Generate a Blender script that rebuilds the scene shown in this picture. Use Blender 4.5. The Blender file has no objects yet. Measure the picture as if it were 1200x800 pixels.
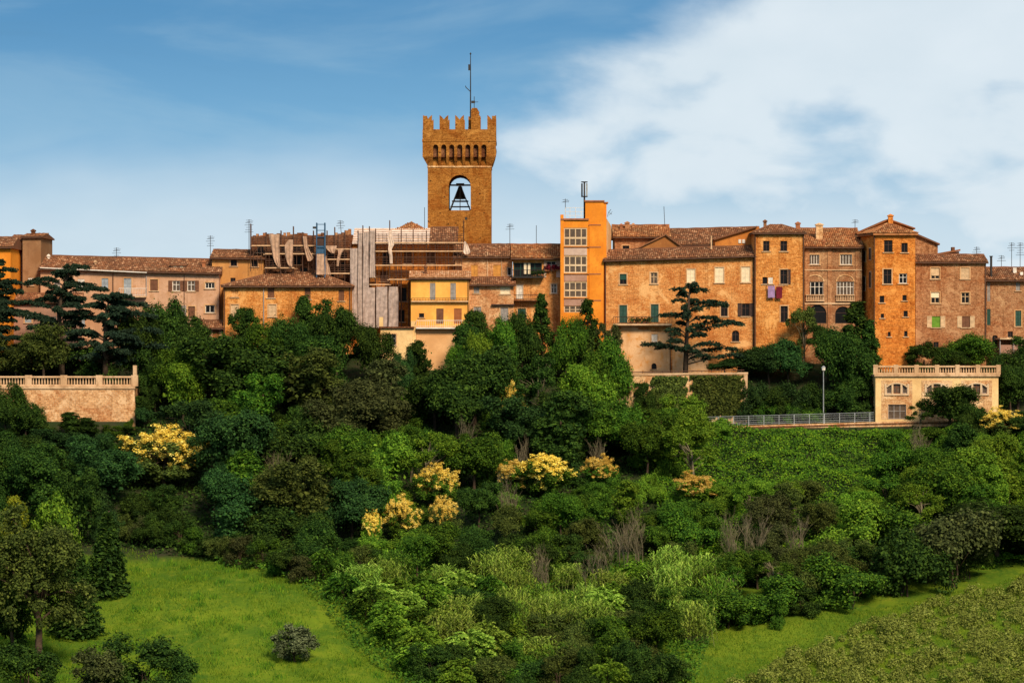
import bpy, math, random
import numpy as np
from mathutils import Vector

random.seed(7)
RNG = np.random.default_rng(11)
scene = bpy.context.scene
col = scene.collection
F = 4000.0            # focal length in photo pixels (photo is 1200 x 800)

# ------------------------------------------------------------------ camera
cam_data = bpy.data.cameras.new('camera')
cam_data.sensor_width = 36.0
cam_data.lens = 36.0 * F / 1200.0
cam_data.clip_start = 1.0
cam_data.clip_end = 20000.0
cam = bpy.data.objects.new('camera', cam_data)
cam.location = (0, 0, 0)
cam.rotation_euler = (math.radians(90), 0, 0)
col.objects.link(cam)
scene.camera = cam

# ------------------------------------------------------------------ exposure
vs = scene.view_settings
vs.view_transform = 'Standard'
vs.look = 'None'
vs.gamma = 1.0
vs.exposure = 1.0
vs.use_curve_mapping = False

# ------------------------------------------------------------------ sun and sky
SUN_EL, SUN_AZ = math.radians(38), math.radians(158)      # azimuth clockwise from +Y (the viewing direction)
sun_dir = Vector((math.sin(SUN_AZ) * math.cos(SUN_EL), math.cos(SUN_AZ) * math.cos(SUN_EL), math.sin(SUN_EL)))
sd = bpy.data.lights.new('sun', 'SUN')
sd.energy = 2.45
sd.angle = math.radians(14)
sd.color = (1.0, 0.81, 0.58)
so = bpy.data.objects.new('sun', sd)
so.rotation_euler = (-sun_dir).to_track_quat('-Z', 'Y').to_euler()
so.location = (40, -60, 120)
col.objects.link(so)


class N:
    """tiny node-tree writer"""
    def __init__(self, tree):
        self.t = tree
    def __call__(self, kind, ins=None, **props):
        n = self.t.nodes.new(kind)
        for k, v in props.items():
            setattr(n, k, v)
        for k, v in (ins or {}).items():
            s = n.inputs[k]
            if isinstance(v, bpy.types.NodeSocket):
                self.t.links.new(v, s)
            else:
                s.default_value = v
        return n
    def m(self, op, a, b=0.0, c=None, clamp=False):
        n = self.t.nodes.new('ShaderNodeMath')
        n.operation = op
        n.use_clamp = clamp
        for i, v in enumerate((a, b) if c is None else (a, b, c)):
            if isinstance(v, bpy.types.NodeSocket):
                self.t.links.new(v, n.inputs[i])
            else:
                n.inputs[i].default_value = v
        return n.outputs[0]
    def mix(self, f, a, b, blend='MIX'):
        n = self.t.nodes.new('ShaderNodeMix')
        n.data_type = 'RGBA'
        n.blend_type = blend
        for s, v in ((n.inputs[0], f), (n.inputs[6], a), (n.inputs[7], b)):
            if isinstance(v, bpy.types.NodeSocket):
                self.t.links.new(v, s)
            else:
                s.default_value = v if not isinstance(v, tuple) else (*v[:3], 1)
        return n.outputs[2]
    def step(self, v, lo, hi, smooth=True):
        n = self.t.nodes.new('ShaderNodeMapRange')
        n.interpolation_type = 'SMOOTHSTEP' if smooth else 'LINEAR'
        self.t.links.new(v, n.inputs[0])
        n.inputs[1].default_value = lo
        n.inputs[2].default_value = hi
        return n.outputs[0]
    def noise(self, vec, scale, detail=4, rough=0.55, dist=0.0):
        return self('ShaderNodeTexNoise', {'Vector': vec, 'Scale': scale, 'Detail': detail, 'Roughness': rough, 'Distortion': dist}).outputs[0]


world = bpy.data.worlds.new('World')
scene.world = world
world.use_nodes = True
wt = world.node_tree
wt.nodes.clear()
n = N(wt)
gen = n('ShaderNodeTexCoord').outputs['Generated']
sep = n('ShaderNodeSeparateXYZ', {'Vector': gen})
dx, dy, dz = sep.outputs
sky = n('ShaderNodeTexSky', sky_type='NISHITA')
sky.sun_disc = False
sky.sun_elevation = SUN_EL
sky.sun_rotation = SUN_AZ
sky.air_density = 1.0
sky.dust_density = 0.6
sky.ozone_density = 2.0
# a sheet of blue-grey stratus stands behind the hill: pale at the roofs, deeper blue a few degrees up, thinning to open sky overhead
elr = n.m('ARCSINE', dz)
strat = n.mix(n.step(elr, 0.012, 0.062), (3.4, 5.1, 6.1), (1.65, 3.6, 5.5))
strat = n.mix(n.step(elr, 0.05, 0.105), strat, (0.80, 2.35, 4.3))
bandv = n('ShaderNodeVectorMath', {0: gen, 1: (1.0, 1.0, 3.2)}, operation='MULTIPLY').outputs[0]
lay = n.noise(bandv, 9.0, 6, 0.55, 0.6)
strat = n.mix(n.m('MULTIPLY', n.step(lay, 0.46, 0.66), 0.20), strat, (3.9, 5.3, 6.1))
strat = n.mix(n.m('MULTIPLY', n.step(lay, 0.46, 0.30), 0.22), strat, (0.9, 2.2, 3.6))
skyc = n.mix(n.step(elr, 0.25, 0.9), strat, sky.outputs[0])
az = n.m('MULTIPLY', n.m('ARCTAN2', dx, dy), F)
el = n.m('MULTIPLY', n.m('ARCSINE', dz), F)
cvec = n('ShaderNodeVectorMath', {0: gen, 1: (1.0, 1.0, 1.9)}, operation='MULTIPLY').outputs[0]
n1 = n.noise(cvec, 14.0, 7, 0.54, 0.35)
n2 = n.noise(cvec, 30.0, 5, 0.5, 0.2)
n3 = n.noise(cvec, 9.0, 4, 0.5, 0.1)
# rising bank of cloud: its edge runs up to the right, broken by the noise
s1 = n.m('ADD', n.m('MULTIPLY', n.m('ADD', az, 10.0), 0.46), n.m('MULTIPLY', n.m('SUBTRACT', 220.0, el), 0.89))
s1 = n.m('ADD', n.m('ADD', s1, 45.0), n.m('MULTIPLY', n.m('SUBTRACT', n1, 0.5), 260.0))
s1 = n.m('ADD', s1, n.m('MULTIPLY', n.m('SUBTRACT', n2, 0.5), 70.0))
bank = n.step(s1, -30.0, 90.0)
# thin pale veil close to the roofs
veil = n.m('MULTIPLY', n.step(n.m('ADD', el, n.m('MULTIPLY', n.m('SUBTRACT', n3, 0.5), 230.0)), 270.0, 90.0), 0.66)
# bluish hollows in the bank
hol = n.m('MULTIPLY', n.step(n.m('ADD', n.m('MULTIPLY', n2, 0.35), n.m('MULTIPLY', n3, 0.75)), 0.59, 0.47), 0.72)
cl = n.m('MAXIMUM', n.m('MULTIPLY', n.m('MULTIPLY', bank, 0.93), n.m('SUBTRACT', 1.0, hol)), veil)
wisp = n.m('MULTIPLY', n.step(n.noise(cvec, 7.0, 6, 0.6, 0.5), 0.50, 0.80), 0.22)
cl = n.m('MAXIMUM', cl, wisp)
over = n.m('MULTIPLY', n.step(elr, 0.14, 0.35), n.step(n.noise(gen, 2.6, 5, 0.55, 0.4), 0.40, 0.58))  # unseen cloud cover overhead, added to light the trees from above
cl = n.m('MAXIMUM', cl, n.m('MULTIPLY', over, 0.9))
ccol = n.mix(n2, (5.3, 6.2, 6.8), (6.6, 7.2, 7.6))
final = n.mix(cl, skyc, ccol)
bg = n('ShaderNodeBackground', {'Color': final, 'Strength': 0.062})
out = n('ShaderNodeOutputWorld')
wt.links.new(bg.outputs[0], out.inputs[0])


# ================================================================== helpers
def W(px, py, Y):
    return ((px - 600.0) * Y / F, Y, (400.0 - py) * Y / F)


def wx(px, Y):
    return (px - 600.0) * Y / F


def wz(py, Y):
    return (400.0 - py) * Y / F


def tag(o, label=None, cat=None, group=None, kind=None):
    if label: o['label'] = label
    if cat: o['category'] = cat
    if group: o['group'] = group
    if kind: o['kind'] = kind
    return o


def empty(name, loc, label=None, cat=None, group=None):
    o = bpy.data.objects.new(name, None)
    o.location = loc
    o.empty_display_size = 0.5
    col.objects.link(o)
    return tag(o, label, cat, group)


def mesh_np(name, v, f):
    """mesh from arrays: v (n,3), f list/array of quads or tris (uniform)"""
    v = np.asarray(v, dtype=np.float32)
    f = np.asarray(f, dtype=np.int32)
    me = bpy.data.meshes.new(name)
    k = f.shape[1]
    me.vertices.add(len(v))
    me.vertices.foreach_set('co', v.ravel())
    me.loops.add(f.size)
    me.loops.foreach_set('vertex_index', f.ravel())
    me.polygons.add(len(f))
    me.polygons.foreach_set('loop_start', np.arange(0, f.size, k, dtype=np.int32))
    me.polygons.foreach_set('loop_total', np.full(len(f), k, dtype=np.int32))
    me.update(calc_edges=True)
    return me


class MB:
    """collects polygons for one mesh object (world coordinates)"""
    def __init__(self):
        self.v, self.f, self.mi = [], [], []
        self.cur = 0
    def vert(self, p):
        self.v.append(tuple(p))
        return len(self.v) - 1
    def poly(self, pts):
        self.f.append([self.vert(p) for p in pts])
        self.mi.append(self.cur)
        return self
    def box(self, x0, x1, y0, y1, z0, z1):
        b = len(self.v)
        self.v += [(x0, y0, z0), (x1, y0, z0), (x1, y1, z0), (x0, y1, z0), (x0, y0, z1), (x1, y0, z1), (x1, y1, z1), (x0, y1, z1)]
        for q in ((0, 1, 5, 4), (1, 2, 6, 5), (2, 3, 7, 6), (3, 0, 4, 7), (4, 5, 6, 7), (3, 2, 1, 0)):
            self.f.append([b + i for i in q]); self.mi.append(self.cur)
        return self
    def tube(self, pts, radii, seg=6):
        pts = [Vector(p) for p in pts]
        if not hasattr(radii, '__len__'):
            radii = [radii] * len(pts)
        rings = []
        up = None
        for i, p in enumerate(pts):
            d = (pts[min(i + 1, len(pts) - 1)] - pts[max(i - 1, 0)])
            if d.length < 1e-6:
                d = Vector((0, 0, 1))
            d.normalize()
            a = d.cross(Vector((0.31, 0.95, 0.05)))
            if a.length < 0.05:
                a = d.cross(Vector((1, 0, 0)))
            a.normalize()
            b2 = d.cross(a)
            ring = []
            for k in range(seg):
                t = 2 * math.pi * k / seg
                ring.append(self.vert(p + (a * math.cos(t) + b2 * math.sin(t)) * radii[i]))
            rings.append(ring)
        for r0, r1 in zip(rings, rings[1:]):
            for k in range(seg):
                self.f.append([r0[k], r0[(k + 1) % seg], r1[(k + 1) % seg], r1[k]]); self.mi.append(self.cur)
        self.f.append(rings[0][::-1]); self.mi.append(self.cur)
        self.f.append(rings[-1]); self.mi.append(self.cur)
        return self
    def lathe(self, prof, cx, cy, seg=10):
        rings = [[self.vert((cx + r * math.cos(2 * math.pi * k / seg), cy + r * math.sin(2 * math.pi * k / seg), z)) for k in range(seg)] for r, z in prof]
        for r0, r1 in zip(rings, rings[1:]):
            for k in range(seg):
                self.f.append([r0[k], r0[(k + 1) % seg], r1[(k + 1) % seg], r1[k]]); self.mi.append(self.cur)
        self.f.append(rings[0][::-1]); self.mi.append(self.cur)
        self.f.append(rings[-1]); self.mi.append(self.cur)
        return self
    def prism(self, outline, y0, y1):
        """outline of (x, z) points, counter-clockwise seen from -Y, extruded from y0 (front) to y1"""
        a = [self.vert((x, y0, z)) for x, z in outline]
        b = [self.vert((x, y1, z)) for x, z in outline]
        k = len(a)
        self.f.append(a); self.mi.append(self.cur)
        self.f.append(b[::-1]); self.mi.append(self.cur)
        for i in range(k):
            j = (i + 1) % k
            self.f.append([a[j], a[i], b[i], b[j]]); self.mi.append(self.cur)
        return self
    def build(self, name, mats, parent=None, smooth=False):
        if not isinstance(mats, (list, tuple)):
            mats = [mats]
        me = bpy.data.meshes.new(name)
        o3 = Vector((0, 0, 0))
        p = parent
        while p is not None:
            o3 += p.location
            p = p.parent
        vs_ = [(x - o3.x, y - o3.y, z - o3.z) for x, y, z in self.v]
        me.from_pydata(vs_, [], self.f)
        for m_ in mats:
            me.materials.append(m_)
        if len(mats) > 1:
            me.polygons.foreach_set('material_index', self.mi)
        if smooth:
            me.polygons.foreach_set('use_smooth', [True] * len(me.polygons))
        me.update()
        o = bpy.data.objects.new(name, me)
        col.objects.link(o)
        if parent:
            o.parent = parent
        return o


def box_obj(name, mat, parent, *b):
    return MB().box(*b).build(name, mat, parent)


# ================================================================== materials
MATS = {}


def new_mat(name):
    m = bpy.data.materials.new(name)
    m.use_nodes = True
    m.node_tree.nodes.clear()
    return m, N(m.node_tree)


def finish(m, nn, color, rough=0.85, spec=0.2, bump=None, bdist=0.05, metal=0.0):
    b = nn('ShaderNodeBsdfPrincipled', {'Roughness': rough, 'Metallic': metal, 'Specular IOR Level': spec})
    if isinstance(color, bpy.types.NodeSocket):
        m.node_tree.links.new(color, b.inputs['Base Color'])
    else:
        b.inputs['Base Color'].default_value = (*color, 1)
    if bump is not None:
        bn = nn('ShaderNodeBump', {'Height': bump, 'Strength': 0.6, 'Distance': bdist})
        m.node_tree.links.new(bn.outputs[0], b.inputs['Normal'])
    o = nn('ShaderNodeOutputMaterial')
    m.node_tree.links.new(b.outputs[0], o.inputs[0])
    return m


def plain(name, c, rough=0.7, spec=0.25, metal=0.0, var=0.25):
    if name in MATS: return MATS[name]
    m, nn = new_mat(name)
    pos = nn('ShaderNodeNewGeometry').outputs['Position']
    v = nn.noise(pos, 2.3, 5, 0.6)
    c2 = tuple(x * (1 - var) for x in c)
    c1 = tuple(min(1, x * (1 + var * 0.4)) for x in c)
    MATS[name] = finish(m, nn, nn.mix(nn.step(v, 0.3, 0.7), c2, c1), rough, spec, metal=metal)
    return MATS[name]


def wallcoords(nn):
    g = nn('ShaderNodeNewGeometry')
    s = nn('ShaderNodeSeparateXYZ', {'Vector': g.outputs['Position']})
    u = nn.m('ADD', s.outputs[0], s.outputs[1])
    return g.outputs['Position'], u, s.outputs[2], nn('ShaderNodeCombineXYZ', {'X': u, 'Y': s.outputs[2]}).outputs[0]


def brick_mat(name, c1, c2, patch, mortar=None, pf=0.5, holes=0.0, rows=0.15):
    """c1/c2 brick tones, patch = paler repaired areas / render remains"""
    if name in MATS: return MATS[name]
    m, nn = new_mat(name)
    pos, u, z, uv = wallcoords(nn)
    br = nn('ShaderNodeTexBrick', {'Vector': uv, 'Color1': (*c1, 1), 'Color2': (*c2, 1), 'Mortar': (*(mortar or tuple(x * 0.62 for x in patch)), 1), 'Scale': 1.0, 'Mortar Size': 0.018,
                                   'Bias': 0.1, 'Brick Width': 0.46, 'Row Height': rows})
    col_ = br.outputs[0]
    big = nn.noise(pos, 0.23, 4, 0.6)
    mid = nn.noise(pos, 1.1, 5, 0.65, 0.3)
    fine = nn.noise(pos, 5.5, 4, 0.7)
    darker = nn.mix(1.0, col_, (0.62, 0.56, 0.50), 'MULTIPLY')
    col_ = nn.mix(nn.m('MULTIPLY', nn.step(mid, 0.47, 0.72), 0.5), col_, darker)
    col_ = nn.mix(nn.m('MULTIPLY', nn.step(nn.m('ADD', nn.m('MULTIPLY', big, 0.6), nn.m('MULTIPLY', mid, 0.4)), 0.62 - 0.2 * pf, 0.78 - 0.2 * pf), 0.7), col_, patch)
    col_ = nn.mix(nn.m('MULTIPLY', nn.step(fine, 0.46, 0.68), 0.7), col_, nn.mix(1.0, col_, (0.45, 0.38, 0.33), 'MULTIPLY'))
    col_ = nn.mix(nn.m('MULTIPLY', nn.step(fine, 0.47, 0.30), 0.75), col_, patch)
    blot = nn.noise(pos, 0.45, 6, 0.7, 0.8)
    col_ = nn.mix(nn.m('MULTIPLY', nn.step(blot, 0.52, 0.60), 0.7), col_, nn.mix(1.0, col_, (0.78, 0.60, 0.50), 'MULTIPLY'))
    col_ = nn.mix(nn.m('MULTIPLY', nn.step(blot, 0.45, 0.38), 0.6), col_, patch)
    # rain streaks
    st = nn.noise(nn('ShaderNodeCombineXYZ', {'X': nn.m('MULTIPLY', u, 1.6), 'Y': nn.m('MULTIPLY', z, 0.12)}).outputs[0], 1.0, 5, 0.65)
    col_ = nn.mix(nn.m('MULTIPLY', nn.step(st, 0.5, 0.7), 0.6), col_, nn.mix(1.0, col_, (0.5, 0.44, 0.40), 'MULTIPLY'))
    if holes:
        # putlog holes left by the builders, in regular courses
        hv = nn('ShaderNodeTexVoronoi', {'Vector': nn('ShaderNodeCombineXYZ', {'X': nn.m('MULTIPLY', u, 1.0), 'Y': nn.m('MULTIPLY', z, 1.3)}).outputs[0], 'Scale': 1.15, 'Randomness': 0.75})
        col_ = nn.mix(nn.m('MULTIPLY', nn.step(hv.outputs['Distance'], 0.16, 0.09), holes), col_, (0.03, 0.017, 0.01))
    MATS[name] = finish(m, nn, col_, 0.95, 0.0, nn.m('ADD', br.outputs[1], nn.m('MULTIPLY', fine, -1.5)), 0.04)
    return MATS[name]


def plaster_mat(name, c, stain, under=None, wear=0.5):
    if name in MATS: return MATS[name]
    m, nn = new_mat(name)
    pos, u, z, uv = wallcoords(nn)
    big = nn.noise(pos, 0.3, 5, 0.6)
    mid = nn.noise(pos, 1.5, 5, 0.65, 0.4)
    fine = nn.noise(pos, 7.0, 3, 0.6)
    st = nn.noise(nn('ShaderNodeCombineXYZ', {'X': nn.m('MULTIPLY', u, 1.5), 'Y': nn.m('MULTIPLY', z, 0.15)}).outputs[0], 1.0, 5, 0.65)
    c_ = nn.mix(nn.step(big, 0.36, 0.64), c, tuple(x * y for x, y in zip(c, (0.80, 0.72, 0.64))))
    c_ = nn.mix(nn.m('MULTIPLY', nn.step(st, 0.46, 0.74), wear), c_, stain)
    c_ = nn.mix(nn.m('MULTIPLY', nn.step(mid, 0.50, 0.66), min(1.0, wear * 1.3)), c_, under or stain)
    c_ = nn.mix(nn.m('MULTIPLY', nn.step(mid, 0.42, 0.30), 0.35), c_, tuple(min(.9, x * 1.15) for x in c))
    c_ = nn.mix(nn.m('MULTIPLY', nn.step(fine, 0.48, 0.70), 0.5), c_, stain)
    MATS[name] = finish(m, nn, c_, 0.95, 0.0, mid, 0.03)
    return MATS[name]


def tile_mat(name, a, b, c, moss):
    if name in MATS: return MATS[name]
    m, nn = new_mat(name)
    g = nn('ShaderNodeNewGeometry')
    pos = g.outputs['Position']
    r = g.outputs['Random Per Island']
    big = nn.noise(pos, 0.35, 4, 0.6)
    mid = nn.noise(pos, 1.6, 5, 0.65)
    c_ = nn.mix(nn.step(r, 0.25, 0.6), a, b)
    c_ = nn.mix(nn.step(r, 0.72, 0.95), c_, c)
    c_ = nn.mix(nn.m('MULTIPLY', nn.step(mid, 0.45, 0.7), 0.8), c_, moss)
    c_ = nn.mix(nn.m('MULTIPLY', nn.step(big, 0.45, 0.65), 0.4), c_, moss)
    MATS[name] = finish(m, nn, c_, 0.95, 0.0)
    return MATS[name]


def leaf_mat(name, a, b, c, trans=0.22):
    """a = main leaf tone, b = older darker leaves, c = fresh lighter leaves"""
    if name in MATS: return MATS[name]
    m, nn = new_mat(name)
    g = nn('ShaderNodeNewGeometry')
    oi = nn('ShaderNodeObjectInfo')
    r = g.outputs['Random Per Island']
    v = nn.noise(g.outputs['Position'], 0.55, 3, 0.6)
    k = nn.m('ADD', nn.m('MULTIPLY', r, 0.45), nn.m('MULTIPLY', v, 0.55))
    c_ = nn.mix(nn.step(k, 0.28, 0.5), b, a)
    c_ = nn.mix(nn.step(k, 0.52, 0.78), c_, c)
    hs = nn('ShaderNodeHueSaturation', {'Color': c_, 'Hue': nn.m('ADD', 0.485, nn.m('MULTIPLY', oi.outputs['Random'], 0.03)), 'Value': nn.m('ADD', 0.75, nn.m('MULTIPLY', oi.outputs['Random'], 0.5)), 'Saturation': 1.0})
    d = nn('ShaderNodeBsdfPrincipled', {'Base Color': hs.outputs[0], 'Roughness': 0.8, 'Specular IOR Level': 0.02})
    t = nn('ShaderNodeBsdfTranslucent', {'Color': hs.outputs[0]})
    mx = nn('ShaderNodeMixShader', {0: trans, 1: d.outputs[0], 2: t.outputs[0]})
    o = nn('ShaderNodeOutputMaterial')
    m.node_tree.links.new(mx.outputs[0], o.inputs[0])
    MATS[name] = m
    return m


BR_TOWER = brick_mat('brick_tower', (0.44, 0.175, 0.034), (0.27, 0.098, 0.019), (0.53, 0.25, 0.062), pf=0.25, holes=0.85)
BR_OCHRE = brick_mat('brick_ochre', (0.80, 0.325, 0.092), (0.56, 0.195, 0.046), (0.86, 0.50, 0.21), pf=0.5)
BR_GOLD = brick_mat('brick_gold', (0.80, 0.305, 0.070), (0.52, 0.17, 0.032), (0.86, 0.46, 0.16), pf=0.45)
BR_ORANGE = brick_mat('brick_orange', (0.80, 0.265, 0.046), (0.54, 0.155, 0.026), (0.84, 0.38, 0.10), pf=0.4)
BR_BROWN = brick_mat('brick_brown', (0.46, 0.22, 0.105), (0.31, 0.135, 0.065), (0.56, 0.34, 0.18), pf=0.45)
BR_MAUVE = brick_mat('brick_mauve', (0.50, 0.225, 0.10), (0.34, 0.135, 0.06), (0.58, 0.33, 0.17), pf=0.45)
BR_PINK = brick_mat('brick_pink', (0.70, 0.34, 0.15), (0.50, 0.21, 0.080), (0.82, 0.53, 0.29), pf=0.55)
BR_PALE = brick_mat('brick_pale', (0.76, 0.44, 0.20), (0.56, 0.27, 0.10), (0.84, 0.60, 0.35), pf=0.75)
BR_DARK = brick_mat('brick_dark', (0.20, 0.085, 0.045), (0.12, 0.05, 0.028), (0.30, 0.15, 0.08), pf=0.25)
STONE_WALL = brick_mat('retaining_stone', (0.76, 0.43, 0.20), (0.52, 0.25, 0.10), (0.84, 0.58, 0.34), pf=0.65, rows=0.22)
PL_TAN = plaster_mat('plaster_tan', (0.58, 0.35, 0.225), (0.37, 0.205, 0.12), (0.46, 0.25, 0.135), wear=.85)
PL_BROWN = plaster_mat('plaster_brown', (0.30, 0.17, 0.09), (0.20, 0.10, 0.05))
PL_MAUVE = plaster_mat('plaster_mauve', (0.42, 0.25, 0.19), (0.30, 0.17, 0.12))
PL_ORANGE = plaster_mat('plaster_orange', (0.80, 0.29, 0.035), (0.58, 0.18, 0.024), wear=0.4)
PL_YELLOW = plaster_mat('plaster_yellow', (0.88, 0.455, 0.105), (0.70, 0.31, 0.07), wear=0.35)
PL_PEACH = plaster_mat('plaster_peach', (0.78, 0.46, 0.22), (0.60, 0.33, 0.15), wear=0.3)
PL_CREAM = plaster_mat('plaster_cream', (0.82, 0.58, 0.28), (0.55, 0.35, 0.16), wear=0.35)
PL_WHITE = plaster_mat('plaster_white', (0.60, 0.46, 0.40), (0.44, 0.31, 0.25))
STONE = plaster_mat('pale_stone', (0.64, 0.44, 0.27), (0.36, 0.22, 0.12), wear=0.7)
CREAMTRIM = plaster_mat('cream_trim', (0.66, 0.50, 0.33), (0.46, 0.32, 0.19), wear=0.5)
TRIM = plaster_mat('window_trim', (0.62, 0.38, 0.20), (0.42, 0.22, 0.10), wear=0.6)
TILE = tile_mat('roof_tile', (0.31, 0.135, 0.065), (0.18, 0.075, 0.04), (0.52, 0.29, 0.16), (0.10, 0.062, 0.038))
TILE_PALE = tile_mat('roof_tile_pale', (0.52, 0.27, 0.14), (0.36, 0.16, 0.07), (0.64, 0.42, 0.26), (0.28, 0.15, 0.07))
TILE_WARM = tile_mat('roof_tile_warm', (0.44, 0.18, 0.07), (0.27, 0.10, 0.042), (0.60, 0.33, 0.15), (0.14, 0.075, 0.038))
GLASS = plain('window_glass', (0.010, 0.010, 0.011), 0.3, 0.12, var=0.2)
GLASS_GREY = plain('stair_glass', (0.11, 0.075, 0.05), 0.25, 0.4, var=0.35)
WHITE = plain('white_paint', (0.72, 0.66, 0.58), 0.6)
DARKWOOD = plain('dark_wood', (0.06, 0.032, 0.025), 0.75)
BROWNWOOD = plain('brown_wood', (0.17, 0.07, 0.035), 0.75)
REDWOOD = plain('red_wood', (0.34, 0.11, 0.035), 0.75)
GREENWOOD = plain('green_paint', (0.012, 0.062, 0.045), 0.6)
LIMEBLIND = plain('lime_blind', (0.12, 0.26, 0.02), 0.7)
GREYWOOD = plain('grey_paint', (0.30, 0.27, 0.25), 0.7)
BLUEGREY = plain('blue_grey_paint', (0.32, 0.36, 0.40), 0.7)
OCHREWOOD = plain('ochre_paint', (0.58, 0.26, 0.05), 0.7)
CREAMWOOD = plain('cream_paint', (0.62, 0.42, 0.24), 0.7)
PALEBLIND = plain('pale_blind', (0.80, 0.66, 0.45), 0.75, var=0.12)
IRON = plain('dark_iron', (0.03, 0.026, 0.024), 0.6, 0.3, var=0.3)
RUST = plain('rusty_steel', (0.10, 0.05, 0.032), 0.75, 0.2)
STEEL = plain('galvanised_steel', (0.34, 0.36, 0.37), 0.5, 0.4, metal=0.4)
BLUESTEEL = plain('blue_steel', (0.03, 0.09, 0.17), 0.5, 0.4)
PLANK = plain('scaffold_plank', (0.60, 0.38, 0.22), 0.85)
NET = plain('scaffold_net', (0.42, 0.33, 0.29), 0.9, 0.1, var=0.3)
NET_TAN = plain('torn_sheet', (0.46, 0.30, 0.21), 0.9, 0.1, var=0.3)
MEMBRANE = plain('white_membrane', (0.70, 0.56, 0.47), 0.8, 0.1, var=0.3)
ASPHALT = plain('asphalt', (0.055, 0.053, 0.05), 0.95, 0.1)
BRONZE = plain('bronze', (0.09, 0.065, 0.04), 0.5, 0.5, metal=.5)
LILAC = plain('lilac_cloth', (0.33, 0.22, 0.40), 0.9, 0.05)
MAROON = plain('maroon_cloth', (0.16, 0.018, 0.03), 0.9, 0.05)
TERRACOTTA = plain('terracotta', (0.33, 0.12, 0.05), 0.85)
BARK = plain('bark', (0.075, 0.052, 0.036), 0.95, 0.05, var=0.5)
BARK_PALE = plain('pale_bark', (0.17, 0.145, 0.09), 0.95, 0.05, var=0.4)

LEAF = {
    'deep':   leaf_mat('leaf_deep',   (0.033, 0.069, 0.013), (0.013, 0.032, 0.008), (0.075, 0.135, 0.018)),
    'teal':   leaf_mat('leaf_teal',   (0.030, 0.075, 0.020), (0.015, 0.036, 0.013), (0.063, 0.133, 0.028)),
    'mid':    leaf_mat('leaf_mid',    (0.056, 0.126, 0.013), (0.021, 0.056, 0.010), (0.134, 0.233, 0.020)),
    'bright': leaf_mat('leaf_bright', (0.114, 0.220, 0.019), (0.048, 0.116, 0.013), (0.228, 0.357, 0.030)),
    'olive':  leaf_mat('leaf_olive',  (0.070, 0.098, 0.020), (0.031, 0.046, 0.013), (0.138, 0.170, 0.034)),
    'brown':  leaf_mat('leaf_brown',  (0.063, 0.078, 0.025), (0.033, 0.040, 0.015), (0.117, 0.135, 0.040)),
    'yellow': leaf_mat('leaf_yellow', (0.17, 0.20, 0.014), (0.070, 0.100, 0.010), (0.30, 0.30, 0.024)),
    'cedar':  leaf_mat('leaf_cedar',  (0.022, 0.045, 0.026), (0.014, 0.024, 0.016), (0.047, 0.070, 0.035), 0.1),
    'cane':   leaf_mat('leaf_cane',   (0.221, 0.345, 0.042), (0.107, 0.191, 0.022), (0.392, 0.496, 0.079)),
    'silver': leaf_mat('leaf_silver', (0.094, 0.115, 0.053), (0.048, 0.059, 0.025), (0.175, 0.200, 0.098)),
    'gold':   leaf_mat('blossom_gold', (0.82, 0.58, 0.10), (0.58, 0.38, 0.055), (0.88, 0.74, 0.25)),
    'ivy':    leaf_mat('leaf_ivy',    (0.083, 0.205, 0.015), (0.031, 0.097, 0.013), (0.193, 0.340, 0.021)),
    'grass':  leaf_mat('leaf_grass',  (0.106, 0.181, 0.012), (0.058, 0.121, 0.010), (0.204, 0.246, 0.020), 0.3),
    'scrub':  leaf_mat('leaf_scrub',  (0.163, 0.185, 0.032), (0.091, 0.108, 0.019), (0.260, 0.288, 0.065)),
}
TONE_WORD = {'deep': 'dark green', 'teal': 'blue-green', 'mid': 'mid green', 'bright': 'bright green', 'olive': 'olive green', 'brown': 'brownish green',
             'yellow': 'yellow-green', 'cane': 'pale green', 'silver': 'silvery green', 'cedar': 'blackish green'}


# ================================================================== ground
PY_ = np.array([-400, -20, 5, 40, 150, 230, 270, 300, 345, 360, 375, 385, 392, 398, 402, 425, 445, 600, 1500, 6000], dtype=float)
PZ_ = np.array([-2, -1.8, -2.2, -8, -40, -41, -34.7, -30.05, -23.1, -18.5, -13.5, -10, -7, -3.8, -2.6, 0, -1, -40, -60, -60], dtype=float)


def sstep(a, b, x):
    t = np.clip((x - a) / (b - a), 0, 1)
    return t * t * (3 - 2 * t)


def road_z(X):
    return -9.35 + 0.028 * (np.minimum(X, 45) - 38)


def ground(X, Y):
    X = np.asarray(X, float); Y = np.asarray(Y, float)
    z = np.interp(Y, PY_, PZ_)
    bump = 0.5 * np.sin(X * 0.13 + 1.0) * np.sin(Y * 0.11) + 0.25 * np.sin(X * 0.31 + Y * 0.23) + 0.12 * np.sin(X * 0.7 - Y * 0.5)
    z = z + bump * sstep(200, 320, Y) * (1 - sstep(372, 384, Y)) * 0.7
    # small ravine beside the meadow
    z = z + 1.5 * np.exp(-((X + 27) / 15.0) ** 2 - ((Y - 330) / 17.0) ** 2)
    z = z - 1.8 * np.exp(-((X - 3.0) / 5.0) ** 2) * sstep(270, 300, Y) * (1 - sstep(330, 348, Y))
    # road shelf
    r = road_z(X)
    onroad = sstep(6, 10, X)
    shelf = np.where((Y > 385.6) & (Y < 390.4), r, np.where((Y >= 390.4) & (Y < 394), r + (Y - 390.4) * 0.5, z))
    z = np.where(X > 6, z * (1 - onroad) + np.where((Y > 385.6) & (Y < 394), shelf, z) * onroad, z)
    # terraces behind retaining walls
    z = np.where((X < -42.6) & (Y > 385.5) & (Y < 402), -5.4 + (Y - 385.5) * 0.08, z)
    z = np.where((X > 11.8) & (X < 26.8) & (Y > 391.3) & (Y < 402), -3.75, z)
    return z


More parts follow.
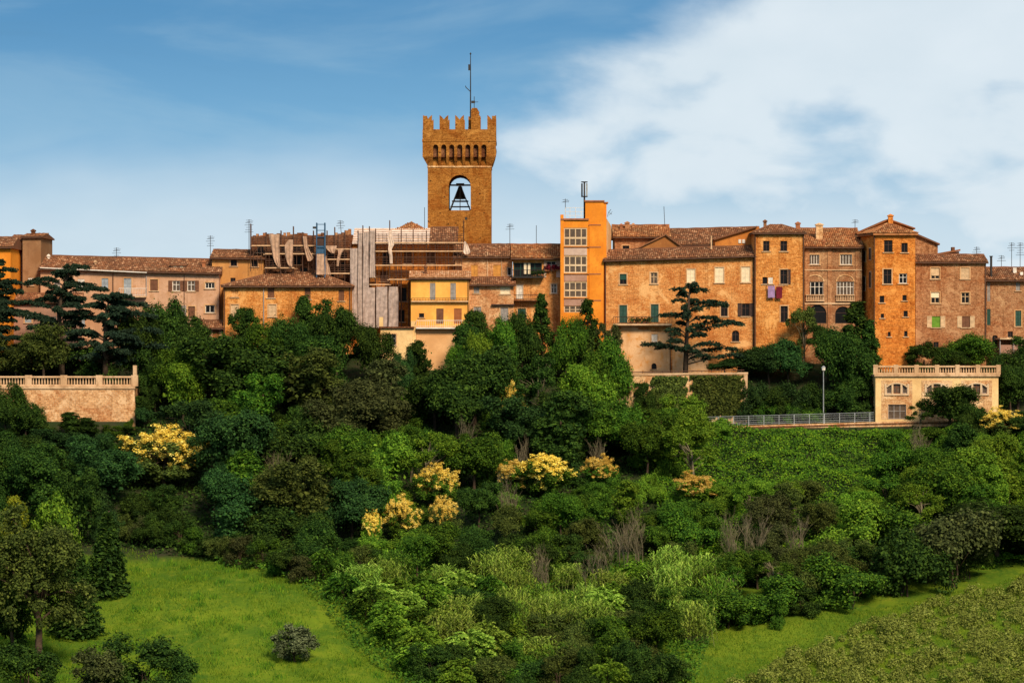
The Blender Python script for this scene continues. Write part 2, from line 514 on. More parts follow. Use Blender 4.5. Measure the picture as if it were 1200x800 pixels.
def gz(x, y):
    return float(ground(x, y))


gx = np.unique(np.concatenate([np.linspace(-4000, -120, 14), np.arange(-100, 100.1, 1.0), np.linspace(120, 4000, 14)]))
gy = np.unique(np.concatenate([np.linspace(-800, 220, 40), np.arange(230, 430, 0.9), np.linspace(432, 700, 24), np.linspace(750, 6000, 14)]))
GX, GY = np.meshgrid(gx, gy)
GZ = ground(GX, GY)
nx_, ny_ = len(gx), len(gy)
idx = np.arange(nx_ * ny_).reshape(ny_, nx_)
quads = np.stack([idx[:-1, :-1], idx[:-1, 1:], idx[1:, 1:], idx[1:, :-1]], -1).reshape(-1, 4)
me = mesh_np('ground', np.stack([GX, GY, GZ], -1).reshape(-1, 3), quads)
m, nn = new_mat('hill_ground')
pos = nn('ShaderNodeNewGeometry').outputs['Position']
a_ = nn.noise(pos, 0.12, 5, 0.6, 0.4)
b_ = nn.noise(pos, 0.9, 6, 0.65, 0.5)
c_ = nn.noise(pos, 6.0, 4, 0.7)
gcol = nn.mix(nn.step(a_, 0.35, 0.65), (0.066, 0.130, 0.012), (0.130, 0.190, 0.014))
gcol = nn.mix(nn.m('MULTIPLY', nn.step(b_, 0.5, 0.75), 0.7), gcol, (0.205, 0.225, 0.022))
gcol = nn.mix(nn.m('MULTIPLY', nn.step(b_, 0.44, 0.25), 0.6), gcol, (0.022, 0.060, 0.010))
gcol = nn.mix(nn.m('MULTIPLY', nn.step(c_, 0.5, 0.8), 0.4), gcol, (0.13, 0.12, 0.03))
w_ = nn.noise(nn('ShaderNodeVectorMath', {0: pos, 1: (0.9, 0.25, 0.5)}, operation='MULTIPLY').outputs[0], 0.8, 5, 0.65, 0.8)
gcol = nn.mix(nn.m('MULTIPLY', nn.step(w_, 0.5, 0.66), 0.6), gcol, (0.035, 0.095, 0.012))
gcol = nn.mix(nn.m('MULTIPLY', nn.step(nn.noise(pos, 0.35, 5, 0.7, 1.0), 0.66, 0.72), 0.7), gcol, (0.17, 0.12, 0.05))
# soil and leaf litter on the steep wooded slope above the meadow (by height)
zc = nn('ShaderNodeSeparateXYZ', {'Vector': pos}).outputs[2]
litter = nn.mix(nn.step(b_, 0.4, 0.65), (0.024, 0.038, 0.014), (0.042, 0.040, 0.022))
gcol = nn.mix(nn.step(nn.m('ADD', zc, nn.m('MULTIPLY', nn.m('SUBTRACT', a_, 0.5), 3.0)), -22.6, -21.6), gcol, litter)
finish(m, nn, gcol, 1.0, 0.0, nn.m('ADD', b_, nn.m('MULTIPLY', c_, 0.4)), 0.25)
me.materials.append(m)
me.polygons.foreach_set('use_smooth', [True] * len(me.polygons))
ground_o = bpy.data.objects.new('ground', me)
col.objects.link(ground_o)
tag(ground_o, kind='structure')


# ================================================================== building kit
def facade(mb, x0, x1, zb, zl, zr, y, holes, depth=0.25):
    """front wall from x0..x1 with openings. holes: (xa, xb, za, zb, arch_rise)"""
    top = lambda x: zl + (zr - zl) * (x - x0) / (x1 - x0)
    xs = sorted({round(v, 4) for v in [x0, x1] + [h[0] for h in holes] + [h[1] for h in holes]})
    zs = sorted({round(v, 4) for v in [zb] + [h[2] for h in holes] + [h[3] for h in holes]})
    zt = min(zl, zr)
    zs = [z for z in zs if z < zt - 0.01] + [None]
    ids = {}
    def vid(x, z):
        k = (x, z)
        if k not in ids:
            ids[k] = mb.vert((x, y, top(x) if z is None else z))
        return ids[k]
    for xa, xb in zip(xs, xs[1:]):
        for za, zc_ in zip(zs, zs[1:]):
            cx = (xa + xb) / 2
            cz = (za + (zt if zc_ is None else zc_)) / 2
            if any(h[0] < cx < h[1] and h[2] < cz < h[3] for h in holes):
                continue
            mb.f.append([vid(xa, za), vid(xb, za), vid(xb, zc_), vid(xa, zc_)]); mb.mi.append(mb.cur)
    for h in holes:
        xa, xb, za, zc_ = h[:4]
        rise = h[4] if len(h) > 4 else 0
        d = h[5] if len(h) > 5 else depth
        arc = [(xa, zc_), (xb, zc_)]
        if rise:
            cx, hw = (xa + xb) / 2, (xb - xa) / 2
            arc = [(cx - hw * math.cos(math.pi * k / 10), zc_ - rise + rise * math.sin(math.pi * k / 10)) for k in range(11)]
            for (p0, p1) in zip(arc, arc[1:]):
                mb.poly([(p0[0], y, p0[1]), (p1[0], y, p1[1]), (p1[0], y, zc_), (p0[0], y, zc_)])
        zs0 = zc_ - rise
        mb.poly([(xa, y, za), (xa, y, zs0), (xa, y + d, zs0), (xa, y + d, za)])
        mb.poly([(xb, y, zs0), (xb, y, za), (xb, y + d, za), (xb, y + d, zs0)])
        mb.poly([(xb, y, za), (xa, y, za), (xa, y + d, za), (xb, y + d, za)])
        for (p0, p1) in zip(arc, arc[1:]):
            mb.poly([(p0[0], y, p0[1]), (p0[0], y + d, p0[1]), (p1[0], y + d, p1[1]), (p1[0], y, p1[1])][::-1])


def shutter_leaf(mb, xa, xb, za, zb, y0, y1):
    """louvred leaf: stiles, rails and slats"""
    t = 0.06
    mb.box(xa, xa + t, y0, y1, za, zb); mb.box(xb - t, xb, y0, y1, za, zb)
    mb.box(xa + t, xb - t, y0, y1, za, za + t); mb.box(xa + t, xb - t, y0, y1, zb - t, zb)
    mb.box(xa + t, xb - t, (y0 + y1) / 2 + 0.012, y1 - 0.002, za + t, zb - t)
    k = max(3, int((zb - za) / 0.16))
    for i in range(k):
        z = za + t + (zb - za - 2 * t) * (i + 0.5) / k
        mb.poly([(xa + t, y0 + 0.004, z - 0.045), (xb - t, y0 + 0.004, z - 0.045), (xb - t, y0 + 0.03, z + 0.03), (xa + t, y0 + 0.03, z + 0.03)])


SHUT = {'green': GREENWOOD, 'brown': BROWNWOOD, 'dark': DARKWOOD, 'grey': GREYWOOD, 'blue': BLUEGREY, 'ochre': OCHREWOOD, 'cream': CREAMWOOD, 'red': REDWOOD, 'pale': PALEBLIND, 'white': WHITE}
FR = {'white': WHITE, 'brown': BROWNWOOD, 'dark': DARKWOOD, 'grey': GREYWOOD, 'green': GREENWOOD, 'cream': CREAMWOOD}


def window(root, Y, spec, wallmat):
    """spec: px, py, w, h, style, options. The opening is already in the wall."""
    px, py, w, h, style = spec[:5]
    o = spec[5] if len(spec) > 5 else {}
    x0, x1 = wx(px - w / 2, Y), wx(px + w / 2, Y)
    z0, z1 = wz(py + h / 2, Y), wz(py - h / 2, Y)
    d = o.get('d', 0.25)
    rise = o.get('arch', 0)
    zt = z1
    fw = 0.075
    nm = 'door' if o.get('door') else 'window'
    fmat = FR.get(o.get('frame', 'dark'), DARKWOOD)
    if style == 'bricked':
        wo = MB().box(x0, x1, Y + 0.1, Y + d + 0.1, z0, z1).build('blocked_window', o.get('fill', wallmat), root)
    else:
        f = MB()
        ya, yb = Y + 0.12, Y + 0.20
        f.box(x0, x0 + fw, ya, yb, z0, zt); f.box(x1 - fw, x1, ya, yb, z0, zt)
        f.box(x0 + fw, x1 - fw, ya, yb, z0, z0 + fw); f.box(x0 + fw, x1 - fw, ya, yb, zt - fw, zt)
        mul = o.get('mul', 1 if (x1 - x0) > 0.6 else 0)
        for i in range(mul):
            xm = x0 + (x1 - x0) * (i + 1) / (mul + 1)
            f.box(xm - 0.035, xm + 0.035, ya + 0.004, yb - 0.004, z0 + fw, zt - fw)
        for t in o.get('bars', [0.62] if (z1 - z0) > 1.1 else []):
            zm = z0 + (z1 - z0) * t
            f.box(x0 + fw, x1 - fw, ya + 0.008, yb - 0.008, zm - 0.03, zm + 0.03)
        wo = f.build(nm, fmat, root)
        if style in ('dark', 'glass'):
            box_obj('pane', GLASS, wo, x0 + fw * 0.5, x1 - fw * 0.5, yb - 0.03, yb - 0.01, z0 + 0.02, zt - 0.02)
        elif style == 'greyglass':
            box_obj('pane', GLASS_GREY, wo, x0 + fw * 0.5, x1 - fw * 0.5, yb - 0.03, yb - 0.01, z0 + 0.02, zt - 0.02)
        elif style == 'half':      # blind half way down
            zm = z0 + (z1 - z0) * o.get('blind', 0.45)
            box_obj('pane', GLASS, wo, x0 + fw * 0.5, x1 - fw * 0.5, yb - 0.03, yb - 0.01, z0 + 0.02, zm)
            box_obj('blind', SHUT.get(o.get('bl', 'pale'), LIMEBLIND), wo, x0 + 0.02, x1 - 0.02, ya - 0.03, ya - 0.01, zm, zt - 0.01)
        else:                      # closed shutters of the named colour
            sm = SHUT.get(style, DARKWOOD)
            if style == 'lime':
                box_obj('blind', LIMEBLIND, wo, x0 + 0.02, x1 - 0.02, ya - 0.03, ya - 0.01, z0 + 0.02, zt - 0.01)
            else:
                xm = (x0 + x1) / 2
                for xa, xb in ((x0 + 0.01, xm - 0.008), (xm + 0.008, x1 - 0.01)):
                    s = MB(); shutter_leaf(s, xa, xb, z0 + 0.01, zt - 0.01, Y + 0.04, Y + 0.10)
                    s.build('shutter', sm, wo)
    if o.get('side'):
        sw = (o.get('sw', w * 0.5)) * Y / F
        which = o.get('which', 'both')
        for xa, xb, nm2 in ((x0 - sw, x0 - 0.01, 'l'), (x1 + 0.01, x1 + sw, 'r')):
            if which != 'both' and which != nm2: continue
            s = MB(); shutter_leaf(s, xa, xb, z0 - 0.02, zt + 0.02, Y - 0.07, Y - 0.012)
            s.build('shutter', SHUT[o['side']], wo)
    if o.get('trim'):
        t = 0.13
        tm = MB()
        tm.box(x0 - t, x0, Y - 0.035, Y + 0.05, z0, z1 + t); tm.box(x1, x1 + t, Y - 0.035, Y + 0.05, z0, z1 + t)
        tm.box(x0, x1, Y - 0.035, Y + 0.05, z1, z1 + t)
        tm.build('surround', TRIM, wo)
    if o.get('sill', not o.get('door')):
        box_obj('sill', STONE, wo, x0 - 0.16, x1 + 0.16, Y - 0.12, Y + 0.11, z0 - 0.10, z0)
    return wo


def hole_of(spec, Y):
    px, py, w, h = spec[:4]
    o = spec[5] if len(spec) > 5 else {}
    ar = o.get('arch', 0) * Y / F
    return (wx(px - w / 2, Y), wx(px + w / 2, Y), wz(py + h / 2, Y), wz(py - h / 2, Y), ar, o.get('d', 0.25))


def tiles_on(mb, a, b, c, d, tw=0.23, tl=0.42, seed=0):
    """barrel tiles over the planar quad a-b (eave, left to right) c-d (top, right to left)"""
    a, b, c, d = (Vector(p) for p in (a, b, c, d))
    u = (b - a).normalized()
    nrm = u.cross(d - a if (d - a).length > 1e-4 else c - a)
    nrm.normalize()
    if nrm.z < 0: nrm = -nrm
    v = nrm.cross(u)
    if v.dot(((c + d) / 2) - a) < 0: v = -v
    P = [((p - a).dot(u), (p - a).dot(v)) for p in (a, b, c, d)]
    L = P[1][0]
    rnd = random.Random(seed)
    umin = min(p[0] for p in P); umax = max(p[0] for p in P)
    k = max(1, int((umax - umin) / tw))
    for i in range(k):
        uc = umin + (i + 0.5) * (umax - umin) / k
        # v-range of the polygon at uc
        vsx = []
        for (p, q) in zip(P, P[1:] + P[:1]):
            if abs(q[0] - p[0]) > 1e-6 and min(p[0], q[0]) <= uc <= max(p[0], q[0]):
                t = (uc - p[0]) / (q[0] - p[0])
                vsx.append(p[1] + (q[1] - p[1]) * t)
        if len(vsx) < 2: continue
        v0, v1 = min(vsx), max(vsx)
        r = max(1, int((v1 - v0) / tl))
        for j in range(r):
            va = v0 + j * tl - 0.04 + rnd.uniform(-0.03, 0.03)
            vb = min(va + tl * 1.15, v1 + 0.03)
            du = rnd.uniform(-0.02, 0.02); dn = rnd.uniform(0, 0.025)
            ring = []
            for (vv, wsc, hh) in ((va, 0.55, 0.055), (vb, 0.46, 0.02)):
                row = []
                for s in (-1.0, -0.55, 0.0, 0.55, 1.0):
                    p = a + u * (uc + du + s * tw * wsc) + v * vv + nrm * (hh + dn + 0.085 * math.sqrt(max(0, 1 - s * s)))
                    row.append(mb.vert(p))
                ring.append(row)
            for q in range(4):
                mb.f.append([ring[0][q], ring[0][q + 1], ring[1][q + 1], ring[1][q]]); mb.mi.append(mb.cur)
            mb.f.append(ring[0][::-1]); mb.mi.append(mb.cur)


ROOFSEED = [0]


def roof(root, x0, x1, y, zl, zr, rise, depth, kind='gable', tmat=None, over=0.45, inset=None, gutter=True, ridge=True, insl=None, insr=None, backslope=True, fascia=True):
    """roof with its eave along the facade top. rise/depth in metres to the ridge line"""
    tmat = tmat or TILE
    t = 0.14
    xa, xb = x0 - 0.25, x1 + 0.25
    ya = y - over
    sl = rise / depth
    za, zb_ = zl - over * sl + 0.05, zr - over * sl + 0.05
    ins = inset if inset is not None else 0.0
    il = insl if insl is not None else ins
    ir = insr if insr is not None else ins
    yr = y + depth
    A = (xa, ya, za); B = (xb, ya, zb_); C = (xb - ir, yr, zr + rise + 0.05); D = (xa + il, yr, zl + rise + 0.05)
    yb = yr + depth + over
    E = (xb, yb, zb_); G = (xa, yb, za)
    mb = MB()
    dn = lambda p: (p[0], p[1], p[2] - t)
    if backslope:
        mb.poly([A, B, C, D]); mb.poly([C, E, G, D][::-1][::-1])
        mb.poly([B, E, C]); mb.poly([G, A, D])
        mb.poly([dn(B), dn(A), dn(G), dn(E)])
        for p, q in ((A, B), (B, E), (E, G), (G, A)):
            mb.poly([dn(p), dn(q), q, p])
    else:
        mb.poly([A, B, C, D]); mb.poly([dn(B), dn(A), dn(D), dn(C)])
        for p, q in ((A, B), (B, C), (C, D), (D, A)):
            mb.poly([dn(p), dn(q), q, p])
    ro = mb.build('roof', tmat, root)
    tb = MB()
    ROOFSEED[0] += 1
    tiles_on(tb, A, B, C, D, seed=ROOFSEED[0])
    if backslope and il > 0.3: tiles_on(tb, G, A, D, D, seed=ROOFSEED[0] + 50)
    if backslope and ir > 0.3: tiles_on(tb, B, E, C, C, seed=ROOFSEED[0] + 90)
    to = tb.build('roof_tiles', tmat, ro)
    tag(to, kind='stuff')
    if ridge:
        rm = MB()
        pts = [Vector(D).lerp(Vector(C), k / 12) + Vector((0, 0, random.uniform(0.02, 0.08))) for k in range(13)]
        rm.tube(pts, 0.13, 7)
        for s, e, on in ((A, D, il > 0.3), (B, C, ir > 0.3)):
            if on: rm.tube([Vector(s).lerp(Vector(e), k / 8) + Vector((0, 0, 0.08)) for k in range(9)], 0.12, 7)
        rm.build('ridge_tiles', tmat, ro)
    if gutter:
        MB().tube([(xa, ya - 0.06, za - 0.10), (xb, ya - 0.06, zb_ - 0.10)], 0.075, 6).build('gutter', RUST, root)
    if fascia:
        f = MB()
        f.poly([(x0, y - 0.10, zl - 0.30), (x1, y - 0.10, zr - 0.30), (x1, y - 0.10, zr - 0.06), (x0, y - 0.10, zl - 0.06)])
        f.poly([(x0, y - 0.003, zl - 0.30), (x1, y - 0.003, zr - 0.30), (x1, y - 0.10, zr - 0.30), (x0, y - 0.10, zl - 0.30)])
        f.poly([(x0, y - 0.10, zl - 0.30), (x0, y - 0.10, zl - 0.06), (x0, y - 0.003, zl - 0.06), (x0, y - 0.003, zl - 0.30)])
        f.poly([(x1, y - 0.10, zr - 0.06), (x1, y - 0.10, zr - 0.30), (x1, y - 0.003, zr - 0.30), (x1, y - 0.003, zr - 0.06)])
        f.build('eave_cornice', BR_BROWN, root)
    return ro


def chimney(ro, px, pytop, pybase, Y, w=6, mat=None, cap=True):
    x = wx(px, Y); hw = w * Y / F / 2
    zt, zb_ = wz(pytop, Y), wz(pybase, Y) - 0.8
    c = MB().box(x - hw, x + hw, Y - hw, Y + hw, zb_, zt - 0.18)
    if cap:
        c.box(x - hw - 0.08, x + hw + 0.08, Y - hw - 0.08, Y + hw + 0.08, zt - 0.18, zt - 0.06)
        c.poly([(x - hw - 0.1, Y - hw - 0.1, zt - 0.06), (x + hw + 0.1, Y - hw - 0.1, zt - 0.06), (x, Y, zt + 0.15)])
        c.poly([(x + hw + 0.1, Y - hw - 0.1, zt - 0.06), (x + hw + 0.1, Y + hw + 0.1, zt - 0.06), (x, Y, zt + 0.15)])
        c.poly([(x - hw - 0.1, Y + hw + 0.1, zt - 0.06), (x - hw - 0.1, Y - hw - 0.1, zt - 0.06), (x, Y, zt + 0.15)])
        c.poly([(x + hw + 0.1, Y + hw + 0.1, zt - 0.06), (x - hw - 0.1, Y + hw + 0.1, zt - 0.06), (x, Y, zt + 0.15)])
    return c.build('chimney', mat or BR_BROWN, ro)


def house(name, label, Y, px0, px1, pyl, pyr, pybase, wmat, wins=(), depth=9.0, rf=None, cat='house', gable=True, side=0.0):
    """one building: wall with real openings, windows, roof. rf: dict for roof()"""
    x0, x1 = wx(px0, Y), wx(px1, Y)
    zl, zr, zb_ = wz(pyl, Y), wz(pyr, Y), wz(pybase, Y)
    root = empty(name, ((x0 + x1) / 2, Y, zb_), label, cat)
    mb = MB()
    facade(mb, x0, x1, zb_, zl, zr, Y, [hole_of(s, Y) for s in wins])
    yb = Y + depth
    mb.poly([(x0, yb, zb_), (x0, Y, zb_), (x0, Y, zl), (x0, yb, zl)])
    mb.poly([(x1, Y, zb_), (x1, yb, zb_), (x1, yb, zr), (x1, Y, zr)])
    mb.poly([(x1, yb, zb_), (x0, yb, zb_), (x0, yb, zl), (x1, yb, zr)])
    mb.poly([(x0, Y, zl), (x1, Y, zr), (x1, yb, zr), (x0, yb, zl)])
    ro = None
    if rf is not None:
        rise = rf.pop('rise_px') * Y / F
        dep = rf.pop('depth', depth / 2)
        # the ridge stands further back, so it needs a little more height to show that rise
        rise += (zl + rise) * dep / Y
        if gable and not rf.get('inset') and rf.get('insl') is None:
            mb.poly([(x0, Y, zl), (x0, Y + dep, zl + rise - 0.02), (x0, yb, zl)])
            mb.poly([(x1, Y, zr), (x1, Y + dep, zr + rise - 0.02), (x1, yb, zr)])
        ro = roof(root, x0, x1, Y, zl, zr, rise, dep, **rf)
    mb.build('wall', wmat, root)
    for s in wins:
        window(root, Y, s, wmat)
    return root, ro


def pipe(root, px, py0, py1, Y, mat=RUST, r=0.06, name='drainpipe'):
    return MB().tube([(wx(px, Y), Y - 0.09, wz(py0, Y)), (wx(px, Y), Y - 0.09, wz(py1, Y))], r, 6).build(name, mat, root)


def balcony(root, px0, px1, py, Y, out=1.0, rail=8, mat=STONE, rmat=IRON, posts=14, th=2.0):
    x0, x1 = wx(px0, Y), wx(px1, Y)
    z = wz(py, Y)
    b = MB().box(x0, x1, Y - out, Y - 0.003, z - th * Y / F, z)
    bo = b.build('balcony', mat, root)
    zt = z + rail * Y / F
    r = MB()
    r.tube([(x0 + 0.04, Y - out + 0.05, zt), (x1 - 0.04, Y - out + 0.05, zt)], 0.035, 5)
    r.tube([(x0 + 0.04, Y - out + 0.05, zt), (x0 + 0.04, Y - 0.02, zt)], 0.03, 5)
    r.tube([(x1 - 0.04, Y - out + 0.05, zt), (x1 - 0.04, Y - 0.02, zt)], 0.03, 5)
    r.tube([(x0 + 0.04, Y - out + 0.05, z + 0.12), (x1 - 0.04, Y - out + 0.05, z + 0.12)], 0.025, 5)
    for k in range(posts + 1):
        x = x0 + 0.04 + (x1 - x0 - 0.08) * k / posts
        r.tube([(x, Y - out + 0.05, z), (x, Y - out + 0.05, zt)], 0.018, 4)
    r.build('railing', rmat, bo)
    return bo


# ================================================================== the town, from the photograph's west end to its east end
# --- cluster at the far edge
r1, ro1 = house('corner_house', 'tall orange house with a shallow tiled roof at the far edge behind the cedar', 396.5, -40, 12.5, 289, 289, 425, PL_ORANGE,
                [(-12, 330, 9, 15, 'brown', {'trim': 1}), (-12, 362, 9, 15, 'dark')], 9, dict(rise_px=10, depth=4.5))
r2, ro2 = house('tower_house', 'narrow brown plastered tower house rising above the long tan house', 403, 26.5, 48, 278, 277.5, 420, PL_BROWN,
                [(36, 330, 6, 9, 'white', {'frame': 'white'})], 10, dict(rise_px=2.5, depth=5, over=0.25))
chimney(ro2, 39, 269.5, 277, 405, 4.5, BR_DARK)
r3, ro3 = house('setback_house', 'slim weathered house wedged between orange house and brown tower house', 405, 12.7, 26.3, 281, 281, 420, PL_WHITE,
                [(17, 292, 6, 10, 'ochre'), (21, 317, 5, 12, 'grey')], 8, dict(rise_px=4, depth=4))
r4, ro4 = house('low_house', 'low mauve house with a tiled lean-to roof behind the big cedars', 399, 12, 92, 353, 353, 425, PL_MAUVE,
                [(33, 373, 8, 10, 'blue', {'trim': 'white'}), (32, 400, 8, 11, 'dark'), (62, 378, 8, 14, 'grey')], 3.0, dict(rise_px=8, depth=2.9, backslope=False))

# --- long tan house
wins = [(67, 334, 7, 13, 'grey'), (95, 333, 8, 12, 'white', {'frame': 'white'}), (123, 332, 8, 12, 'blue', {'trim': 1}),
        (149.5, 336, 9, 20, 'blue', {'door': True, 'trim': 1}), (180.5, 334, 9, 13, 'brown', {'trim': 1}),
        (206.5, 335, 9, 12, 'greyglass', {'frame': 'white', 'side': 'brown', 'sw': 4.6, 'mul': 1}), (224, 335, 9, 12, 'greyglass', {'frame': 'white', 'side': 'brown', 'sw': 4.6}),
        (246, 334.5, 11, 7, 'glass', {'frame': 'white', 'mul': 2, 'trim': 'white', 'bars': []}),
        (210, 365, 8, 14, 'greyglass', {'frame': 'white', 'side': 'grey', 'sw': 4, 'which': 'r'}), (224.5, 366, 8, 14, 'brown', {'trim': 1}),
        (246, 362, 11, 9, 'glass', {'frame': 'white', 'mul': 1, 'trim': 'white', 'bars': []}), (96, 378, 7, 12, 'blue'), (180, 366, 8, 12, 'grey')]
r5, ro5 = house('long_house', 'long two-storey tan plaster house with a brown tiled roof', 402, 47.5, 256.5, 314.5, 319.5, 420, PL_TAN, wins, 11, dict(rise_px=14, depth=5.5))
balcony(r5, 140, 172, 347, 402, 0.9, 9, STONE, WHITE, 16, 1.5)
pipe(r5, 132.5, 320, 400, 402); pipe(r5, 171.5, 320, 347, 402, GREYWOOD); pipe(r5, 216, 320, 375, 402, RUST, 0.04)
MB().tube([W(47, 313.8, 401.35), W(172, 319.5, 401.35)], 0.07, 6).build('rain_gutter', WHITE, r5)
# dormer window on its roof
x0, x1 = wx(200, 403), wx(217, 403)
dm = MB().box(x0, x1, 403.2, 405.5, wz(315, 403), wz(310.5, 403))
dmo = dm.build('dormer', PL_TAN, ro5)
MB().poly([(x0 - .2, 402.9, wz(310.5, 403)), (x1 + .2, 402.9, wz(310.5, 403)), (x1 + .2, 405.8, wz(308, 403)), (x0 - .2, 405.8, wz(308, 403))]).poly([(x0 - .2, 402.9, wz(311, 403)), (x1 + .2, 402.9, wz(311, 403)), (x1 + .2, 402.9, wz(310.4, 403)), (x0 - .2, 402.9, wz(310.4, 403))]).build('dormer_roof', TILE, ro5)
for k in (0.18, 0.62):
    box_obj('dormer_light', PALEBLIND, dmo, x0 + (x1 - x0) * k, x0 + (x1 - x0) * (k + 0.24), 403.17, 403.198, wz(314.3, 403), wz(311.3, 403))
chimney(ro5, 57, 299, 303, 406, 2.5, WHITE)
chimney(ro5, 112, 306, 311, 404, 2.2, STONE); chimney(ro5, 239, 306, 312, 404, 4, TERRACOTTA)
r6, ro6 = house('porch_shed', 'tiny tiled porch with a red door at the corner of the tan house', 399.6, 236, 260, 383.5, 383.5, 412, PL_TAN,
                [(253, 392, 7.5, 14, 'red', {'door': True, 'frame': 'white'})], 2.2, dict(rise_px=7, depth=2.1, backslope=False), cat='shed')
# --- small ochre house above the brick one
r7, ro7 = house('ochre_house', 'small ochre house with two dark square windows, above the golden brick house', 404, 248.5, 309, 301.5, 302.5, 400, PL_ORANGE if False else plaster_mat('plaster_ochre', (0.55, 0.27, 0.09), (0.38, 0.17, 0.06)),
                [(274, 307.5, 7.5, 8.5, 'dark', {'trim': 1}), (298.5, 308, 7.5, 9, 'dark', {'trim': 1}), (273, 328, 6, 5, 'dark')], 9, dict(rise_px=8, depth=4.5))
# --- golden brick house with hip roof
wins = [(275, 342, 8, 12, 'bricked', {'fill': BR_OCHRE, 'd': 0.2}), (317.5, 343, 8, 12, 'brown', {'sill': True}), (275, 363.5, 9, 13, 'cream', {'trim': 1}), (319, 364, 9, 14, 'cream', {'trim': 1}),
        (360.5, 344, 7, 13, 'brown'), (400, 346, 6.5, 13, 'brown'), (400, 364, 6.5, 7, 'dark'), (360, 367, 7, 10, 'brown')]
r8, ro8 = house('hip_roofed_house', 'golden brick house with a low hipped tile roof before the scaffolding', 399.3, 262, 411, 334.5, 334.5, 415, BR_GOLD, wins, 12,
                dict(rise_px=16, depth=6, insl=6.5, insr=5.0), gable=False)
pipe(r8, 309, 335, 392, 399.3, GREYWOOD); pipe(r8, 263.2, 335, 400, 399.3); pipe(r8, 410, 335, 400, 399.3)

# --- the palace under repair
PY0 = 405.0
wins = [(305, 292, 8, 8, 'dark'), (321, 305, 9, 11, 'dark'), (333, 291, 7, 7, 'dark'), (348, 291, 9, 7, 'dark'), (348, 305, 9, 10, 'dark', {}), (364, 291, 8, 7, 'dark'),
        (356, 318, 9, 9, 'dark'), (388, 299, 8, 8, 'dark'), (400, 312, 9, 10, 'dark'), (388, 326, 8, 10, 'dark'), (403, 299, 7, 8, 'dark')]
r9, _ = house('roofless_palace', 'roofless dark brick wing of the palace under repair, behind torn scaffold sheets', PY0, 294, 413, 277, 275, 400, BR_DARK, wins, 9, None, cat='palace')
# jagged masonry along its unfinished top
rj = random.Random(3)
for a in range(296, 412, 4):
    hgt = rj.uniform(2, 7) + (6 if 400 < a < 419 else 0)
    box_obj('masonry_stub', BR_MAUVE if rj.random() < .5 else BR_DARK, r9, wx(a, PY0), wx(a + rj.uniform(2.5, 4.2), PY0), PY0 + 0.02, PY0 + rj.uniform(0.6, 1.6), wz(280, PY0), wz(277 - hgt + 2, PY0))
wins = [(452, 303, 8, 14, 'dark'), (478, 302, 9, 14, 'brown'), (505, 302, 9, 14, 'brown'), (450, 324, 9, 12, 'brown'), (472, 345, 9, 16, 'dark'), (470, 370, 8, 14, 'dark')]
r10, ro10 = house('palace_wing', 'orange brick palace wing wrapped in scaffolding beside the bell tower', PY0, 413, 532, 284, 284, 405, BR_ORANGE, wins, 12, None, cat='palace')
xa, xb, xc = wx(413, PY0), wx(503, PY0), wx(534, PY0)
zE, zR = wz(284.5, PY0), wz(268, PY0)
mbr = MB()
mbr.poly([(xa, PY0 - 0.4, zE), (xb, PY0 - 0.4, zE), (xb, PY0 + 5.5, zR + .25), (xa, PY0 + 5.5, zR + .25)])
mbr.poly([(xa, PY0 - 0.4, zE - .16), (xb, PY0 - 0.4, zE - .16), (xb, PY0 - 0.4, zE), (xa, PY0 - 0.4, zE)])
mbr.poly([(xa, PY0 - 0.4, zE - .16), (xa, PY0 - 0.4, zE), (xa, PY0 + 5.5, zR + .25), (xa, PY0 + 5.5, zE - .16)])
mo = mbr.build('roof_membrane', MEMBRANE, r10)
for k in range(6):
    t0 = 0.08 + k * 0.16
    y_, z_ = PY0 - 0.4 + 5.9 * t0, zE + (zR + .25 - zE) * t0
    MB().box(xa, xb, y_ - .05, y_ + .05, z_ + 0.004, z_ + 0.08).build('batten', PLANK if k % 2 else NET_TAN, mo)
roof(r10, xb + 0.3, xc, PY0, zE + .02, zE + .02, zR - zE + .2, 5.5, over=0.4, backslope=False, gutter=False)
# low pyramid roof showing behind it
py_root = empty('lantern_roof', W(482, 270, 412), 'low pyramid tile roof peeking up beside the bell tower', 'roof')
p_ = [W(460, 270, 410), W(503, 270, 410), W(503, 270, 416), W(460, 270, 416)]
ap = W(482, 259.5, 413)
mb_ = MB()
for i in range(4):
    mb_.poly([p_[i], p_[(i + 1) % 4], ap])
pr = mb_.build('roof_shell', TILE_WARM, py_root)
tb = MB(); tiles_on(tb, p_[0], p_[1], ap, ap, seed=900)
tag(tb.build('roof_tiles', TILE_WARM, pr), kind='stuff')
MB().box(p_[0][0] + .3, p_[1][0] - .3, 410.3, 415.7, wz(290, 410), wz(270.1, 410)).build('lantern_wall', BR_MAUVE, py_root)

# --- scaffolding
SY = 403.3


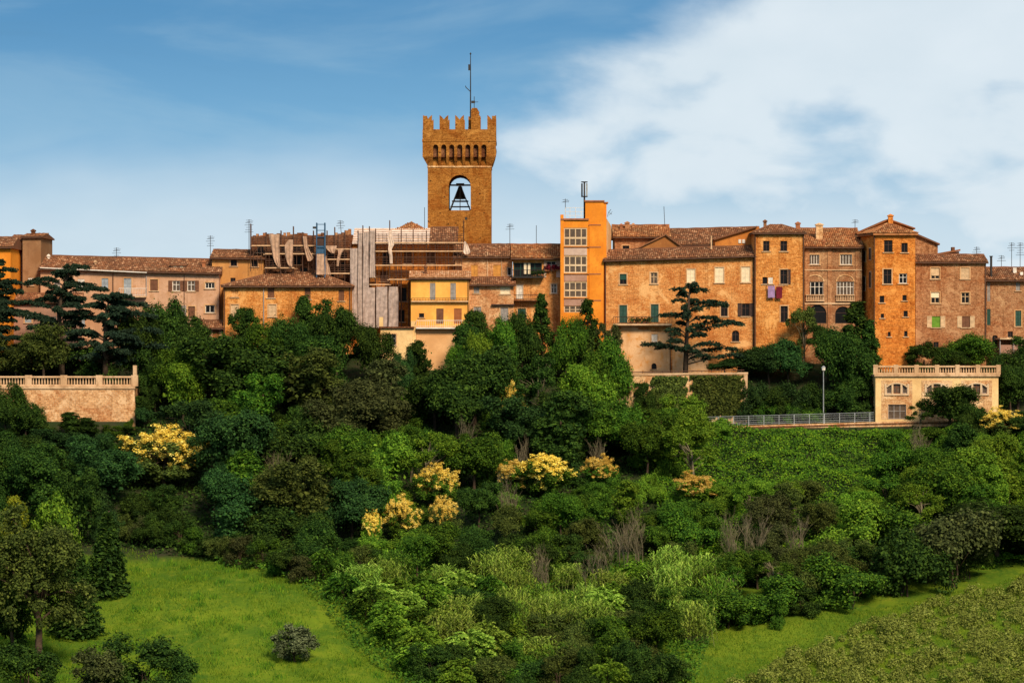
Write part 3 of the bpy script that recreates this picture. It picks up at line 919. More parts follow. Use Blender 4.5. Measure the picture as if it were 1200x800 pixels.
def scaffold(label, px0, px1, decks, poles, braces=(), group=None):
    root = empty('scaffold', W((px0 + px1) / 2, 384, SY), label, 'scaffold', 'scaffolding on the palace')
    for px, pa, pb in poles:
        for yy in (SY, SY + 1.2):
            MB().tube([(wx(px, SY), yy, wz(pa, SY)), (wx(px, SY), yy, wz(pb, SY))], 0.045, 5).build('pole', RUST, root)
    for py, a, b in decks:
        # boards side by side
        for k in range(3):
            z = wz(py, SY) + random.uniform(-.03, .03)
            MB().box(wx(a, SY) + random.uniform(-.3, .1), wx(b, SY) + random.uniform(-.1, .3), SY - .12 + k * .42, SY + .28 + k * .42, z - .07, z).build('plank', PLANK, root)
        MB().box(wx(a, SY), wx(b, SY), SY - .17, SY - .135, wz(py, SY) - .05, wz(py, SY) + .08).build('toe_board', PLANK, root)
        MB().tube([(wx(a, SY), SY - .06, wz(py - 10, SY)), (wx(b, SY), SY - .06, wz(py - 10, SY))], 0.035, 5).build('guard_rail', RUST, root)
    top_, bot_ = min(p[1] for p in poles) + 8, max(d_[0] for d_ in decks)
    a = px0 + 4
    while a < px1 - 2:
        if all(abs(a - p[0]) > 2.5 for p in poles):
            MB().tube([(wx(a, SY), SY - .04, wz(decks[0][0] - 11, SY)), (wx(a, SY), SY - .04, wz(bot_ + 3, SY))], 0.03, 4).build('standard', RUST, root)
        a += 4.6
    for py, a, b in decks:
        for q_ in (2.8, 5.6, 8.2):
            MB().tube([(wx(a, SY), SY - .08, wz(py - q_, SY)), (wx(b, SY), SY - .08, wz(py - q_, SY))], 0.028, 4).build('ledger', RUST, root)
    for a, b in braces:
        MB().tube([(wx(a[0], SY), SY - .07, wz(a[1], SY)), (wx(b[0], SY), SY - .07, wz(b[1], SY))], 0.035, 5).build('brace', RUST, root)
    return root


def sheet(root, outline, dy=-0.35, mat=None, name='torn_sheet', amp=0.12, seed=0, nx=8, nz=14):
    """cloth hung from the scaffold: rippled, thick enough to read as cloth, cut to an outline given by (px, py) rows: [(py, pxl, pxr), ...]"""
    rows = sorted(outline)
    pys = [r[0] for r in rows]
    rnd = random.Random(seed)
    ph = rnd.uniform(0, 6)
    V, Fq = [], []
    for j in range(nz + 1):
        py = pys[0] + (pys[-1] - pys[0]) * j / nz
        l = np.interp(py, pys, [r[1] for r in rows]); rr = np.interp(py, pys, [r[2] for r in rows])
        for i in range(nx + 1):
            px = l + (rr - l) * i / nx
            y = SY + dy + amp * math.sin(i * 1.9 + ph + 0.25 * j) + 0.4 * amp * math.sin(j * 1.1 + i * 0.7 + ph)
            V.append((wx(px, SY), y, wz(py, SY)))
    m_ = MB()
    m_.v = V + [(x, y + 0.03, z) for x, y, z in V]
    o_ = len(V)
    for j in range(nz):
        for i in range(nx):
            a = j * (nx + 1) + i
            q = [a, a + nx + 1, a + nx + 2, a + 1]
            m_.f.append(q); m_.f.append([o_ + k for k in q[::-1]]); m_.mi += [0, 0]
    return m_.build(name, mat or NET_TAN, root, smooth=True)


sc1 = scaffold('rusty scaffold with ragged torn tan sheets across the roofless palace wing', 293, 370,
               [(288, 295, 370), (297.5, 311, 370), (314, 311, 345)],
               [(293.5, 262, 318), (311.5, 272, 330), (329, 270, 330), (343.5, 265, 330), (354.5, 272, 330), (367, 270, 330)], [((295, 300), (311, 280)), ((330, 330), (343, 298))])
sheet(sc1, [(274.5, 315, 328), (285, 317, 328), (302, 320.5, 328), (309, 323, 328.5), (313, 326.5, 329)], seed=1)
sheet(sc1, [(281, 338, 343.5), (287, 334, 343.5), (300, 334.3, 343.5), (310, 337, 343), (313, 341, 343)], seed=2)
sheet(sc1, [(277, 354.5, 360), (290, 356.5, 361.5), (298, 358.5, 365), (303, 360, 368.5), (306, 361, 364)], seed=3)
sc2 = scaffold('short scaffold bay with pale shredded cloth between the blue hoist and tall grey nets', 381, 410,
               [(292, 382, 410), (304, 383, 410), (320.5, 384, 410)], [(383, 270, 335), (392, 266, 335), (396, 276, 335), (404, 270, 335)], [((383, 318), (392, 305))])
sheet(sc2, [(288, 382, 395), (292, 383, 394), (297, 389, 392)], seed=5, nz=6)
sheet(sc2, [(292, 396, 404), (297, 396.5, 400.5), (304, 395, 398), (312, 394.5, 397)], seed=6, nz=8)
sheet(sc2, [(300, 381.5, 383), (310, 381, 385.5), (322, 380.5, 388)], seed=7, nz=8)
sc3 = scaffold('tall scaffold hung with grey debris netting from eaves to ground', 411, 468,
               [(333.5, 433, 456), (325, 432.5, 440)], [(410.3, 285, 392), (419.3, 270, 392), (425, 264, 392), (432.7, 265, 392), (440, 268, 392), (454.5, 325, 392), (467, 330, 392)])
for k, o_ in enumerate(([(291, 410.5, 419), (383, 411, 419)], [(273, 419.6, 424.6), (384, 419.6, 424.6)], [(272, 425.5, 432.2), (337, 425.5, 432.2)], [(270.5, 433.2, 439.6), (325, 433.2, 439.6)],
                        [(337, 425.5, 439.5), (384, 425, 439.5)], [(336, 441, 454), (384, 441, 454)], [(336, 456, 466), (345, 455.4, 467), (383, 455.4, 466.6)])):
    sheet(sc3, o_, -0.25, NET, 'debris_net', 0.09, 20 + k, 8, 22)
sc4 = scaffold('long scaffold with plank decks over the orange palace wing', 440, 545,
               [(284.5, 440, 543), (294.5, 440, 543), (311, 440, 541), (327.5, 456, 482)],
               [(456.5, 258, 384), (464, 286, 384), (470, 268, 384), (484, 268, 330), (499.5, 270, 330), (510, 283, 330), (525.5, 283, 330), (541, 280, 318), (479, 330, 384)],
               [((456, 350), (470, 332)), ((470, 365), (480, 345)), ((526, 311), (541, 295))])
sheet(sc4, [(270, 456, 459), (279, 455, 460), (286, 455.5, 462.5), (292, 455, 459), (300, 456.5, 460), (309, 457, 460)], seed=9, mat=MEMBRANE, name='twisted_cloth')
sheet(sc4, [(283, 544, 546), (289, 543.5, 549), (296, 543, 551.5), (298, 545, 549)], seed=11, mat=MEMBRANE, name='twisted_cloth', nz=6)
# blue goods hoist
ho = empty('goods_hoist', W(376, 322, 402.4), 'blue steel builders hoist with a lamp, standing on the brick house roofline', 'hoist')
for px in (371, 380.5):
    for yy in (402.0, 402.9):
        MB().tube([(wx(px, 402), yy, wz(261, 402)), (wx(px, 402), yy, wz(325, 402))], 0.07, 5).build('mast', BLUESTEEL, ho)
for py in (263, 270, 278, 290, 298):
    MB().tube([(wx(371, 402), 402, wz(py, 402)), (wx(380.5, 402), 402, wz(py, 402))], 0.045, 5).build('rung', BLUESTEEL, ho)
MB().box(wx(371.6, 402), wx(380, 402), 402.1, 402.8, wz(297, 402), wz(288, 402)).build('cage', BLUESTEEL, ho)
MB().box(wx(371.8, 402), wx(379.8, 402), 402.12, 402.78, wz(287.9, 402), wz(277, 402)).build('load', DARKWOOD, ho)
MB().box(wx(366.5, 402), wx(370.5, 402), 401.9, 402.1, wz(268, 402), wz(265.5, 402)).build('work_lamp', IRON, ho)
sheet(ho, [(298, 372, 380.5), (322, 371.5, 381.5)], -1.45, NET_TAN, 'hoist_sheet', 0.06, 15)

# --- yellow house with balconies
wins = [(507, 341.5, 6.5, 20, 'grey', {'sill': False}), (531, 341.5, 6.5, 20, 'grey', {'sill': False}), (494, 369.5, 6, 5, 'dark', {'bars': [], 'mul': 0}), (515.5, 370.5, 8.5, 18, 'brown', {'door': True, 'trim': 0}),
        (536.5, 370.5, 9, 18, 'red', {'door': True}), (541, 410, 6, 8, 'dark'), (496, 400, 6, 8, 'dark')]
r11, ro11 = house('yellow_house', 'bright yellow plaster house with two balconies below the bell tower', 399.6, 481.5, 549.5, 325.5, 325.5, 436, PL_YELLOW, wins, 5,
                  dict(rise_px=6.5, depth=2.6, tmat=TILE_PALE, over=0.3), cat='house')
balcony(r11, 482, 549, 352.5, 399.6, 0.45, 3.0, STONE, IRON, 20, 1.4)
balcony(r11, 488, 549, 383.5, 399.6, 0.9, 8, WHITE, WHITE, 24, 1.6)
box_obj('pilaster', PL_CREAM, r11, wx(481.7, 399.4), wx(487.5, 399.4), 399.25, 399.58, wz(430, 399.4), wz(376, 399.4))
box_obj('lower_render', PL_PEACH, r11, wx(487.8, 399.4), wx(549.3, 399.4), 399.5, 399.595, wz(434, 399.4), wz(386, 399.4))
pipe(r11, 548.6, 326, 420, 399.6, RUST, 0.05)
chimney(ro11, 498.5, 311.5, 319, 401, 3.5, BR_DARK)
r12, _ = house('garage_annex', 'low cream annex with a flat terrace and a dark framed window, beside yellow house', 399.0, 446, 484, 384.6, 384.6, 425, PL_CREAM,
               [(459, 398, 10, 13, 'glass', {'frame': 'grey', 'trim': 'grey', 'mul': 1})], 4, None, cat='annex')
box_obj('terrace_edge', BR_DARK, r12, wx(444, 399), wx(485.5, 399), 398.7, 403, wz(384.5, 399), wz(382.6, 399))
box_obj('terrace_pier', PL_CREAM, r12, wx(444.5, 399), wx(449, 399), 398.75, 399.3, wz(382.5, 399), wz(371.5, 399))

# --- bell tower
TY = 414.0
tw_ = empty('bell_tower', W(538, 300, TY), 'square brick bell tower with swallowtail battlements and an arched belfry', 'tower')
bx0, bx1 = wx(501.2, TY), wx(575.8, TY)
TD = bx1 - bx0
zb_, zs_ = wz(330, TY), wz(196, TY)
ox0, ox1, oz0, oz1 = wx(525.8, TY), wx(551.6, TY), wz(246.5, TY), wz(205, TY)
hl = [(ox0, ox1, oz0, oz1, (ox1 - ox0) / 2, 0.9)]
mb_ = MB()
facade(mb_, bx0, bx1, zb_, zs_, zs_, TY, hl)
# back wall mirrored through the open belfry, side walls with the same opening
facade(mb_, bx0, bx1, zb_, zs_, zs_, TY + TD - 0.9, hl)
facade(mb_, bx0 + 0.001, bx1 - 0.001, zb_, zs_, zs_, TY + TD, [(ox0, ox1, oz0, oz1, (ox1 - ox0) / 2, 0.0)])
for sx in (bx0, bx1):
    mb_.poly([(sx, TY, zb_), (sx, TY + TD, zb_), (sx, TY + TD, zs_), (sx, TY, zs_)])
iz = oz0 - 0.003
mb_.poly([(bx0 + .01, TY + .01, iz), (bx1 - .01, TY + .01, iz), (bx1 - .01, TY + TD - .01, iz), (bx0 + .01, TY + TD - .01, iz)])
mb_.build('shaft', BR_TOWER, tw_)
# shaft trim: string course and darker repaired strip
MB().box(bx0 - .06, bx1 + .06, TY - .07, TY + TD + .06, zs_ - 0.02, zs_ + 0.16).build('string_course', BR_PALE, tw_)
# machicolation: stepped flare made of corbels with small arches between
tx0, tx1 = wx(495.3, TY), wx(581.3, TY)
fl = bx0 - tx0
za_, zc_ = wz(184, TY), wz(168, TY)
zp = wz(152, TY)
# flared drum behind corbels (tapered)
mb_ = MB()
lv = [(zs_ + 0.16, 0.0), (wz(190, TY), fl * 0.35), (wz(182, TY), fl * 0.75), (wz(174, TY), fl)]
for (z0, e0), (z1, e1) in zip(lv, lv[1:]):
    A = [(bx0 - e0, TY - e0, z0), (bx1 + e0, TY - e0, z0), (bx1 + e0, TY + TD + e0, z0), (bx0 - e0, TY + TD + e0, z0)]
    B = [(bx0 - e1, TY - e1, z1), (bx1 + e1, TY - e1, z1), (bx1 + e1, TY + TD + e1, z1), (bx0 - e1, TY + TD + e1, z1)]
    for i in (1, 2, 3):
        j = (i + 1) % 4
        mb_.poly([A[i], A[j], B[j], B[i]])
mb_.build('corbel_sides', BR_TOWER, tw_)
# front face of the gallery with seven arched recesses
mb_ = MB()
ar = []
for k in range(7):
    c = 510.6 + k * 9.42
    ar.append((wx(c - 3, TY - fl), wx(c + 3, TY - fl), wz(184, TY - fl), wz(169.5, TY - fl), 3 * TY / F, 0.55))
facade(mb_, tx0, tx1, wz(184, TY), wz(166.5, TY), wz(166.5, TY), TY - fl, ar)
mb_.build('machicolation', BR_TOWER, tw_)
MB().box(tx0 + .1, tx1 - .1, TY - fl + 0.56, TY - fl + 0.7, wz(186, TY), wz(167, TY)).build('recess_back', BR_DARK, tw_)  # shade of the arch recesses put into the colour by darker brick
for k in range(8):
    c = 510.6 + (k - 0.5) * 9.42
    hw = 1.75 * TY / F
    x = wx(c, TY)
    zt_, zm_ = wz(184, TY), zs_ + 0.17
    m2 = MB()
    m2.poly([(x - hw, TY - fl, zt_), (x + hw, TY - fl, zt_), (x + hw * .8, TY - 0.02, zm_), (x - hw * .8, TY - 0.02, zm_)][::-1][::-1])
    m2.poly([(x - hw, TY - fl, zt_), (x - hw * .8, TY - .02, zm_), (x - hw, TY + .05, zt_)])
    m2.poly([(x + hw, TY - fl, zt_), (x + hw, TY + .05, zt_), (x + hw * .8, TY - .02, zm_)])
    m2.build('corbel', BR_TOWER, tw_)
mb_ = MB().poly([(tx0, TY - fl, wz(184, TY)), (bx0 - .02, TY - .02, zs_ + .16), (bx0 - .02, TY + .3, zs_ + .16), (tx0, TY - fl + .6, wz(184, TY))])
mb_.poly([(bx0, TY - .01, zs_ + .1), (bx1, TY - .01, zs_ + .1), (bx1, TY - .01, wz(183, TY)), (bx0, TY - .01, wz(183, TY))])
for xe, xs_, s in ((tx0, wx(507.2, TY), 1), (tx1, wx(569.3, TY), -1)):
    mb_.poly([(xe, TY - fl, wz(184, TY)), (xs_, TY - fl, wz(184, TY)), (xs_ - s * .1, TY - .03, zs_ + .17), (bx0 if s > 0 else bx1, TY - .03, zs_ + .17)])
mb_.build('corbel_shoulder', BR_TOWER, tw_)
MB().box(tx0 - .05, tx1 + .05, TY - fl - .05, TY + TD + fl + .05, wz(166.4, TY), wz(163.6, TY)).build('string_course', BR_TOWER, tw_)
# parapet
e = fl
pb = MB()
pz0, pz1 = wz(163.5, TY), zp
pb.box(tx0, tx1, TY - e, TY - e + .5, pz0, pz1)
pb.box(tx0, tx1, TY + TD + e - .5, TY + TD + e, pz0, pz1)
pb.box(tx0, tx0 + .5, TY - e + .5, TY + TD + e - .5, pz0, pz1)
pb.box(tx1 - .5, tx1, TY - e + .5, TY + TD + e - .5, pz0, pz1)
pb.box(tx0 + .5, tx1 - .5, TY - e + .5, TY + TD + e - .5, pz0 + .2, pz0 + .4)
pb.build('parapet', BR_TOWER, tw_)


def merlon(cx, cy, hw, along_x=True):
    z0, z1, zn = zp - .003, wz(135.2, TY), wz(140.5, TY)
    m2 = MB()
    if along_x:
        m2.prism([(cx - hw, z0), (cx + hw, z0), (cx + hw, z1), (cx + hw * .45, z1 - .25), (cx, zn), (cx - hw * .45, z1 - .25), (cx - hw, z1)], cy, cy + .5)
    else:
        m2.prism([(cy - hw, z0), (cy + hw, z0), (cy + hw, z1), (cy + hw * .45, z1 - .25), (cy, zn), (cy - hw * .45, z1 - .25), (cy - hw, z1)], cx, cx + .5)
        m2.v = [(y, x, z) for x, y, z in m2.v]
        m2.f = [f[::-1] for f in m2.f]
    return m2.build('merlon', BR_TOWER, tw_)


for c in (501.2, 520.3, 538.6, 557.3, 576.2):
    merlon(wx(c, TY), TY - e, 5.1 * TY / F)
    merlon(wx(c, TY), TY + TD + e - .5, 5.1 * TY / F)
for k in (1, 2, 3):
    cy = TY - e + (TD + 2 * e) * k / 4
    merlon(tx0, cy, 5.1 * TY / F, False); merlon(tx1 - .5, cy, 5.1 * TY / F, False)
# little stair turret on the platform carrying the mast
sx = wx(556, TY)
m2 = MB()
m2.box(sx - .75, sx + .75, TY + 1.0, TY + 2.6, pz0 + .4, wz(136, TY))
m2.box(sx - .55, sx + .55, TY + 1.1, TY + 2.5, wz(136, TY), wz(131, TY))
m2.prism([(sx - .6, wz(131, TY)), (sx + .6, wz(131, TY)), (sx + .28, wz(125.8, TY)), (sx - .28, wz(125.8, TY))], TY + 1.2, TY + 2.4)
m2.build('stair_turret', BR_TOWER, tw_)
m2 = MB().prism([(wx(547.5, TY), pz0 + .3), (sx, pz0 + .3), (sx, wz(137, TY)), (wx(549.5, TY), wz(139.5, TY))], TY + 0.4, TY + 1.2)
m2.build('turret_ramp', BR_TOWER, tw_)
for px_ in (511, 556.5):
    pass
box_obj('small_opening', IRON, tw_, wx(545, TY), wx(547.5, TY), TY - .03, TY + .02, wz(257.5, TY), wz(254.5, TY))
pipe(tw_, 543.5, 258, 290, TY, RUST, .05, 'cable')
# mast
ma = empty('antenna_mast', (wx(551.3, TY), TY + 1.0, wz(128, TY)), 'tall thin antenna mast with weather vane on top of the bell tower', 'mast')
mx = wx(551.3, TY)
MB().tube([(mx, TY + .9, wz(150, TY)), (mx, TY + .9, wz(95, TY)), (mx, TY + .9, wz(62, TY))], [.09, .07, .045], 6).build('pole', IRON, ma)
MB().tube([(mx, TY + .9, wz(107, TY)), (mx - .55, TY + .9, wz(102, TY)), (mx - .62, TY + .9, wz(100, TY))], .05, 5).build('bracket', IRON, ma)
MB().box(mx - .28, mx - .06, TY + .8, TY + 1.0, wz(82, TY), wz(75, TY)).build('sensor_box', IRON, ma)
MB().lathe([(.02, wz(64, TY)), (.12, wz(62.5, TY)), (.02, wz(61, TY))], mx, TY + .9, 6).build('finial', IRON, ma)
vx = wx(555.5, TY)
va = empty('weather_vane', (vx, TY + 1.8, wz(126, TY)), 'small iron weather vane beside the tower mast', 'weather vane')
MB().tube([(vx, TY + 1.8, wz(126.5, TY)), (vx, TY + 1.8, wz(112, TY))], .04, 5).build('spindle', IRON, va)
MB().box(vx - .35, vx + .1, TY + 1.78, TY + 1.82, wz(120, TY), wz(117, TY)).tube([(vx, TY + 1.8, wz(118.5, TY)), (vx + .5, TY + 1.8, wz(118.5, TY))], .03, 4).build('arrow', IRON, va)
# bell hung in a frame
bl = empty('bell_support', (wx(538.7, TY), TY + TD / 2, oz0), 'dark timber and iron frame standing in the belfry arch', 'frame')
cx, cy = wx(538.7, TY), TY + TD / 2
hw = (ox1 - ox0) / 2
for yy in (cy - .9, cy + .9):
    for s in (-1, 1):
        MB().tube([(cx + s * hw * .96, yy, oz0), (cx + s * .18, yy, wz(219, TY))], .075, 5).build('strut', IRON, bl)
    MB().tube([(cx - hw * .9, yy, wz(241, TY)), (cx + hw * .9, yy, wz(241, TY))], .055, 5).build('beam', IRON, bl)
    MB().tube([(cx - hw * .75, yy, wz(234.5, TY)), (cx + hw * .75, yy, wz(234.5, TY))], .07, 5).build('beam', IRON, bl)
MB().tube([(ox0 - .3, TY + .45, wz(217.5, TY)), (ox1 + .3, TY + .45, wz(217.5, TY))], .05, 5).build('tie_rod', IRON, bl)
MB().tube([(cx, cy - .9, oz0), (cx, cy - .9, wz(232, TY))], .05, 5).build('post', IRON, bl)
be = empty('bell', (cx, cy, wz(236, TY)), 'dark bronze bell hanging inside the belfry arch', 'bell')
zt_ = wz(216.5, TY)
MB().lathe([(.05, zt_), (.24, zt_ - .06), (.29, zt_ - .3), (.34, zt_ - .75), (.45, zt_ - 1.12), (.62, zt_ - 1.42), (.68, zt_ - 1.58), (.60, zt_ - 1.6)][::-1], cx, cy, 14).build('bell_body', BRONZE, be, True)
MB().tube([(cx, cy, zt_ - 1.2), (cx, cy, zt_ - 1.75)], .05, 5).lathe([(.04, zt_ - 1.95), (.11, zt_ - 1.82), (.04, zt_ - 1.7)], cx, cy, 6).build('clapper', IRON, be)
MB().box(cx - .5, cx + .5, cy - .15, cy + .15, zt_, zt_ + .35).tube([(cx - hw, cy, zt_ + .15), (cx + hw, cy, zt_ + .15)], .07, 5).build('yoke', DARKWOOD, be)

# --- houses between the tower and the stair tower
wins = [(556, 317.5, 8, 14, 'ochre', {}), (582.5, 317.5, 9, 14, 'ochre', {}), (597, 318, 5, 10, 'dark', {'frame': 'white', 'sill': False})]
r13, ro13 = house('ochre_shutter_house', 'tan brick house with bright ochre shutters at the foot of the bell tower', 404, 533, 600.5, 300.5, 300.5, 410, BR_PINK, wins, 9,
                  dict(rise_px=13, depth=4.8))
pipe(r13, 571.3, 295, 326, 404, PLANK, .07); pipe(r13, 588, 301, 326, 404, PLANK, .05)
wins = [(618.5, 316.5, 33, 17, 'glass', {'frame': 'green', 'mul': 3, 'd': 1.4, 'sill': False}), (646, 311.5, 11, 11, 'glass', {'frame': 'white', 'trim': 'white', 'mul': 1}),
        (609, 342, 7.5, 17, 'white', {'frame': 'white', 'trim': 'white', 'door': True}), (649, 338, 7, 11, 'greyglass', {'frame': 'white', 'trim': 'white', 'mul': 1}),
        (611.5, 368.5, 9.5, 14, 'green', {'door': True, 'trim': 'white'})]
r14, ro14 = house('loggia_house', 'narrow house with a dark green glazed loggia and flower boxes', 402.5, 601, 657.5, 301.5, 301.5, 415, BR_OCHRE, wins, 9,
                  dict(rise_px=14, depth=5, tmat=TILE_WARM, over=0.6))
box_obj('upper_render', PL_WHITE, r14, wx(637.5, 402.4), wx(640.2, 402.4), 402.44, 402.497, wz(325, 402.4), wz(303, 402.4))
box_obj('upper_render', PL_WHITE, r14, wx(651.8, 402.4), wx(657.3, 402.4), 402.44, 402.497, wz(325, 402.4), wz(303, 402.4))
balcony(r14, 600, 637, 324.5, 402.5, 1.1, 8, IRON, IRON, 18, 1.2)
balcony(r14, 600, 633, 351.5, 402.5, 1.0, 6, BR_DARK, IRON, 14, 1.2)
for px_ in (615.5, 620):
    box_obj('curtain', PALEBLIND, r14, wx(px_ - 1.5, 402.4), wx(px_ + 1.5, 402.4), 402.56, 402.58, wz(321, 402.4), wz(305, 402.4))
for i, (px_, py_) in enumerate(((641.5, 315.5), (650.5, 315.5), (626, 322), (633.5, 321))):
    fp = empty('flower_box', W(px_, py_ + 1.8, 402.2), ['window box of dark flowers under the white window, nearer the loggia', 'window box of dark flowers under the white window, nearer the stair tower',
               'potted plant on the loggia balcony, the smaller inner one', 'potted plant at the outer corner of the loggia balcony'][i], 'flower box')
    x_, _, z_ = W(px_, py_, 402.2)
    yy = 402.2 if i < 2 else 401.75
    MB().box(x_ - .3, x_ + .3, yy - .1, yy + .12, z_ - .2, z_).build('planter', TERRACOTTA, fp)
    P_ = RNG.normal(size=(90, 3)) * (.22, .12, .14) + (x_, yy, z_ + .16)
    mm = MB()
    for p in P_:
        a = Vector(RNG.normal(size=3)) * .09; b = Vector(RNG.normal(size=3)) * .09
        mm.poly([Vector(p) - a, Vector(p) - b, Vector(p) + a, Vector(p) + b])
    mm.build('leaves', LEAF['deep'] if i > 1 else MAROON, fp)
wins = [(558.5, 339.5, 6.5, 8, 'grey', {'trim': 'white'}), (592, 339.5, 11.5, 10, 'pale', {'trim': 'white'}), (559.5, 366, 9, 13, 'grey', {'trim': 'white'}), (591, 369, 9, 17, 'grey', {'trim': 'white', 'door': True})]
r15, ro15 = house('pink_brick_house', 'low pink brick house with a pale yellow blind, next to the yellow house', 400.8, 549.8, 602, 333, 333, 415, BR_PINK, wins, 3.0,
                  dict(rise_px=7, depth=2.9, backslope=False))
box_obj('ledge', DARKWOOD, r15, wx(576, 400.7), wx(603, 400.7), 400.4, 400.797, wz(357.6, 400.7), wz(356.2, 400.7))

# --- glazed stair tower
GY = 399.5
st = empty('stair_tower', W(690, 400, GY), 'orange modern stair tower with white glazed bays and a roof railing', 'tower')
gx0, gx1 = wx(658, GY), wx(689.5, GY)
bays = [(267, 288.5), (299.5, 320), (330, 348.5), (358.5, 366)]
hl = [(wx(660.8, GY), wx(688, GY), wz(b, GY), wz(a, GY), 0, .3) for a, b in bays]
mb_ = MB()
facade(mb_, gx0, gx1, wz(415, GY), wz(258, GY), wz(258, GY), GY, hl)
mb_.poly([(gx0, GY + 7, wz(415, GY)), (gx0, GY, wz(415, GY)), (gx0, GY, wz(258, GY)), (gx0, GY + 7, wz(258, GY))])
mb_.poly([(gx0, GY, wz(258, GY)), (gx1, GY, wz(258, GY)), (gx1, GY + 7, wz(258, GY)), (gx0, GY + 7, wz(258, GY))])
mb_.build('glazed_wing_wall', PL_ORANGE, st)
for i, (a, b) in enumerate(bays):
    f = MB()
    xa, xb = wx(660.8, GY), wx(688, GY)
    za, zb2 = wz(b, GY), wz(a, GY)
    f.box(xa, xa + .12, GY + .04, GY + .14, za, zb2); f.box(xb - .12, xb, GY + .04, GY + .14, za, zb2)
    for k in (1, 2, 3):
        xm = xa + (xb - xa) * k / 4
        f.box(xm - .06, xm + .06, GY + .05, GY + .13, za, zb2)
    for t in ((0, .07), (.40, .50), (.93, 1.0)):
        f.box(xa + .12, xb - .12, GY + .045, GY + .135, za + (zb2 - za) * t[0], za + (zb2 - za) * t[1])
    fo = f.build('window_frame', CREAMTRIM, st)
    for k in range(4):
        for t0, t1 in ((.07, .40), (.50, .93)):
            xl, xr = xa + (xb - xa) * k / 4 + .06, xa + (xb - xa) * (k + 1) / 4 - .06
            box_obj('pane', GLASS_GREY, fo, xl, xr, GY + .10, GY + .12, za + (zb2 - za) * t0, za + (zb2 - za) * t1)
    if i < 3:
        nb = bays[i + 1][0]
        box_obj('spandrel_panel', PL_MAUVE if i else PL_WHITE, st, xa + .02, xb - .02, GY - .05, GY - .004, wz(nb - .5, GY), wz(b + 2.2, GY))
        box_obj('floor_band', BR_DARK, st, gx0, gx1, GY - .09, GY - .004, wz(b + 2.0, GY), wz(b + .6, GY))
box_obj('roof_edge', TERRACOTTA, st, wx(657.5, GY), wx(690, GY), GY - .2, GY + 7, wz(258, GY) + .004, wz(256, GY))
box_obj('corner_fin', PL_ORANGE, st, wx(656.8, GY), wx(660.5, GY), GY - .12, GY + 1.5, wz(400, GY), wz(251.5, GY))
for px_ in (662.5, 668, 674.5, 681):
    MB().tube([(wx(px_, GY), GY + .2, wz(256, GY)), (wx(px_, GY), GY + .2, wz(243, GY))], .03, 5).build('rail_post', WHITE, st)
for py_ in (243.3, 248, 252.5):
    MB().tube([(wx(662.5, GY), GY + .2, wz(py_, GY)), (wx(684, GY), GY + .2, wz(py_, GY))], .025, 5).build('rail', WHITE, st)
# lift shaft block
lx0, lx1 = wx(686, GY), wx(707.5, GY)
MB().box(lx0, lx1, GY + .4, GY + 4.5, wz(415, GY), wz(236.5, GY)).build('lift_shaft', PL_ORANGE, st)
box_obj('shaft_panel', PL_ORANGE, st, wx(690.5, GY), wx(704, GY), GY + .30, GY + .397, wz(400, GY), wz(263, GY))
box_obj('shaft_cap', TERRACOTTA, st, lx0 - .1, lx1 + .1, GY + .25, GY + 4.7, wz(236.4, GY), wz(234.6, GY))
for py_ in (263.5, 289.5, 321, 352):
    box_obj('floor_band', TERRACOTTA, st, wx(690, GY), wx(704.5, GY), GY + .27, GY + .296, wz(py_ + .7, GY), wz(py_ - .7, GY))
# side wing running back, sunlight put into the paler colour of its east flank
q0, q1 = wx(707.5, GY) + .01, wx(711, GY)
MB().prism([(q0, wz(415, GY)), (q1, wz(415, GY)), (q1, wz(239, GY)), (q0, wz(238, GY))], GY + .9, GY + 4.2).build('stair_core', PL_ORANGE, st)
box_obj('core_cap', TERRACOTTA, st, q0 - .05, q1 + .2, GY + .8, GY + 4.4, wz(237.8, GY), wz(236.4, GY))
w_ = MB()
a, b = (wx(710, GY), GY + 1.0), (wx(719, GY), GY + 9)
w_.poly([(a[0], a[1], wz(415, GY)), (b[0], b[1], wz(415, GY)), (b[0], b[1], wz(262, GY)), (a[0], a[1], wz(254, GY))])
w_.poly([(a[0], a[1], wz(254, GY)), (b[0], b[1], wz(262, GY)), (b[0] - 3, b[1] + 1.5, wz(262, GY)), (a[0] - 2.4, a[1] + 1.5, wz(254, GY))])
w_.build('flank_wall', PL_PEACH, st)


def antenna(name, label, px, pyt, pyb, Y, arms=4, tilt=0.0, cat='antenna', group='roof antennas'):
    ro_ = empty(name, W(px, pyb, Y), label, cat, group)
    x, _, z0 = W(px, pyb, Y)
    z1 = wz(pyt, Y)
    z0 -= 0.8
    MB().tube([(x, Y, z0), (x + tilt, Y, z1)], .035, 5).build('mast', IRON, ro_)
    m_ = MB()
    hh = (z1 - z0)
    for k in range(arms):
        z = z1 - .12 - k * .28
        L = .32 + .10 * (k % 3)
        xx = x + tilt * (z - z0) / hh
        m_.tube([(xx - L, Y, z), (xx + L, Y, z + .03)], .022, 4)
    if arms:
        m_.tube([(x + tilt - .25, Y - .3, z1 - .35), (x + tilt + .45, Y + .3, z1 - .2)], .022, 4)
        m_.build('elements', IRON, ro_)
    return ro_


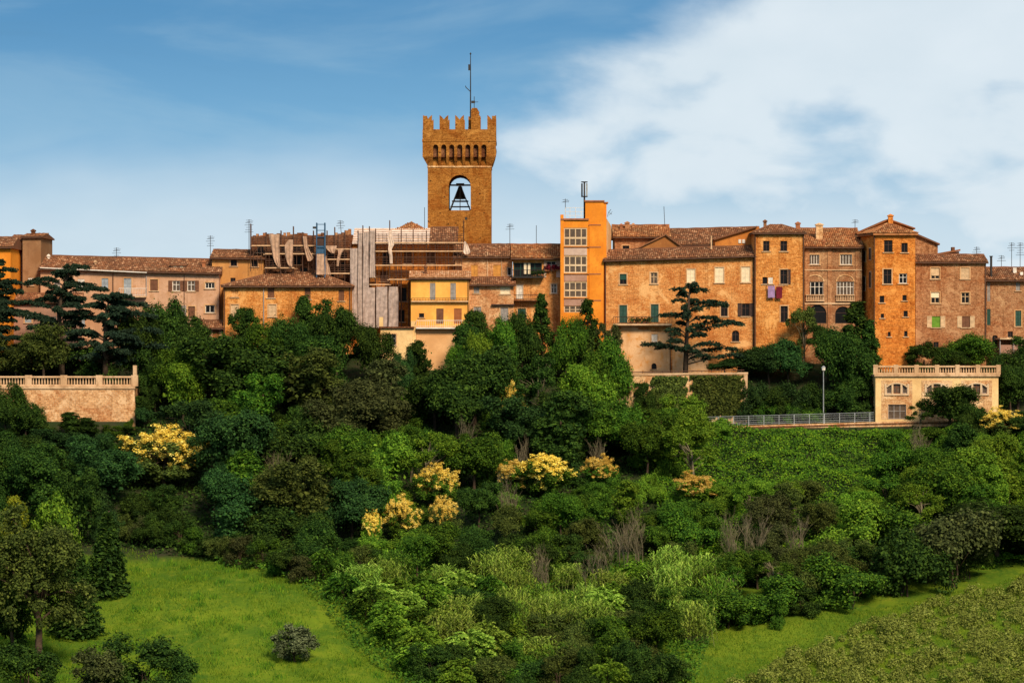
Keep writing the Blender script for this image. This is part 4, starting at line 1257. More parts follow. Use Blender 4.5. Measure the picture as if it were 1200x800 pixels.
antenna('roof_antenna', 'comb aerial above the middle of the long tan house', 136.5, 290, 303, 407, 4)
antenna('roof_antenna', 'aerial where the long tan house meets the ochre house', 246.5, 276, 294, 407, 5)
antenna('roof_antenna', 'tall mast with spiky aerial at the near corner of the roofless palace', 291.8, 257, 290, 404, 6)
antenna('roof_antenna', 'bent aerial on the ragged top beside the grey nets', 400.5, 258, 272, 406, 4, -.2)
antenna('roof_antenna', 'slender pole on the palace roof beside the bell tower', 497.5, 243, 268, 410, 0)
antenna('roof_antenna', 'short aerial on the roof just east of the bell tower', 597.5, 262, 287, 408, 3)
antenna('roof_antenna', 'bare thin pole above the warm tiled roof of the loggia house', 628.5, 264, 286, 408, 0)
antenna('roof_antenna', 'leaning aerial on the corner of the stair tower railing', 662.5, 233, 256, 400, 2)
antenna('roof_antenna', 'leaning thin pole above the roofs behind the great brick house', 779.5, 242, 268, 412, 0, -.15)
antenna('roof_antenna', 'comb aerial behind the shallow roof of the shuttered brick house', 1144.5, 289, 302, 408, 3)
antenna('roof_antenna', 'low aerial beside the black flue pipe', 1173.5, 299, 312, 408, 3)
antenna('roof_antenna', 'tall aerial nearest the black flue pipe, slimmer of the tall pair', 1185.5, 284, 312, 408, 4)
antenna('roof_antenna', 'tall thick aerial closest to the eastern edge of the roofs', 1195.5, 284, 312, 408, 6)
ca = empty('cell_antenna', W(685, 236, 400.5), 'mobile phone antenna with caged panels on the stair tower', 'antenna')
x_ = wx(684.8, 400.5)
MB().tube([(x_, 400.5, wz(258, 400.5)), (x_, 400.5, wz(213, 400.5))], .10, 6).build('mast', IRON, ca)
for k in range(3):
    t = k * 2.09 + .5
    MB().box(x_ + .33 * math.cos(t) - .09, x_ + .33 * math.cos(t) + .09, 400.5 + .33 * math.sin(t) - .06, 400.5 + .33 * math.sin(t) + .06, wz(230, 400.5), wz(215, 400.5)).build('panel_antenna', IRON if k else STEEL, ca)
for py_ in (214, 231):
    MB().lathe([(.36, wz(py_, 400.5)), (.40, wz(py_ - .8, 400.5)), (.36, wz(py_ - 1.2, 400.5))], x_, 400.5, 10).build('ring', IRON, ca)
dish = empty('satellite_dish', W(713.5, 247, 401), 'wire aerial bracket on the east corner of the stair tower', 'antenna')
MB().tube([W(712, 254, 401), W(713, 249, 401), W(717, 251, 401)], .03, 4).tube([W(713, 249, 401), W(716, 245.5, 401)], .03, 4).tube([W(714, 252, 401), W(717.5, 248, 401)], .02, 4).build('bracket', IRON, dish)

# --- great brick house
wins = [(730.3, 327, 8, 12, 'half', {'bl': 'green', 'blind': .45, 'trim': 'white'}), (766.3, 326, 8, 13, 'greyglass', {'frame': 'cream', 'trim': 'white', 'mul': 1}),
        (809.7, 323.3, 9.5, 16, 'pale', {'frame': 'cream', 'trim': 1}), (843, 322.3, 10, 18, 'pale', {'trim': 1}), (873.8, 321.8, 10, 18, 'pale', {'trim': 1}),
        (730.3, 368, 9, 21, 'green', {'door': True, 'trim': 1}), (767.3, 367, 9, 21, 'green', {'door': True, 'trim': 1}),
        (848.7, 363, 8, 15, 'dark', {'trim': 1}), (873.7, 363, 9, 15, 'dark', {'side': 'dark', 'sw': 4.6}),
        (767, 396, 7, 9, 'white', {'frame': 'white', 'trim': 1, 'bars': []}), (720.5, 399, 5, 11, 'dark', {}), (862, 393.5, 8.5, 13, 'dark', {'arch': 4.0}),
        (766.5, 429, 6, 7, 'dark', {'arch': 3.0, 'trim': 0}), (806, 418, 5, 8, 'brown', {})]
BY = 400.0
r16, ro16 = house('great_brick_house', 'great ochre brick house with bright upper windows, behind the lone cedar', BY, 708.8, 884, 304.6, 299, 440, BR_OCHRE, wins, 13, dict(rise_px=10, depth=4.2, over=.5, backslope=False))
balcony(r16, 718.5, 787, 379.3, BY, 1.0, 8, STONE, IRON, 30, 2.0)
# remains of pale render on its lower wall, as a thin coat broken at the edges
low = [s_ for s_ in wins if s_[1] > 388]
for a, b, t in ((714, 728, 385), (728, 748, 382.5), (748, 763, 386), (763, 785, 388.5), (788, 806, 399), (806, 830, 406)):
    hls = [hole_of(s_, BY - .025) for s_ in low if a <= s_[0] - s_[2] / 2 and s_[0] + s_[2] / 2 <= b and s_[1] - s_[3] / 2 > t + .5]
    q = MB()
    facade(q, wx(a, BY), wx(b, BY), wz(438, BY), wz(t, BY), wz(t + 1, BY), BY - .025, hls, .02)
    q.build('old_render', plaster_mat('plaster_worn', (0.74, 0.46, 0.25), (0.54, 0.28, 0.12), (0.60, 0.27, 0.08), wear=.95), r16)
pipe(r16, 709.6, 305, 436, BY); pipe(r16, 785.5, 383, 436, BY, RUST, .05); pipe(r16, 883.2, 300, 410, BY, RUST)
pipe(r16, 833.5, 276.5, 292, 402.5, STONE, .09, 'vent_pipe')
for i, px_ in enumerate((740.5, 747.5, 754.5, 760)):
    fp = empty('flower_pot', W(px_, 379.3, BY - .6), ['terracotta pot on the long balcony, closest to the first green door', 'terracotta pot on the long balcony, second from the first green door',
               'terracotta pot on the long balcony, third from the first green door', 'terracotta pot on the long balcony, closest to the second green door'][i], 'flower pot', 'pots on the long balcony')
    x_, y_, z_ = W(px_, 379.3, BY - .6)
    MB().lathe([(.13, z_ + .004), (.18, z_ + .28), (.20, z_ + .30)], x_, y_, 9).build('pot', TERRACOTTA, fp)
    mm = MB()
    for p in RNG.normal(size=(70, 3)) * (.16, .14, .13) + (x_, y_, z_ + .45):
        a = Vector(RNG.normal(size=3)) * .08; b = Vector(RNG.normal(size=3)) * .08
        mm.poly([Vector(p) - a, Vector(p) - b, Vector(p) + a, Vector(p) + b])
    mm.build('leaves', LEAF['olive'], fp)
# --- roofs and gables behind the great house
r17, ro17 = house('attic_house', 'low brick attic house with a small dark window behind the great brick house', 408, 720.5, 784, 277, 277, 330, BR_MAUVE, [(733.5, 290.5, 8, 5.5, 'dark', {'trim': 1, 'bars': []})], 9,
                  dict(rise_px=12, depth=4.5, tmat=TILE_WARM))
chimney(ro17, 735, 260.5, 266, 411, 5, BR_MAUVE); chimney(ro17, 742, 262.5, 266, 411.5, 3, BR_MAUVE); chimney(ro17, 728, 263, 268, 411, 3, TERRACOTTA)
rg = empty('gable_house', W(770, 330, 405.5), 'plain brown plaster gable wall rising behind the great brick house roof', 'house')
g = MB().prism([(wx(742, 405.5), wz(330, 405.5)), (wx(797, 405.5), wz(330, 405.5)), (wx(797, 405.5), wz(287, 405.5)), (wx(780, 405.5), wz(274.5, 405.5)), (wx(742, 405.5), wz(292, 405.5))], 405.5, 411)
g.build('gable_wall', plaster_mat('plaster_rust', (0.38, 0.17, 0.06), (0.25, 0.10, 0.035)), rg)
g = MB()
for a, b in (((741, 292.6), (780, 274.2)), ((780, 274.2), (799, 288))):
    g.poly([(wx(a[0], 405.2), 405.2, wz(a[1], 405.2)), (wx(b[0], 405.2), 405.2, wz(b[1], 405.2)), (wx(b[0], 405.2), 411.3, wz(b[1], 405.2)), (wx(a[0], 405.2), 411.3, wz(a[1], 405.2))])
    g.poly([(wx(a[0], 405.2), 405.2, wz(a[1] + 1.6, 405.2)), (wx(b[0], 405.2), 405.2, wz(b[1] + 1.6, 405.2)), (wx(b[0], 405.2), 405.2, wz(b[1], 405.2)), (wx(a[0], 405.2), 405.2, wz(a[1], 405.2))])
g.build('gable_roof', TILE, rg)
r18, ro18 = house('rear_house', 'rear house with a broad brown tiled roof behind the great brick house', 409, 782, 892, 287, 284, 330, BR_MAUVE, [(806, 290, 7, 4, 'dark', {'bars': []})], 10, dict(rise_px=17, depth=6.5))
rg2 = empty('gable_house', W(865, 330, 404.5), 'orange gable end with a small white vent window beside the laundry tower', 'house')
g = MB().prism([(wx(838, 404.5), wz(330, 404.5)), (wx(890, 404.5), wz(330, 404.5)), (wx(890, 404.5), wz(266.5, 404.5)), (wx(886, 404.5), wz(265.5, 404.5)), (wx(838, 404.5), wz(279.5, 404.5))], 404.5, 411)
g.build('gable_wall', plaster_mat('plaster_burnt', (0.55, 0.21, 0.05), (0.36, 0.13, 0.035)), rg2)
g = MB()
a, b = (836.5, 279.8), (887, 264.6)
g.prism([(wx(a[0], 404.3), wz(a[1] + 1.8, 404.3)), (wx(b[0], 404.3), wz(b[1] + 1.8, 404.3)), (wx(b[0], 404.3), wz(b[1], 404.3)), (wx(a[0], 404.3), wz(a[1], 404.3))], 404.1, 411.2)
g.build('gable_roof', TILE, rg2)
for px_ in (867, 871.5):
    box_obj('vent_window', WHITE, rg2, wx(px_ - 1.6, 404.4), wx(px_ + 1.6, 404.4), 404.40, 404.497, wz(285, 404.4), wz(280.5, 404.4))

# --- laundry tower house
wins = [(898, 288.3, 7.5, 12, 'dark', {'trim': 0}), (918.5, 288.3, 8, 12, 'dark'), (896.5, 328.7, 6, 8, 'dark', {'bars': []}), (918.3, 324.3, 8, 17, 'dark', {'side': 'dark', 'sw': 4.3, 'which': 'r', 'trim': 1}),
        (919, 368, 8.5, 19, 'dark', {'door': True, 'trim': 1}), (903, 328.7, 5.5, 7.5, 'white', {'frame': 'white', 'bars': []}), (919, 411, 8, 8, 'dark')]
LYY = 399.4
r19, ro19 = house('laundry_house', 'tall plain orange brick house with laundry hung under a small window', LYY, 884.3, 942.5, 272.8, 272.8, 440, BR_GOLD, wins, 10,
                  dict(rise_px=8, depth=5, insl=2.5, insr=2.5, over=.35), gable=False)
chimney(ro19, 896.5, 258.5, 266, 403, 3.5, BR_DARK); chimney(ro19, 935, 261, 268, 402, 5, TERRACOTTA)
pipe(r19, 941.6, 273, 400, LYY, RUST, .07); pipe(r19, 885, 273, 410, LYY, RUST, .07)
ll = empty('washing_line', W(907, 335, LYY), 'washing line strung below the small window of the tall brick house', 'washing line')
MB().tube([(wx(898.5, LYY), LYY - .45, wz(334.6, LYY)), (wx(918.5, LYY), LYY - .45, wz(334.8, LYY))], .012, 4).build('line', WHITE, ll)
for px_ in (898.5, 918.5):
    MB().tube([(wx(px_, LYY), LYY - .5, wz(334.7, LYY)), (wx(px_, LYY), LYY + .02, wz(334.7, LYY))], .025, 4).build('bracket', IRON, ll)
for nm, lab, a, b, c, d, mt in (('towel', 'lilac towel on the washing line, nearer the small window', 899.6, 907.6, 335, 348.8, LILAC), ('towel', 'dark maroon towel on the washing line', 909.3, 916.3, 336, 349.5, MAROON)):
    m_ = MB()
    V = []
    for j in range(9):
        for i in range(9):
            V.append((wx(a + (b - a) * i / 8, LYY), LYY - .45 + .035 * math.sin(i * 2.1 + j * .3) * (j / 8) - .015, wz(c + (d - c) * j / 8 + .2 * math.sin(i * 1.3), LYY)))
    m_.v = V + [(x, y + .012, z) for x, y, z in V]
    for j in range(8):
        for i in range(8):
            q = [j * 9 + i, (j + 1) * 9 + i, (j + 1) * 9 + i + 1, j * 9 + i + 1]
            m_.f += [q, [81 + k for k in q[::-1]]]; m_.mi += [0, 0]
    o_ = m_.build(nm, mt, None, True)
    tag(o_, lab, 'towel', 'laundry')
    for s_, z_ in ((.15, 0), (.85, 0)):
        MB().box(wx(a + (b - a) * s_, LYY) - .02, wx(a + (b - a) * s_, LYY) + .02, LYY - .49, LYY - .43, wz(c, LYY) - .08, wz(c, LYY) + .06).build('clothes_peg', BROWNWOOD, o_)

# --- arcaded palace
AY = 402.0
wins = [(954, 304.2, 12.5, 11.5, 'greyglass', {'frame': 'white', 'mul': 3, 'trim': 1, 'bars': []}), (991.5, 304.2, 14, 12, 'greyglass', {'frame': 'white', 'mul': 3, 'trim': 1, 'bars': []}),
        (955, 338, 20, 16, 'dark', {'frame': 'white', 'mul': 3, 'd': .6, 'sill': False}), (990.5, 338, 20, 16, 'greyglass', {'frame': 'white', 'mul': 4, 'd': .6, 'sill': False}),
        (958, 368, 21, 22, 'dark', {'arch': 10.5, 'd': .8, 'sill': False, 'mul': 0}), (988, 369, 19, 20, 'dark', {'arch': 9.5, 'd': .8, 'sill': False, 'mul': 0})]
r20, ro20 = house('arcaded_palace', 'brown brick palace front with arched recesses, balustrades and white mullioned windows', AY, 942.8, 1010, 288.6, 289, 440, BR_BROWN, wins, 11,
                  dict(rise_px=20, depth=7.5, tmat=TILE_WARM))
for c in (955, 990.5):
    m_ = MB()
    for k in range(12):
        t0, t1 = math.pi * k / 12, math.pi * (k + 1) / 12
        P_ = [(c - 11 * math.cos(t0), 330 - 8.5 * math.sin(t0)), (c - 11 * math.cos(t1), 330 - 8.5 * math.sin(t1)), (c - 9.8 * math.cos(t1), 330 - 7.3 * math.sin(t1)), (c - 9.8 * math.cos(t0), 330 - 7.3 * math.sin(t0))]
        m_.poly([(wx(a, AY), AY - .06, wz(b, AY)) for a, b in P_][::-1])
        m_.poly([(wx(P_[0][0], AY), AY - .06, wz(P_[0][1], AY)), (wx(P_[1][0], AY), AY - .06, wz(P_[1][1], AY)), (wx(P_[1][0], AY), AY - .002, wz(P_[1][1], AY)), (wx(P_[0][0], AY), AY - .002, wz(P_[0][1], AY))])
    m_.build('blind_arch', BR_PALE, r20)
    x0, x1 = wx(c - 11, AY), wx(c + 11, AY)
    z0 = wz(353, AY); z1 = wz(345, AY)
    bb = MB().box(x0, x1, AY - .35, AY - .003, z0, z0 + .12)
    bo = bb.build('balustrade', STONE, r20)
    MB().box(x0, x1, AY - .33, AY - .12, z1 - .12, z1).build('handrail', STONE, bo)
    for k in range(11):
        x = x0 + .1 + (x1 - x0 - .2) * k / 10
        MB().lathe([(.06, z0 + .12), (.085, z0 + .28), (.045, z0 + .52), (.06, z1 - .12)], x, AY - .22, 6).build('baluster', STONE, bo)
for px_ in (946, 972.5, 1005):
    box_obj('pilaster', BR_MAUVE, r20, wx(px_ - 2.6, AY), wx(px_ + 2.6, AY), AY - .10, AY - .003, wz(425, AY), wz(292, AY))
box_obj('string_course', STONE, r20, wx(943, AY), wx(1009.8, AY), AY - .14, AY - .105, wz(317, AY), wz(315.6, AY))
box_obj('string_course', STONE, r20, wx(943, AY), wx(1009.8, AY), AY - .14, AY - .105, wz(356.5, AY), wz(354.5, AY))
c_ = chimney(ro20, 960, 262.5, 273, 405, 8, BR_PALE); chimney(ro20, 966, 282, 287, 402.6, 2.2, TERRACOTTA)
antenna('roof_antenna', 'short forked aerial on the tiled roof of the arcaded palace', 1002, 257, 270, 408, 2)

# --- polygonal corner tower house
CY = 398.8
ct = empty('corner_tower_house', W(1041, 415, CY), 'tall bright orange brick tower house with angled corner and hipped roof', 'house')
wins = [(1041, 288.5, 10, 14, 'dark'), (1060, 290.3, 7.5, 11, 'dark'), (1040, 324, 9.5, 17, 'dark', {'trim': 1}), (1058.3, 326.3, 9.5, 11.5, 'half', {'blind': .99, 'bl': 'pale', 'frame': 'white'}),
        (1033.5, 350.5, 5.5, 8, 'dark', {'bars': []}), (1060, 349, 5, 6.5, 'dark', {'bars': []}), (1034, 370, 4, 5, 'dark', {'bars': []}), (1061.3, 367.5, 5, 7, 'dark', {'bars': []}),
        (1042, 391.5, 3.5, 5.5, 'dark', {'bars': []}), (1061.5, 391, 4, 6.5, 'dark', {'bars': []})]
x0, x1 = wx(1024, CY), wx(1072.5, CY)
zt_, zb_ = wz(273.5, CY), wz(440, CY)
mb_ = MB()
facade(mb_, x0, x1, zb_, zt_, zt_, CY, [hole_of(s, CY) for s in wins])
xl, yl = wx(1009.5, 404), 404.5
ft = [(x0, CY), (x1, CY), (x1 + .3, CY + 9), (xl, CY + 9), (xl, yl)]
for i in (1, 2, 3, 4):
    a, b = ft[i], ft[(i + 1) % 5]
    mb_.poly([(a[0], a[1], zb_), (b[0], b[1], zb_), (b[0], b[1], zt_), (a[0], a[1], zt_)])
mb_.poly([(a_[0], a_[1], zt_) for a_ in ft])
mb_.build('wall', BR_ORANGE, ct)
for s in wins: window(ct, CY, s, BR_ORANGE)
# narrow windows on the angled face
d = Vector((x0 - xl, CY - yl, 0)); L = d.length; d.normalize(); nrm = Vector((d.y, -d.x, 0))
for t, py_, h_ in ((.28, 332, 16), (.72, 328, 18), (.30, 300, 12), (.72, 298, 13)):
    p = Vector((xl, yl, 0)) + d * (L * t)
    hw = .42
    z0, z1 = wz(py_ + h_ / 2, 402), wz(py_ - h_ / 2, 402)
    def slab(p, hw, z0, z1, o0, o1):
        m_ = MB()
        P_ = [p - d * hw + nrm * o1, p + d * hw + nrm * o1, p + d * hw + nrm * o0, p - d * hw + nrm * o0]
        b = len(m_.v)
        for z in (z0, z1):
            for q in P_: m_.v.append((q.x, q.y, z))
        for q in ((0, 1, 5, 4), (1, 2, 6, 5), (2, 3, 7, 6), (3, 0, 4, 7), (4, 5, 6, 7), (3, 2, 1, 0)):
            m_.f.append(list(q)); m_.mi.append(0)
        return m_
    wo = slab(p, hw + .12, z0 - .1, z1 + .1, -.05, .035).build('window', STONE, ct)
    slab(p, hw, z0, z1, 0.03, .06).build('shutter', DARKWOOD, wo)
# many-sided hip roof
rt = [(x0 - .1, CY - .45), (x1 + .3, CY - .45), (x1 + .5, CY + 9.4), (xl - .4, CY + 9.4), (xl - .45, yl - .3)]
ap = (wx(1042, CY + 4), CY + 4.5, wz(261.5, CY + 4.5))
mb_ = MB()
for i in range(5):
    a, b = rt[i], rt[(i + 1) % 5]
    mb_.poly([(a[0], a[1], zt_ - .02), (b[0], b[1], zt_ - .02), ap])
    mb_.poly([(a[0], a[1], zt_ - .22), (b[0], b[1], zt_ - .22), (b[0], b[1], zt_ - .02), (a[0], a[1], zt_ - .02)])
mb_.poly([(a[0], a[1], zt_ - .22) for a in rt][::-1])
cro = mb_.build('roof', TILE_WARM, ct)
tb = MB()
for i in (0, 1, 4):
    a, b = rt[i], rt[(i + 1) % 5]
    tiles_on(tb, (a[0], a[1], zt_), (b[0], b[1], zt_), ap, ap, seed=700 + i)
tag(tb.build('roof_tiles', TILE_WARM, cro), kind='stuff')
# raised gable lantern with chimney behind the hip
g = MB().prism([(wx(1008, 404), wz(300, 404)), (wx(1072, 404), wz(300, 404)), (wx(1072, 404), wz(266.5, 404)), (wx(1043, 404), wz(256.5, 404)), (wx(1008, 404), wz(271, 404))], 405.5, 411)
g.build('upper_gable', BR_ORANGE, ct)
g = MB()
for a, b in (((1005, 272.3), (1043, 255.8)), ((1043, 255.8), (1074, 266.7))):
    g.prism([(wx(a[0], 404), wz(a[1] + 1.5, 404)), (wx(b[0], 404), wz(b[1] + 1.5, 404)), (wx(b[0], 404), wz(b[1], 404)), (wx(a[0], 404), wz(a[1], 404))], 405.1, 411.3)
g.build('upper_roof', TILE_WARM, ct)
chimney(cro, 1043.5, 252, 259, 405, 5.5, BR_ORANGE)
pipe(ct, 1024.7, 274, 400, CY, RUST, .06)
# --- shed-roofed back house
rb = empty('shed_roofed_house', W(1085, 330, 405), 'dark brick house with a single sloping roof behind the orange tower house', 'house')
MB().prism([(wx(1072, 405), wz(330, 405)), (wx(1099, 405), wz(330, 405)), (wx(1099, 405), wz(285.5, 405)), (wx(1072, 405), wz(273.5, 405))], 405, 411).build('wall', BR_MAUVE, rb)
MB().prism([(wx(1071, 405), wz(274.6, 405)), (wx(1101, 405), wz(287.2, 405)), (wx(1101, 405), wz(285.4, 405)), (wx(1071, 405), wz(272.4, 405))], 404.6, 411.4).build('roof_slab', TILE, rb)
# --- shuttered brick house
DY = 400.8
wins = [(1096, 320.3, 10, 13, 'half', {'frame': 'cream', 'trim': 1, 'bl': 'cream', 'blind': .3}), (1131, 320.3, 10, 13, 'cream', {'frame': 'cream', 'trim': 1}),
        (1096, 348.7, 10, 13, 'half', {'frame': 'cream', 'trim': 1, 'bl': 'pale', 'blind': .5}), (1131.3, 349, 9.5, 12.5, 'glass', {'frame': 'cream', 'trim': 1, 'mul': 1}),
        (1097, 377, 10, 13, 'lime', {'side': 'cream', 'sw': 5.6}), (1132, 377, 9.5, 13, 'brown', {'side': 'cream', 'sw': 5.4}), (1097, 404, 6, 7, 'dark')]
r21, ro21 = house('shuttered_brick_house', 'mauve brown brick house with six windows, lowest pair with open cream shutters', DY, 1073, 1155.5, 307, 307, 440, BR_MAUVE, wins, 9, dict(rise_px=7.5, depth=3.4, over=.3))
pipe(r21, 1154.7, 308, 405, DY, RUST, .06)
rbk = empty('low_roof_house', W(1110, 310, 407), 'low tiled roof corner with a stubby chimney above the shuttered brick house', 'house')
MB().prism([(wx(1098, 407), wz(320, 407)), (wx(1124, 407), wz(320, 407)), (wx(1124, 407), wz(294.5, 407)), (wx(1098, 407), wz(298, 407))], 407, 412).build('wall', BR_BROWN, rbk)
MB().prism([(wx(1097, 407), wz(299, 407)), (wx(1125, 407), wz(294, 407)), (wx(1125, 407), wz(292, 407)), (wx(1097, 407), wz(297, 407))], 406.6, 412.2).build('roof_slab', TILE_WARM, rbk)
MB().box(wx(1115.5, 408), wx(1119, 408), 408, 409, wz(296, 408), wz(289.5, 408)).build('chimney', BR_DARK, rbk)
# --- east end house
EY = 402.5
wins = [(1193, 333.5, 5, 14, 'grey', {'trim': 0}), (1158.7, 341, 3.6, 24, 'grey', {'sill': False}), (1158.7, 371.5, 4.2, 19, 'green', {'door': True}), (1193.3, 373, 7, 18.5, 'green', {'trim': 1}),
        (1184, 391.7, 6, 7, 'dark', {'bars': []}), (1166, 400, 6.5, 15, 'dark', {'arch': 3, 'door': True})]
r22, ro22 = house('end_house', 'brown brick house at the east end with dark green shutters', EY, 1156, 1245, 327.5, 327.5, 430, BR_BROWN, wins, 10, dict(rise_px=13, depth=5, over=.5))
chimney(ro22, 1189, 312, 318, 405, 4, WHITE, False); chimney(ro22, 1197, 317, 322, 404, 3.5, WHITE, False)
fl_ = empty('flue_pipe', W(1161.5, 325, 403.3), 'black metal flue pipe at the edge of the end house roof', 'flue')
MB().tube([W(1161.5, 326, 403.3), W(1161.5, 301, 403.3)], .14, 8).build('pipe', IRON, fl_)
MB().lathe([(.15, wz(301, 403.3)), (.22, wz(300.8, 403.3)), (.2, wz(299.8, 403.3))], wx(1161.5, 403.3), 403.3, 8).build('cap', IRON, fl_)
aw = empty('lean_to', W(1187, 410, 400.5), 'cream sheet lean-to canopy against the end house wall', 'canopy')
MB().prism([(wx(1170, 400), wz(397.5, 400)), (wx(1240, 400), wz(398.5, 400)), (wx(1240, 400), wz(397, 400)), (wx(1170, 400), wz(396, 400))], 398.6, 402.4).build('canopy_sheet', CREAMWOOD, aw)
for px_ in (1172, 1188, 1204):
    MB().tube([W(px_, 397.5, 398.9), W(px_, 420, 398.9)], .06, 5).build('post', GREYWOOD, aw)
box_obj('low_wall', PL_MAUVE, aw, wx(1172, 399), wx(1240, 399), 399.2, 399.4, wz(420, 399), wz(404, 399))

# ================================================================== terraces, road and walls


def baluster_run(root, x0, x1, y, z0, z1, bays, mat, endpost=0.0, pier_w=.42):
    """stone balustrade: plinth, piers, handrail and turned balusters"""
    MB().box(x0, x1, y - .2, y + .2, z0, z0 + .22).build('plinth', mat, root)
    MB().box(x0, x1, y - .2, y + .2, z1 - .2, z1).build('handrail', mat, root)
    for k in range(bays + 1):
        x = x0 + (x1 - x0) * k / bays
        MB().box(x - pier_w / 2, x + pier_w / 2, y - .24, y + .24, z0 + .01, z1 + .1).build('pier', mat, root)
    for k in range(bays):
        xa = x0 + (x1 - x0) * k / bays + pier_w / 2; xb = x0 + (x1 - x0) * (k + 1) / bays - pier_w / 2
        kk = max(3, int((xb - xa) / .30))
        m_ = MB()
        for i in range(kk):
            x = xa + (xb - xa) * (i + .5) / kk
            h = z1 - .2 - z0 - .22
            m_.lathe([(.07, z0 + .22), (.10, z0 + .22 + h * .3), (.05, z0 + .22 + h * .7), (.07, z1 - .2)], x, y, 6)
        tag(m_.build('balusters', mat, root), kind='stuff')


# west terrace wall with balustrade
TW = 385.0
tr = empty('terrace_wall', W(70, 515, TW), 'pale stone retaining wall topped by a balustrade at the west terrace', 'wall')
x0, x1 = wx(-60, TW), wx(160, TW)
MB().prism([(x0, wz(545, TW)), (x1, wz(545, TW)), (x1 - .25, wz(455.5, TW)), (x0, wz(455.5, TW))], TW, TW + .9).build('stone_face', STONE_WALL, tr)
MB().box(x1 - .9, x1 - .3, TW + .9, TW + 14, wz(545, TW), wz(455.5, TW)).build('return_wall', STONE_WALL, tr)
MB().box(x0, x1 - .15, TW - .14, TW + 1.0, wz(455.4, TW), wz(452.6, TW)).build('coping', STONE, tr)
baluster_run(tr, wx(-50, TW), wx(157.5, TW), TW + .35, wz(452.5, TW), wz(440.5, TW), 5, STONE, pier_w=.75)
MB().box(wx(155.7, TW), wx(160, TW), TW + .1, TW + .6, wz(452.5, TW), wz(428, TW)).build('gate_post', STONE, tr)
# small rail at its foot
fr = empty('handrail', W(165, 518, 383.5), 'short grey handrail at the foot of the west terrace wall', 'railing')
MB().tube([W(150, 514, 383.5), W(180, 513.5, 383.5)], .04, 5).build('rail', STEEL, fr)
for px_ in (152, 162, 172, 179):
    MB().tube([W(px_, 514, 383.5), W(px_, 522, 383.5)], .035, 5).build('post', STEEL, fr)

# cedar terrace wall
CWY = 391.0
cw = empty('garden_wall', W(797, 485, CWY), 'crumbling brick garden wall under the lone cedar, half covered by ivy', 'wall')
x0, x1 = wx(716, CWY), wx(875.5, CWY)
MB().prism([(x0, wz(505, CWY)), (x1, wz(505, CWY)), (x1, wz(438, CWY)), (x0, wz(440, CWY))], CWY, CWY + .6).build('brick_face', BR_PALE, cw)
MB().prism([(x0 - .1, wz(440.2, CWY) + .004), (x1 + .1, wz(438.2, CWY) + .004), (x1 + .1, wz(436, CWY)), (x0 - .1, wz(438, CWY))], CWY - .1, CWY + .7).build('coping', STONE, cw)
MB().box(x1 - .35, x1 + .05, CWY - .12, CWY - .003, wz(478, CWY), wz(438.5, CWY)).build('end_pier', STONE, cw)
MB().tube([W(716, 436.5, CWY + .3), W(872, 433.5, CWY + .3)], .05, 5).build('rail', RUST, cw)
for k in range(14):
    px_ = 718 + k * 11.6
    MB().tube([W(px_, 438, CWY + .3), W(px_, 434.5, CWY + .3)], .03, 4).build('rail_post', RUST, cw)

# road: asphalt sheet, parapet and railing
xs = np.linspace(8, 100, 60)
mb_ = MB()
for a, b in zip(xs, xs[1:]):
    za, zb_ = float(road_z(a)) + .02, float(road_z(b)) + .02
    mb_.poly([(a, 385.9, za), (b, 385.9, zb_), (b, 390.2, zb_), (a, 390.2, za)])
tag(mb_.build('road', ASPHALT), kind='structure')
rw = empty('road_parapet', W(860, 505, 385.5), 'low pale parapet wall along the road below the garden wall', 'wall')
mb_ = MB()
xs = np.linspace(8.5, 60, 40)
for a, b in zip(xs, xs[1:]):
    za, zb_ = float(road_z(a)), float(road_z(b))
    mb_.poly([(a, 385.3, za - 1.6), (b, 385.3, zb_ - 1.6), (b, 385.3, zb_ + .18), (a, 385.3, za + .18)])
    mb_.poly([(a, 385.3, za + .18), (b, 385.3, zb_ + .18), (b, 385.75, zb_ + .18), (a, 385.75, za + .18)])
    mb_.poly([(b, 385.75, zb_ - 1.6), (a, 385.75, za - 1.6), (a, 385.75, za + .18), (b, 385.75, zb_ + .18)])
mb_.build('parapet_wall', STONE_WALL, rw)
mb_ = MB()
for a, b in zip(xs, xs[1:]):
    za, zb_ = float(road_z(a)), float(road_z(b))
    mb_.poly([(a, 385.22, za + .02), (b, 385.22, zb_ + .02), (b, 385.22, zb_ - .12), (a, 385.22, za - .12)][::-1])
    mb_.poly([(a, 385.22, za + .02), (b, 385.22, zb_ + .02), (b, 385.29, zb_ + .02), (a, 385.29, za + .02)])
mb_.build('drip_course', BR_DARK, rw)
rl = empty('road_railing', W(860, 490, 385.5), 'long grey steel mesh railing on the road parapet', 'railing')
xa, xb = wx(700, 385.5), wx(1024, 385.5)
k = 0
x = xa
while x < xb:
    z = float(road_z(x)) + .18
    MB().box(x - .04, x + .04, 385.46, 385.54, z, z + 1.12).build('post', STEEL, rl)
    x += 1.71
for h_ in (1.08, .15):
    MB().tube([(x_, 385.5, float(road_z(x_)) + .18 + h_) for x_ in np.linspace(xa, xb, 12)], .035, 5).build('rail', STEEL, rl)
m_ = MB()
for x_ in np.arange(xa, xb, .18):
    z = float(road_z(x_)) + .18
    m_.tube([(x_, 385.5, z + .15), (x_, 385.5, z + 1.08)], .011, 3)
for h_ in (.35, .6, .85):
    m_.tube([(x_, 385.52, float(road_z(x_)) + .18 + h_) for x_ in np.linspace(xa, xb, 12)], .011, 3)
tag(m_.build('infill_mesh', STEEL, rl), kind='stuff')


